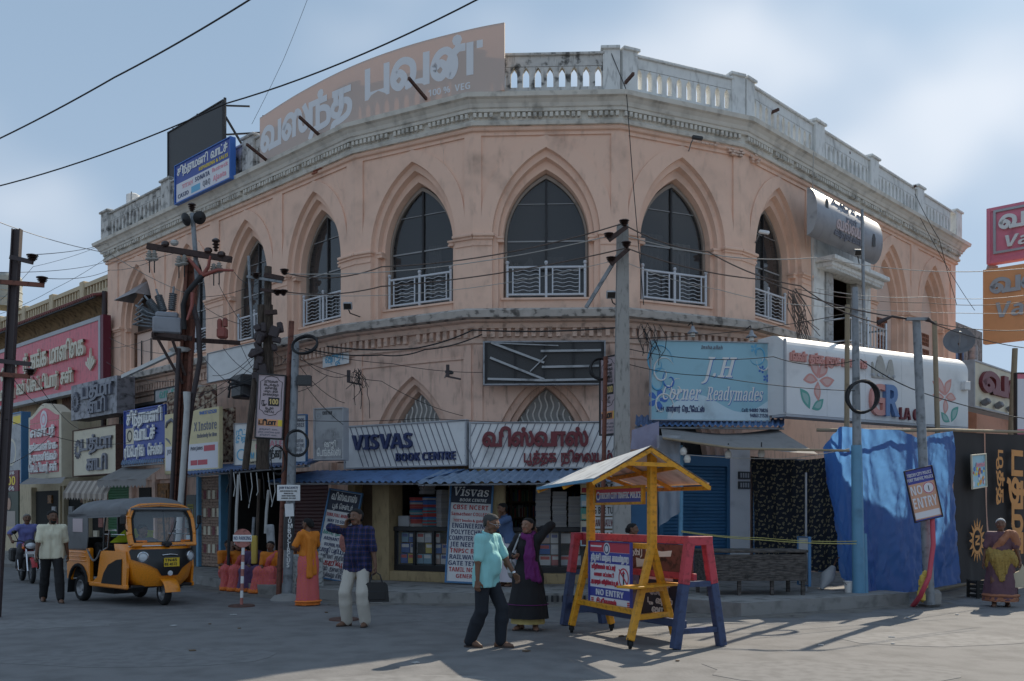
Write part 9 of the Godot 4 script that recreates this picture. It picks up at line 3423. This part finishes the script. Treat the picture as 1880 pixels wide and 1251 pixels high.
func build_kiosk():
	var ye:Material=mats.kiosk_yellow
	var o:=thing("police_kiosk","yellow traffic police shelter on A-shaped legs with a pale gabled roof","kiosk","",at3(Vector3(1.45,0,-13.2)))
	var far_top:=Vector3(1.12,1.28,-14.0)
	var near_top:=Vector3(1.78,1.28,-12.52)
	var legs:=[[far_top,Vector3(.842,.0,-13.9)],[far_top,Vector3(1.43,.0,-14.15)],[near_top,Vector3(1.467,.0,-12.22)],[near_top,Vector3(2.12,.0,-12.85)]]
	var mb:=MB.new()
	for q in legs:
		mb.bar(q[1]+Vector3(0,.1,0),q[0]+(q[1]-q[0])*.02,.085,.085,Vector3(.4,0,.9),.008)
		var l:=wpart(mb,"leg",ye,o)
		mb.lathe([Vector2(.0,-.02),Vector2(.05,-.02),Vector2(.05,.02),Vector2(0,.02)],12,Transform3D(Basis(Vector3(0,0,1),PI/2),q[1]+Vector3(0,.052,0)))
		mb.box(q[1]+Vector3(.03,.09,0),Vector3(.012,.1,.05))
		mb.box(q[1]+Vector3(-.03,.09,0),Vector3(.012,.1,.05))
		wpart(mb,"castor",mats.rubber,l)
	var lift:=func(q:Array,y:float)->Vector3:return q[1].lerp(q[0],y/1.28)
	for q in [[0,1,.42],[2,3,.38],[2,3,.72],[0,1,.8],[0,2,.44],[0,2,1.26]]:
		var a:Vector3=lift.call(legs[q[0]],q[2])
		var b:Vector3=lift.call(legs[q[1]],q[2])
		mb.bar(a,b,.07,.07,Vector3.UP,.006)
		wpart(mb,"cross_bar",ye,o)
	var sa:Vector3=lift.call(legs[2],.72)
	var sb:Vector3=lift.call(legs[3],.72)
	mb.box((sa+sb)/2+Vector3(-.02,.05,.05),Vector3(1.02,.03,.3),Basis((sb-sa).normalized(),Vector3.UP,(sb-sa).normalized().cross(Vector3.UP)),.005)
	wpart(mb,"shelf",ye,o)
	for q in [[far_top,2.16],[near_top,2.5]]:
		mb.bar(q[0]-Vector3(0,.06,0),Vector3(q[0].x,q[1],q[0].z),.1,.1,Vector3(.4,0,.9),.01)
		wpart(mb,"post",ye,o)
	var rn:=P(1196,818,12.25)
	var rf:=P(1080,856,14.4)
	var ln:=P(1088,880,12.3)
	var lf:=P(987,896,14.5)
	var en:=P(1303,888,12.2)
	var ef:=P(1176,893,14.4)
	for q in [[ln,rn,rf,lf,"roof_sheet"],[en,rn,rf,ef,"roof_sheet"]]:
		var rows:=[]
		for i in 9:
			var t:=i/8.0
			var row:=[]
			for j in 9:
				var u:=j/8.0
				var p:Vector3=q[0].lerp(q[3],u).lerp(q[1].lerp(q[2],u),t)
				row.append(p-Vector3(0,.012*sin(t*PI)*(.6+.4*sin(u*9.0)),0))
			rows.append(row)
		mb.grid(rows,true,q[0]==ln)
		var under:=MB.new()
		var low:=[]
		for row in rows:
			var r2:=[]
			for p in row:r2.append(p-Vector3(0,.012,0))
			low.append(r2)
		under.grid(low,true,q[0]!=ln)
		mb.join(under)
		wpart(mb,q[4],mats.kiosk_roof,o)
	mb.bar(ln-Vector3(0,.01,0),lf-Vector3(0,.01,0),.03,.04)
	wpart(mb,"eave_trim",mats.sky_blue_paint,o)
	for q in [[ln,rn],[en,rn],[lf,rf],[ef,rf],[en,ef],[rn,rf],[ln.lerp(rn,.5),lf.lerp(rf,.5)],[en.lerp(rn,.55),ef.lerp(rf,.55)],[ln.lerp(lf,.5),rn.lerp(rf,.5)],[en.lerp(ef,.5),rn.lerp(rf,.5)],[ln.lerp(rn,.6),en.lerp(rn,.6)]]:
		mb.bar(q[0]-Vector3(0,.058,0),q[1]-Vector3(0,.058,0),.035,.05)
		wpart(mb,"rafter",ye,o)
	var kf:=Facet.new(far_top*Vector3(1,0,1),near_top*Vector3(1,0,1))
	var b:=[board_at("police_name_board","small red and blue board lettered Trichy City Traffic Police under the shelter roof","sign",kf.frame(kf.length*.5,1.8,.02)*Transform3D(Basis(Vector3(0,0,1),.0),Vector3.ZERO),1.3,.25,.03,mats.print_red,ye,.035),1.3,.25]
	patch(b,.03,.14,.97,.55,"violet_print","blue_field",.004)
	L(b,"TRICHY CITY TRAFFIC POLICE",.13,.34,.33,"print_white",{"fit":.82,"bold":1.7,"z":.006})
	disc(b,.08,.5,.06,"print_white","emblem",.006,.02)
	b=board("no_entry_banner","large red white and violet banner reading NO ENTRY on the side of the police shelter","sign",kf,.16,1083,1160,993,1112,.02,mats.print_white,mats.violet_print,.012)
	patch(b,.01,.84,.99,.985,"print_red","red_field",.003)
	patch(b,.01,.67,.99,.835,"violet_print","blue_field",.003)
	patch(b,.01,.16,.99,.3,"violet_print","blue_field",.003)
	disc(b,.43,.89,.085,"print_white","crest",.006)
	disc(b,.43,.89,.065,"letter_navy","crest",.008,.02)
	patch(b,.03,.91,.3,.935,"print_white","small_strip",.005)
	L(b,"திருச்சி மாநகர காவல்துறை",.5,.715,.065,"print_white",{"fit":.9,"centre":true,"z":.005,"pen":.26})
	L(b,"மீறினால் மோட்டார்",.06,.585,.045,"print_red",{"fit":.58,"z":.002,"pen":.26})
	L(b,"வாகன சட்டப்படி",.12,.475,.04,"print_red",{"fit":.48,"z":.002,"pen":.26})
	L(b,"அபராதம் விதிக்கப்படும்",.04,.36,.045,"print_red",{"fit":.66,"z":.002,"pen":.26})
	L(b,"NO ENTRY",.5,.185,.09,"print_white",{"fit":.66,"centre":true,"bold":1.9,"z":.005})
	L(b,"இ.சீரகதாஸ்",.18,.06,.055,"print_red",{"fit":.48,"z":.002,"pen":.24})
	for x in [.04,.9]:
		for i in 4:patch(b,x,.03+i*.028,x+.06,.05+i*.028,"letter_red","brick_mark",.003)
	disc(b,.82,.48,.13,"print_red","no_entry_symbol",.003,.02)
	patch(b,.806,.38,.83,.55,"letter_black","arrow",.004)
	mb.bar(Vector3((.72-.5)*b[1],.6*b[2],.006),Vector3((.92-.5)*b[1],.37*b[2],.006),.018,.004,Vector3(0,0,1))
	mb.prism(PackedVector2Array([Vector2((.78-.5)*b[1],.54*b[2]),Vector2((.856-.5)*b[1],.54*b[2]),Vector2((.818-.5)*b[1],.59*b[2])]),.004,at3(Vector3(0,0,.001)),false)
	part(mb,"no_entry_symbol",mats.print_red,b[0])
	o=thing("road_barrier","red and dark blue steel barrier with a brown board, behind the police shelter","barrier","",at3(Vector3(1.7,0,-13.6)))
	var lt:=Vector3(1.08,1.34,-14.9)
	var rt:=Vector3(2.33,1.34,-12.33)
	var ax:=(rt-lt).normalized()
	var side:=Vector3(-ax.z,0,ax.x)
	for q in [[lt,Vector3(.786,0,-14.8),Vector3(1.4,0,-15.1)],[rt,Vector3(2.02,0,-12.18),Vector3(2.66,0,-12.5)]]:
		var dn:Vector3=(q[2]-q[1]).normalized()
		for i in 2:
			var top:Vector3=q[0]+dn*(-.13 if i==0 else .13)
			var foot:Vector3=q[1+i]
			var cut:=foot.lerp(top,.8/1.34)
			mb.bar(cut,top,.11,.11,ax,.008)
			var l:=wpart(mb,"leg",mats.barrier_red,o)
			mb.bar(foot+Vector3(0,.005,0),cut,.112,.112,ax,.008)
			wpart(mb,"blue_lower_leg",mats.barrier_blue,l)
		mb.bar(q[0]-dn*.19,q[0]+dn*.19,.114,.114,Vector3.UP,.008)
		wpart(mb,"top_cap",mats.barrier_red,o)
		for y in [.8,.22]:
			var a:Vector3=q[1].lerp(q[0]-dn*.13,y/1.34)
			var c:Vector3=q[2].lerp(q[0]+dn*.13,y/1.34)
			mb.bar(a,c,.08,.07)
			wpart(mb,"rung",mats.barrier_blue,o)
	mb.bar(lt+ax*.06,rt-ax*.06,.1,.1,Vector3.UP,.008)
	wpart(mb,"top_rail",mats.barrier_red,o)
	mb.bar(lt+ax*.06-Vector3(0,.46,0),rt-ax*.06-Vector3(0,.46,0),.06,.09,Vector3.UP,.008)
	wpart(mb,"middle_rail",mats.barrier_red,o)
	mb.bar(lt-Vector3(0,1.04,0)+side*.2,rt-Vector3(0,1.04,0)+side*.2,.07,.1,Vector3.UP,.008)
	wpart(mb,"bottom_rail",mats.barrier_blue,o)
	var bf:=Facet.new(lt*Vector3(1,0,1),rt*Vector3(1,0,1))
	fbox(mb,bf,.3,bf.length-.12,.92,1.28,-.02,.02)
	wpart(mb,"board",mats.barrier_board,o)
	for q in [[1.9,2.3,1.1,1.2],[1.5,1.75,.95,1.08]]:mb.prism(PackedVector2Array([Vector2(q[0],q[2]),Vector2(q[1],q[2]+.02),Vector2(q[1]+.03,q[3]),Vector2((q[0]+q[1])/2,q[3]-.02),Vector2(q[0]-.02,q[3])]),.003,bf.frame(0,0,.021),false)
	wpart(mb,"torn_sticker",mats.board_white,o)
	pen_text(mb,"மாநகர நல",.09,.24,.002)
	mb.move(bf.frame(1.1,1.12,.022))
	wpart(mb,"lettering",mats.board_white,o)
	b=board("showroom_board","dark navy board with white Tamil letters leaning inside the barrier","sign",bf,-.25,1176,1252,1052,1132,.03,mats.board_navy,mats.black_iron,.015)
	L(b,"கன்",.25,.56,.2,"letter_grey",{"fit":.5,"pen":.26})
	L(b,"டூ ஷோரூம்",.2,.36,.1,"letter_white",{"fit":.6,"pen":.24})
	L(b,"ஷோரூம்",.3,.16,.1,"letter_white",{"fit":.45,"pen":.24})
	patch(b,.1,.88,.8,.97,"board_white","paper_strip",.006)

func post_sign(called:String,label:String,p:Vector3,face:bool):
	var o:=thing(called,label,"sign","",at3(p))
	var mb:=MB.new()
	mb.lathe([Vector2(.24,.0),Vector2(.23,.025),Vector2(.05,.035),Vector2(0,.035)],20,Transform3D(Basis(Vector3(1,0,0),.03),Vector3.ZERO))
	part(mb,"base_plate",mats.rust_iron,o)
	for k in 8:
		mb.tube([Vector3(k*.004,.03+k*.13,0),Vector3((k+1)*.004,.03+(k+1)*.13,0)],.03,8)
		part(mb,"striped_post",mats["board_white" if k % 2 else "sign_red_faded"],o)
	mb.lathe([Vector2(.0,-.008),Vector2(.17,-.008),Vector2(.17,.008),Vector2(0,.008)],28,Transform3D(Basis(Vector3.UP,.0 if face else 1.2)*Basis(Vector3(1,0,0),PI/2),Vector3(.03,1.24,.035)))
	var d:=part(mb,"sign_disc",mats.sign_red_faded,o)
	if face:
		mb.box(Vector3(.03,1.24,.045),Vector3(.34,.12,.006))
		part(mb,"white_band",mats.board_white,d)
		line(d,"NO PARKING",.03,1.208,.049,.065,mats.letter_navy,{"fit":.31,"centre":true,"depth":.002,"bold":1.6})

func build_road_signs():
	post_sign("no_parking_sign","round faded red NO PARKING sign on a striped post in the road",G(443,1114),true)
	post_sign("turned_road_sign","round red sign on a striped post seen edge on behind the man on the phone",G(631,1139),false)
	var mb:=MB.new()
	for k in 14:
		mb.box(G(970+k*9,1082).lerp(Vector3(.2+k*.1,0,-18.4),1.0)*Vector3(1,0,1)+Vector3(.25,.1,.06),Vector3(.045,.12,.02))
		single(mb,"grating_bar",mats.black_iron,ORD[k]+" iron bar of the drain grating, counting from the woman in black's dress","grating","drain grating bars")
	for q in [[1268,1108,.7,.16,.15],[1310,1122,.9,.13,-.1],[1300,1112,.6,.22,.3],[760,1100,1.1,.16,.05]]:
		mb.box(G(q[0],q[1])+Vector3(0,q[3]/2,0),Vector3(q[2],q[3],.35),Basis(Vector3.UP,q[4]),.03)
		single(mb,"stone_slab",mats.concrete,["broken kerb slab at the platform corner, nearer the barrier","loose long slab lying before the platform corner","small raised slab behind the broken kerb slab","dark stone step in front of the bookshop, by the man with the bag"][[1268,1310,1300,760].find(q[0])],"stone")
	for k in 26:
		var p:=G(300+rng.randf()*1500,1100+pow(rng.randf(),2.0)*130)
		mb.box(p+Vector3(0,.012,0),Vector3(.03+rng.randf()*.06,.012,.03+rng.randf()*.05),Basis(Vector3.UP,rng.randf()*3.0))
		single(mb,"litter",mats["carved_grey" if k % 3 else "shop_brown"],"small scrap of litter lying on the road surface","litter","litter on the road")

# --- the people of the photograph
func face_at(p:Vector3,deg:float)->Transform3D:
	return yaw(p,deg)

func build_people():
	var f:Field
	var mb:=MB.new()
	var fig:=figure("bearded man in a cream short-sleeved shirt and black trousers walking past the rickshaw",face_at(G(95,1106),30),{
		"height":1.74,"feet":[Vector3(-.13,0,-.26),Vector3(.12,0,.3)],"heel":[.05,.0],"toe":[-.1,.1],
		"hands":[Vector3(-.3,.83,.16),Vector3(.3,.8,-.1)],"curl":[.9,.7],"head_yaw":.3,"lean":Vector3(0,0,.03),
		"beard":Color(.012,.011,.01),"moustache":Color(.012,.011,.01),"wide":1.05})
	shirt(fig,mats.cream_shirt,.85,.82)
	trousers(fig,mats.dark_trousers)
	sandals(fig,mats.sandal_brown)
	fig=figure("moustached man in a blue checked shirt and white trousers talking on a phone",face_at(G(656,1150),-12),{
		"raised":1,"height":1.75,"feet":[Vector3(-.16,0,.02),Vector3(.14,0,.06)],"toe":[-.55,.15],
		"hands":[Vector3(-.165,1.49,.06),Vector3(.31,.83,.04)],"elbow_hint":[Vector3(-.9,-.5,.3),Vector3(.6,-.2,-.6)],
		"hand_dir":[Vector3(.25,1.0,-.05),Vector3(.05,-1,.1)],"palm":[Vector3(.8,.0,.2),Vector3(-1,0,0)],"curl":[.8,1.3],"head_yaw":-.35,"head_roll":.08,
		"moustache":Color(.012,.011,.01),"wide":1.05})
	fig[1]["belly"]=.12
	shirt(fig,mats.checked_shirt,.95,.8)
	trousers(fig,mats.white_trousers,.035)
	sandals(fig,mats.sandal_brown)
	mb.box(fig[1].H.call(-.1,-.01,.03),Vector3(.02,.15,.065),fig[1].hb*Basis(Vector3(1,0,0),.2),.006)
	mb.move(fig[0].transform)
	single(mb,"mobile_phone",mats.plastic_black,"black mobile phone held to the ear of the man in the checked shirt","phone")
	var w:Vector3=fig[0].transform*fig[1].wrists[1]
	var bag:=thing("handbag","black leather office bag in the hand of the man in the checked shirt","bag","",Transform3D(Basis(Vector3.UP,.25),w+Vector3(.01,-.52,.02)))
	mb.prism(PackedVector2Array([Vector2(-.19,0),Vector2(.19,0),Vector2(.17,.25),Vector2(.13,.29),Vector2(-.13,.29),Vector2(-.17,.25)]),.1,at3(Vector3(0,0,-.05)))
	part(mb,"body",mats.black_leather,bag)
	mb.box(Vector3(0,.1,.056),Vector3(.28,.13,.014),Basis.IDENTITY,.01)
	part(mb,"pocket",mats.black_leather,bag)
	for s in [-1.0,1.0]:
		mb.tube([Vector3(-.1,.26,s*.045),Vector3(-.06,.4,s*.02),Vector3(0,.44,s*.008),Vector3(.06,.4,s*.02),Vector3(.1,.26,s*.045)],.009,6)
		part(mb,"handle",mats.black_leather,bag)
	fig=figure("grey haired man in spectacles and a pale teal shirt walking with his head bowed",face_at(G(892,1189),62),{
		"height":1.68,"feet":[Vector3(-.09,0,-.18),Vector3(.09,0,.16)],"toe":[.0,.1],"heel":[.04,.0],
		"hands":[Vector3(-.26,.76,.02),Vector3(.24,.88,.3)],"curl":[.9,1.0],"head_pitch":.33,"lean":Vector3(0,-.0,.03),"hair":Color(.05,.05,.05),
		"wide":1.08,"moustache":Color(.06,.055,.05)})
	fig[1]["belly"]=.135
	shirt(fig,mats.teal_shirt,.85,.78)
	trousers(fig,mats.navy_jeans,.024)
	sandals(fig,mats.sandal_brown)
	for s in [-1.0,1.0]:
		var pts:=[]
		for i in 13:pts.append(fig[1].H.call(s*.034+cos(TAU*i/12)*.024,.008+sin(TAU*i/12)*.019,.097))
		mb.tube(pts,.0025,4,false)
		mb.tube([fig[1].H.call(s*.058,.012,.094),fig[1].H.call(s*.088,.014,.0)],.0025,4)
	part(mb,"spectacles",mats.letter_grey,fig[0])
	mb.lathe([Vector2(.031,-.012),Vector2(.034,0),Vector2(.031,.012)],14,Transform3D(Basis(Quaternion(Vector3.UP,(fig[1].elbows[1]-fig[1].wrists[1]).normalized())),fig[1].wrists[1].lerp(fig[1].elbows[1],.1)))
	part(mb,"watch",mats.chrome,fig[0])
	fig=figure("young woman in a long black dress and purple scarf with one hand behind her head",face_at(G(970,1157),-20),{
		"raised":1,"height":1.62,"feet":[Vector3(-.11,0,.04),Vector3(.12,0,.03)],"toe":[-.3,.4],"wide":.92,
		"hands":[Vector3(-.14,1.06,.2),Vector3(.1,1.42,-.09)],"elbow_hint":[Vector3(-.8,-.4,-.4),Vector3(1,.25,.15)],
		"hand_dir":[Vector3(.5,.1,.6),Vector3(-.6,.5,-.3)],"palm":[Vector3(0,1,0),Vector3(-.5,0,1)],"curl":[.5,.8],
		"head_yaw":-.35,"hair_style": "bun","skin":Color(.25,.13,.085)})
	shirt(fig,mats.black_dress,1.8,.9,"dress_bodice",.016,false)
	skirt(fig,"dress_skirt",mats.black_dress,1.0,.18,.155,.32,.85,.02,9.0)
	skirt(fig,"under_skirt",mats.mustard_wall,.5,.1,.2,.25,.85,.014,22.0)
	var ring:=[]
	for i in 33:
		var a:=TAU*i/32
		ring.append(Vector3(cos(a)*.31,.38,sin(a)*.31*.86+.03))
	mb.tube(ring,.006,4,false)
	part(mb,"hem_ribbon",mats.purple_scarf,fig[0])
	f=Field.new()
	f.k=.03
	var nk:Vector3=fig[1].neck
	for i in 8:
		var a:=TAU*i/8
		var b:=TAU*(i+1)/8
		f.bone(nk+Vector3(cos(a)*.075,.0+sin(a)*-.03,sin(a)*.08),nk+Vector3(cos(b)*.075,.0+sin(b)*-.03,sin(b)*.08),.036,.036)
	f.bone(nk+Vector3(.06,-.04,.08),nk+Vector3(.1,-.3,.15),.045,.05)
	f.bone(nk+Vector3(.1,-.3,.15),nk+Vector3(.13,-.62,.16),.05,.045)
	f.bone(nk+Vector3(.04,-.06,.09),nk+Vector3(.03,-.3,.16),.035,.04)
	f.bone(nk+Vector3(.03,-.3,.16),nk+Vector3(.06,-.6,.17),.04,.05)
	f.bone(nk+Vector3(.16,-.4,.13),nk+Vector3(.2,-.64,.12),.03,.045)
	garment(fig,"scarf",mats.purple_scarf,f,.011,.016,16.0)
	sandals(fig,mats.sandal_brown)
	mb.tube([fig[1].sh[0]+Vector3(.05,.07,.05),fig[1].chest+Vector3(-.2,-.1,.12),fig[1].hip+Vector3(-.24,.05,.1)],.014,6)
	mb.ball(fig[1].hip+Vector3(-.24,.0,.05),.1,10,Vector3(.6,1.3,.9))
	mb.move(fig[0].transform)
	single(mb,"shoulder_bag",mats.board_grey,"small grey shoulder bag at the side of the woman in black","bag")
	fig=figure("man in a dark blue shirt and white lungi leaning at the bookshop counter",face_at(G(937,1108)*Vector3(1,0,1)+Vector3(-.05,.2,-1.55),-60),{
		"height":1.72,"feet":[Vector3(-.1,0,.05),Vector3(.1,0,-.05)],"hands":[Vector3(-.2,1.1,.3),Vector3(.1,1.46,.25)],"elbow_hint":[Vector3(-.5,-.6,-.3),Vector3(.6,-.6,.2)],
		"lean":Vector3(0,-.02,.1),"head_pitch":.15})
	shirt(fig,mats.blue_shirt,.9,.88)
	skirt(fig,"lungi",mats.lungi_white,1.0,.1,.145,.2,.85,.012,8.0)
	sandals(fig,mats.sandal_brown)
	fig=figure("standing woman in a pink and orange sari turned away beside the galvanised pole",face_at(G(566,1112),-128),{
		"height":1.6,"feet":[Vector3(-.08,0,.0),Vector3(.08,0,.04)],"hands":[Vector3(-.12,1.02,.24),Vector3(.14,1.0,.22)],"elbow_hint":[Vector3(-.9,-.4,-.5),Vector3(.9,-.4,-.5)],
		"wide":1.06,"hair_style": "bun","head_yaw":.3})
	shirt(fig,mats.sari_orange,.8,.97,"blouse",.014,false)
	skirt(fig,"sari_skirt",mats.sari_print,1.0,.02,.165,.24,.8,.02,12.0)
	skirt(fig,"sari_border",mats.sari_border,.1,.015,.241,.246,.8,.02,12.0)
	sari_end(fig,mats.sari_orange,mats.sari_print,true)
	var seats:=[[416,1062,22.0,35,"sari_print","sari_orange","seated woman in pink and orange at the far end of the pavement group",.2],
		[440,1066,21.8,20,"sari_print","sari_orange","seated woman in a pink sari resting a hand on her cheek",1.0],
		[464,1070,21.6,10,"sari_purple","sari_purple","seated woman in a dark purple sari to the right of the no parking sign",.3],
		[500,1076,21.2,-10,"sari_print","sari_orange","seated woman in pink with an orange blouse half hidden by the rusty pole",.3],
		[556,1062,21.5,-20,"sari_print","sari_orange","seated woman in an orange and red sari behind the whitewashed block",.3]]
	for q in seats:
		var p:Vector3=P(q[0],q[1],q[2])*Vector3(1,0,1)
		fig=figure(q[6],face_at(p,q[3]),{
			"height":1.55,"hip":.42,"feet":[Vector3(-.12,.0,.42),Vector3(.12,.0,.4)],"knee_hint":Vector3(0,1,.3),"cell":.022,
			"hands":[Vector3(-.1,.95 if q[7]>.9 else .55,.16 if q[7]>.9 else .34),Vector3(.12,.52,.33)],"lean":Vector3(0,0,.08),"hair_style": "bun","head_pitch":.1,"wide":1.05})
		shirt(fig,mats[q[5]],.8,.5,"blouse",.016,false)
		f=Field.new()
		for border in [.0,.006]:
			f=Field.new()
			f.k=.09
			var K:Array=fig[1].knees
			var A:Array=fig[1].ankles
			for i in 2:f.bone(fig[1].hj[i],K[i],.11+border,.085+border)
			f.bone(K[0],K[1],.085+border,.085+border)
			for t in [-.35,.2,.8,1.35]:f.bone(K[0].lerp(K[1],clampf(t,0,1)),A[0].lerp(A[1],t)+Vector3(0,-.05,.06),.08+border,.11+border)
			f.bone(fig[1].hip,fig[1].hip+Vector3(0,.1,0),.15+border,.12+border)
			f.clips.append([Vector3(0,-1,0),-.01])
			if border>.0:f.clips.append([Vector3(0,1,0),.1])
			garment(fig,"sari_border" if border>.0 else "sari_skirt",mats["sari_border" if border>.0 else q[4]],f,.018,.03,13.0)
		sari_end(fig,mats[q[5]],mats[q[4]],false)
	fig=figure("woman with tied black hair looking out from behind the barrier's top rail",face_at(P(1160,0,16.6)*Vector3(1,0,1),55),{
		"height":1.52,"feet":[Vector3(-.1,0,0),Vector3(.1,0,0)],"hair_style": "bun","head_yaw":.2})
	shirt(fig,mats.old_sari,.7,.9,"blouse",.016,false)
	skirt(fig,"sari_skirt",mats.old_sari,.96,.03,.15,.23,.8,.016,12.0)
	fig=figure("white haired old woman in a mauve sari with a yellow green wrap carrying a bag",face_at(G(1838,1114),-30),{
		"height":1.6,"feet":[Vector3(-.1,0,.12),Vector3(.1,0,-.1)],"heel":[.0,.03],"hands":[Vector3(-.3,.72,.08),Vector3(.32,.8,.0)],"curl":[.5,1.2],"toe":[.0,.2],
		"hair":Color(.5,.5,.5),"hair_style": "bun","lean":Vector3(0,0,.05),"wide":1.08,"head_yaw":.1})
	fig[1]["belly"]=.13
	shirt(fig,mats.old_sari,.8,.95,"blouse",.02,false)
	skirt(fig,"sari_skirt",mats.old_sari,1.02,.12,.18,.29,.85,.03,11.0)
	skirt(fig,"sari_border",mats.old_sari_border,.24,.1,.286,.293,.86,.026,11.0)
	f=Field.new()
	f.k=.03
	var J:Dictionary=fig[1]
	f.bone(J.hip+Vector3(-.14,.12,.1),J.hip+Vector3(.12,.06,.14),.1,.12)
	f.bone(J.hip+Vector3(.12,.06,.12),J.hip+Vector3(.2,-.05,.0),.12,.1)
	f.bone(J.hip+Vector3(-.05,.02,.15),J.hip+Vector3(.03,-.35,.19),.13,.06)
	f.bone(J.hip+Vector3(-.15,.1,.06),J.hip+Vector3(-.18,-.1,.02),.09,.08)
	f.bone(J.hip+Vector3(.08,.0,.15),J.hip+Vector3(.06,-.22,.18),.11,.06)
	garment(fig,"sari_wrap",mats.old_sari_gold,f,.014,.025,11.0)
	f=Field.new()
	f.k=.03
	f.bone(J.sh[1]+Vector3(-.05,.03,.03),J.chest+Vector3(.03,.0,.12),.06,.06)
	f.bone(J.chest+Vector3(.03,.0,.12),J.hip+Vector3(-.12,.14,.12),.06,.06)
	f.bone(J.sh[1]+Vector3(-.04,.03,-.02),J.chest+Vector3(.1,-.1,-.12),.06,.07)
	f.bone(J.sh[1]+Vector3(.02,.0,.02),J.elbows[1]+Vector3(0,.1,0),.08,.08)
	garment(fig,"sari_end",mats.old_sari_border,f,.014,.014,13.0)
	sandals(fig,mats.sandal_brown)
	w=fig[0].transform*fig[1].wrists[1]
	mb.prism(PackedVector2Array([Vector2(-.15,0),Vector2(.15,0),Vector2(.17,.24),Vector2(.05,.3),Vector2(.0,.42),Vector2(-.05,.3),Vector2(-.17,.24)]),.08,Transform3D(Basis(Vector3.UP,-.3),w+Vector3(.04,-.47,-.02)))
	single(mb,"shopping_bag",mats.bag_cream,"cream cloth shopping bag in the old woman's hand","bag")
	fig=figure("man in a violet shirt and cap riding the red motorcycle",yaw(Vector3(-12.0,0,-24.35),36)*at3(Vector3(0,.0,-.15)),{
		"height":1.7,"hip":.93,"feet":[Vector3(-.2,.3,.2),Vector3(.2,.3,.2)],"knee_hint":Vector3(0,.6,1),"cell":.022,"toe":[-.2,.2],
		"hands":[Vector3(-.37,1.03,.32),Vector3(.37,1.03,.32)],"elbow_hint":[Vector3(-.8,-.3,-.3),Vector3(.8,-.3,-.3)],"palm":[Vector3(0,-1,.3),Vector3(0,-1,.3)],"hand_dir":[Vector3(.1,0,1),Vector3(-.1,0,1)],
		"curl":[1.3,1.3],"lean":Vector3(0,-.03,.12),"hair":Color(.2,.19,.17),"moustache":Color(.02,.02,.02)})
	shirt(fig,mats.violet_shirt,.9,.85)
	trousers(fig,mats.grey_trousers,.024)
	var base:=yaw(Vector3(-7.22,0,-18.86),47.8)
	fig=figure("driver in dark clothes sitting behind the rickshaw windscreen",base*at3(Vector3(-.05,.0,.3)),{
		"height":1.66,"hip":.78,"feet":[Vector3(-.15,.4,.4),Vector3(.15,.4,.4)],"knee_hint":Vector3(0,1,.5),"cell":.026,
		"hands":[Vector3(-.28,1.1,.46),Vector3(.3,1.1,.46)],"curl":[1.2,1.2],"head_yaw":.4,"lean":Vector3(0,-.05,.06)})
	shirt(fig,mats.khaki_shirt,.9,.72)
	trousers(fig,mats.grey_trousers)
	fig=figure("woman passenger with tied hair seen through the open side of the rickshaw",base*at3(Vector3(-.12,.0,-.95)),{
		"height":1.5,"hip":.74,"feet":[Vector3(-.15,.4,.45),Vector3(.15,.4,.45)],"knee_hint":Vector3(0,1,.5),"cell":.026,
		"hands":[Vector3(-.14,.86,.35),Vector3(.14,.86,.35)],"hair_style": "bun","skin":Color(.2,.1,.07)})
	shirt(fig,mats.grey_trousers,.9,.7)
	trousers(fig,mats.grey_trousers)
	cloth_sheet(mb,[base*Vector3(-.2,1.42,.08),base*Vector3(.3,1.36,.14)],[base*Vector3(-.5,1.14,.0),base*Vector3(.34,1.14,.02)],6,8,.05,3)
	single(mb,"yellow_jacket",mats.hivis,"bright yellow green jacket hung behind the rickshaw driver","jacket")

func sari_end(fig:Array,m:Material,m2:Material,back:bool):
	var J:Dictionary=fig[1]
	var s:float=J.s
	var f:=Field.new()
	f.k=.03
	f.bone(J.hip+Vector3(-.12,.12,.09)*s,J.chest+Vector3(.0,.0,.1)*s,.055,.06)
	f.bone(J.chest+Vector3(.0,.0,.1)*s,J.sh[1]+Vector3(-.05,.04,.01)*s,.06,.05)
	garment(fig,"sari_front",m2,f,.016,.012,12.0)
	f=Field.new()
	f.k=.03
	f.bone(J.sh[1]+Vector3(-.06,.05,.0)*s,J.chest+Vector3(.08,.02,-.11)*s,.05,.06)
	var low:Vector3=J.hip+Vector3(.1,-.32 if back else .0,-.15 if back else-.12)*s
	f.bone(J.chest+Vector3(.08,.02,-.11)*s,low,.06,.06)
	f.bone(J.chest+Vector3(.0,.02,-.11)*s,low+Vector3(-.12,.04,0)*s,.045,.05)
	garment(fig,"sari_end",m,f,.016,.014,12.0)
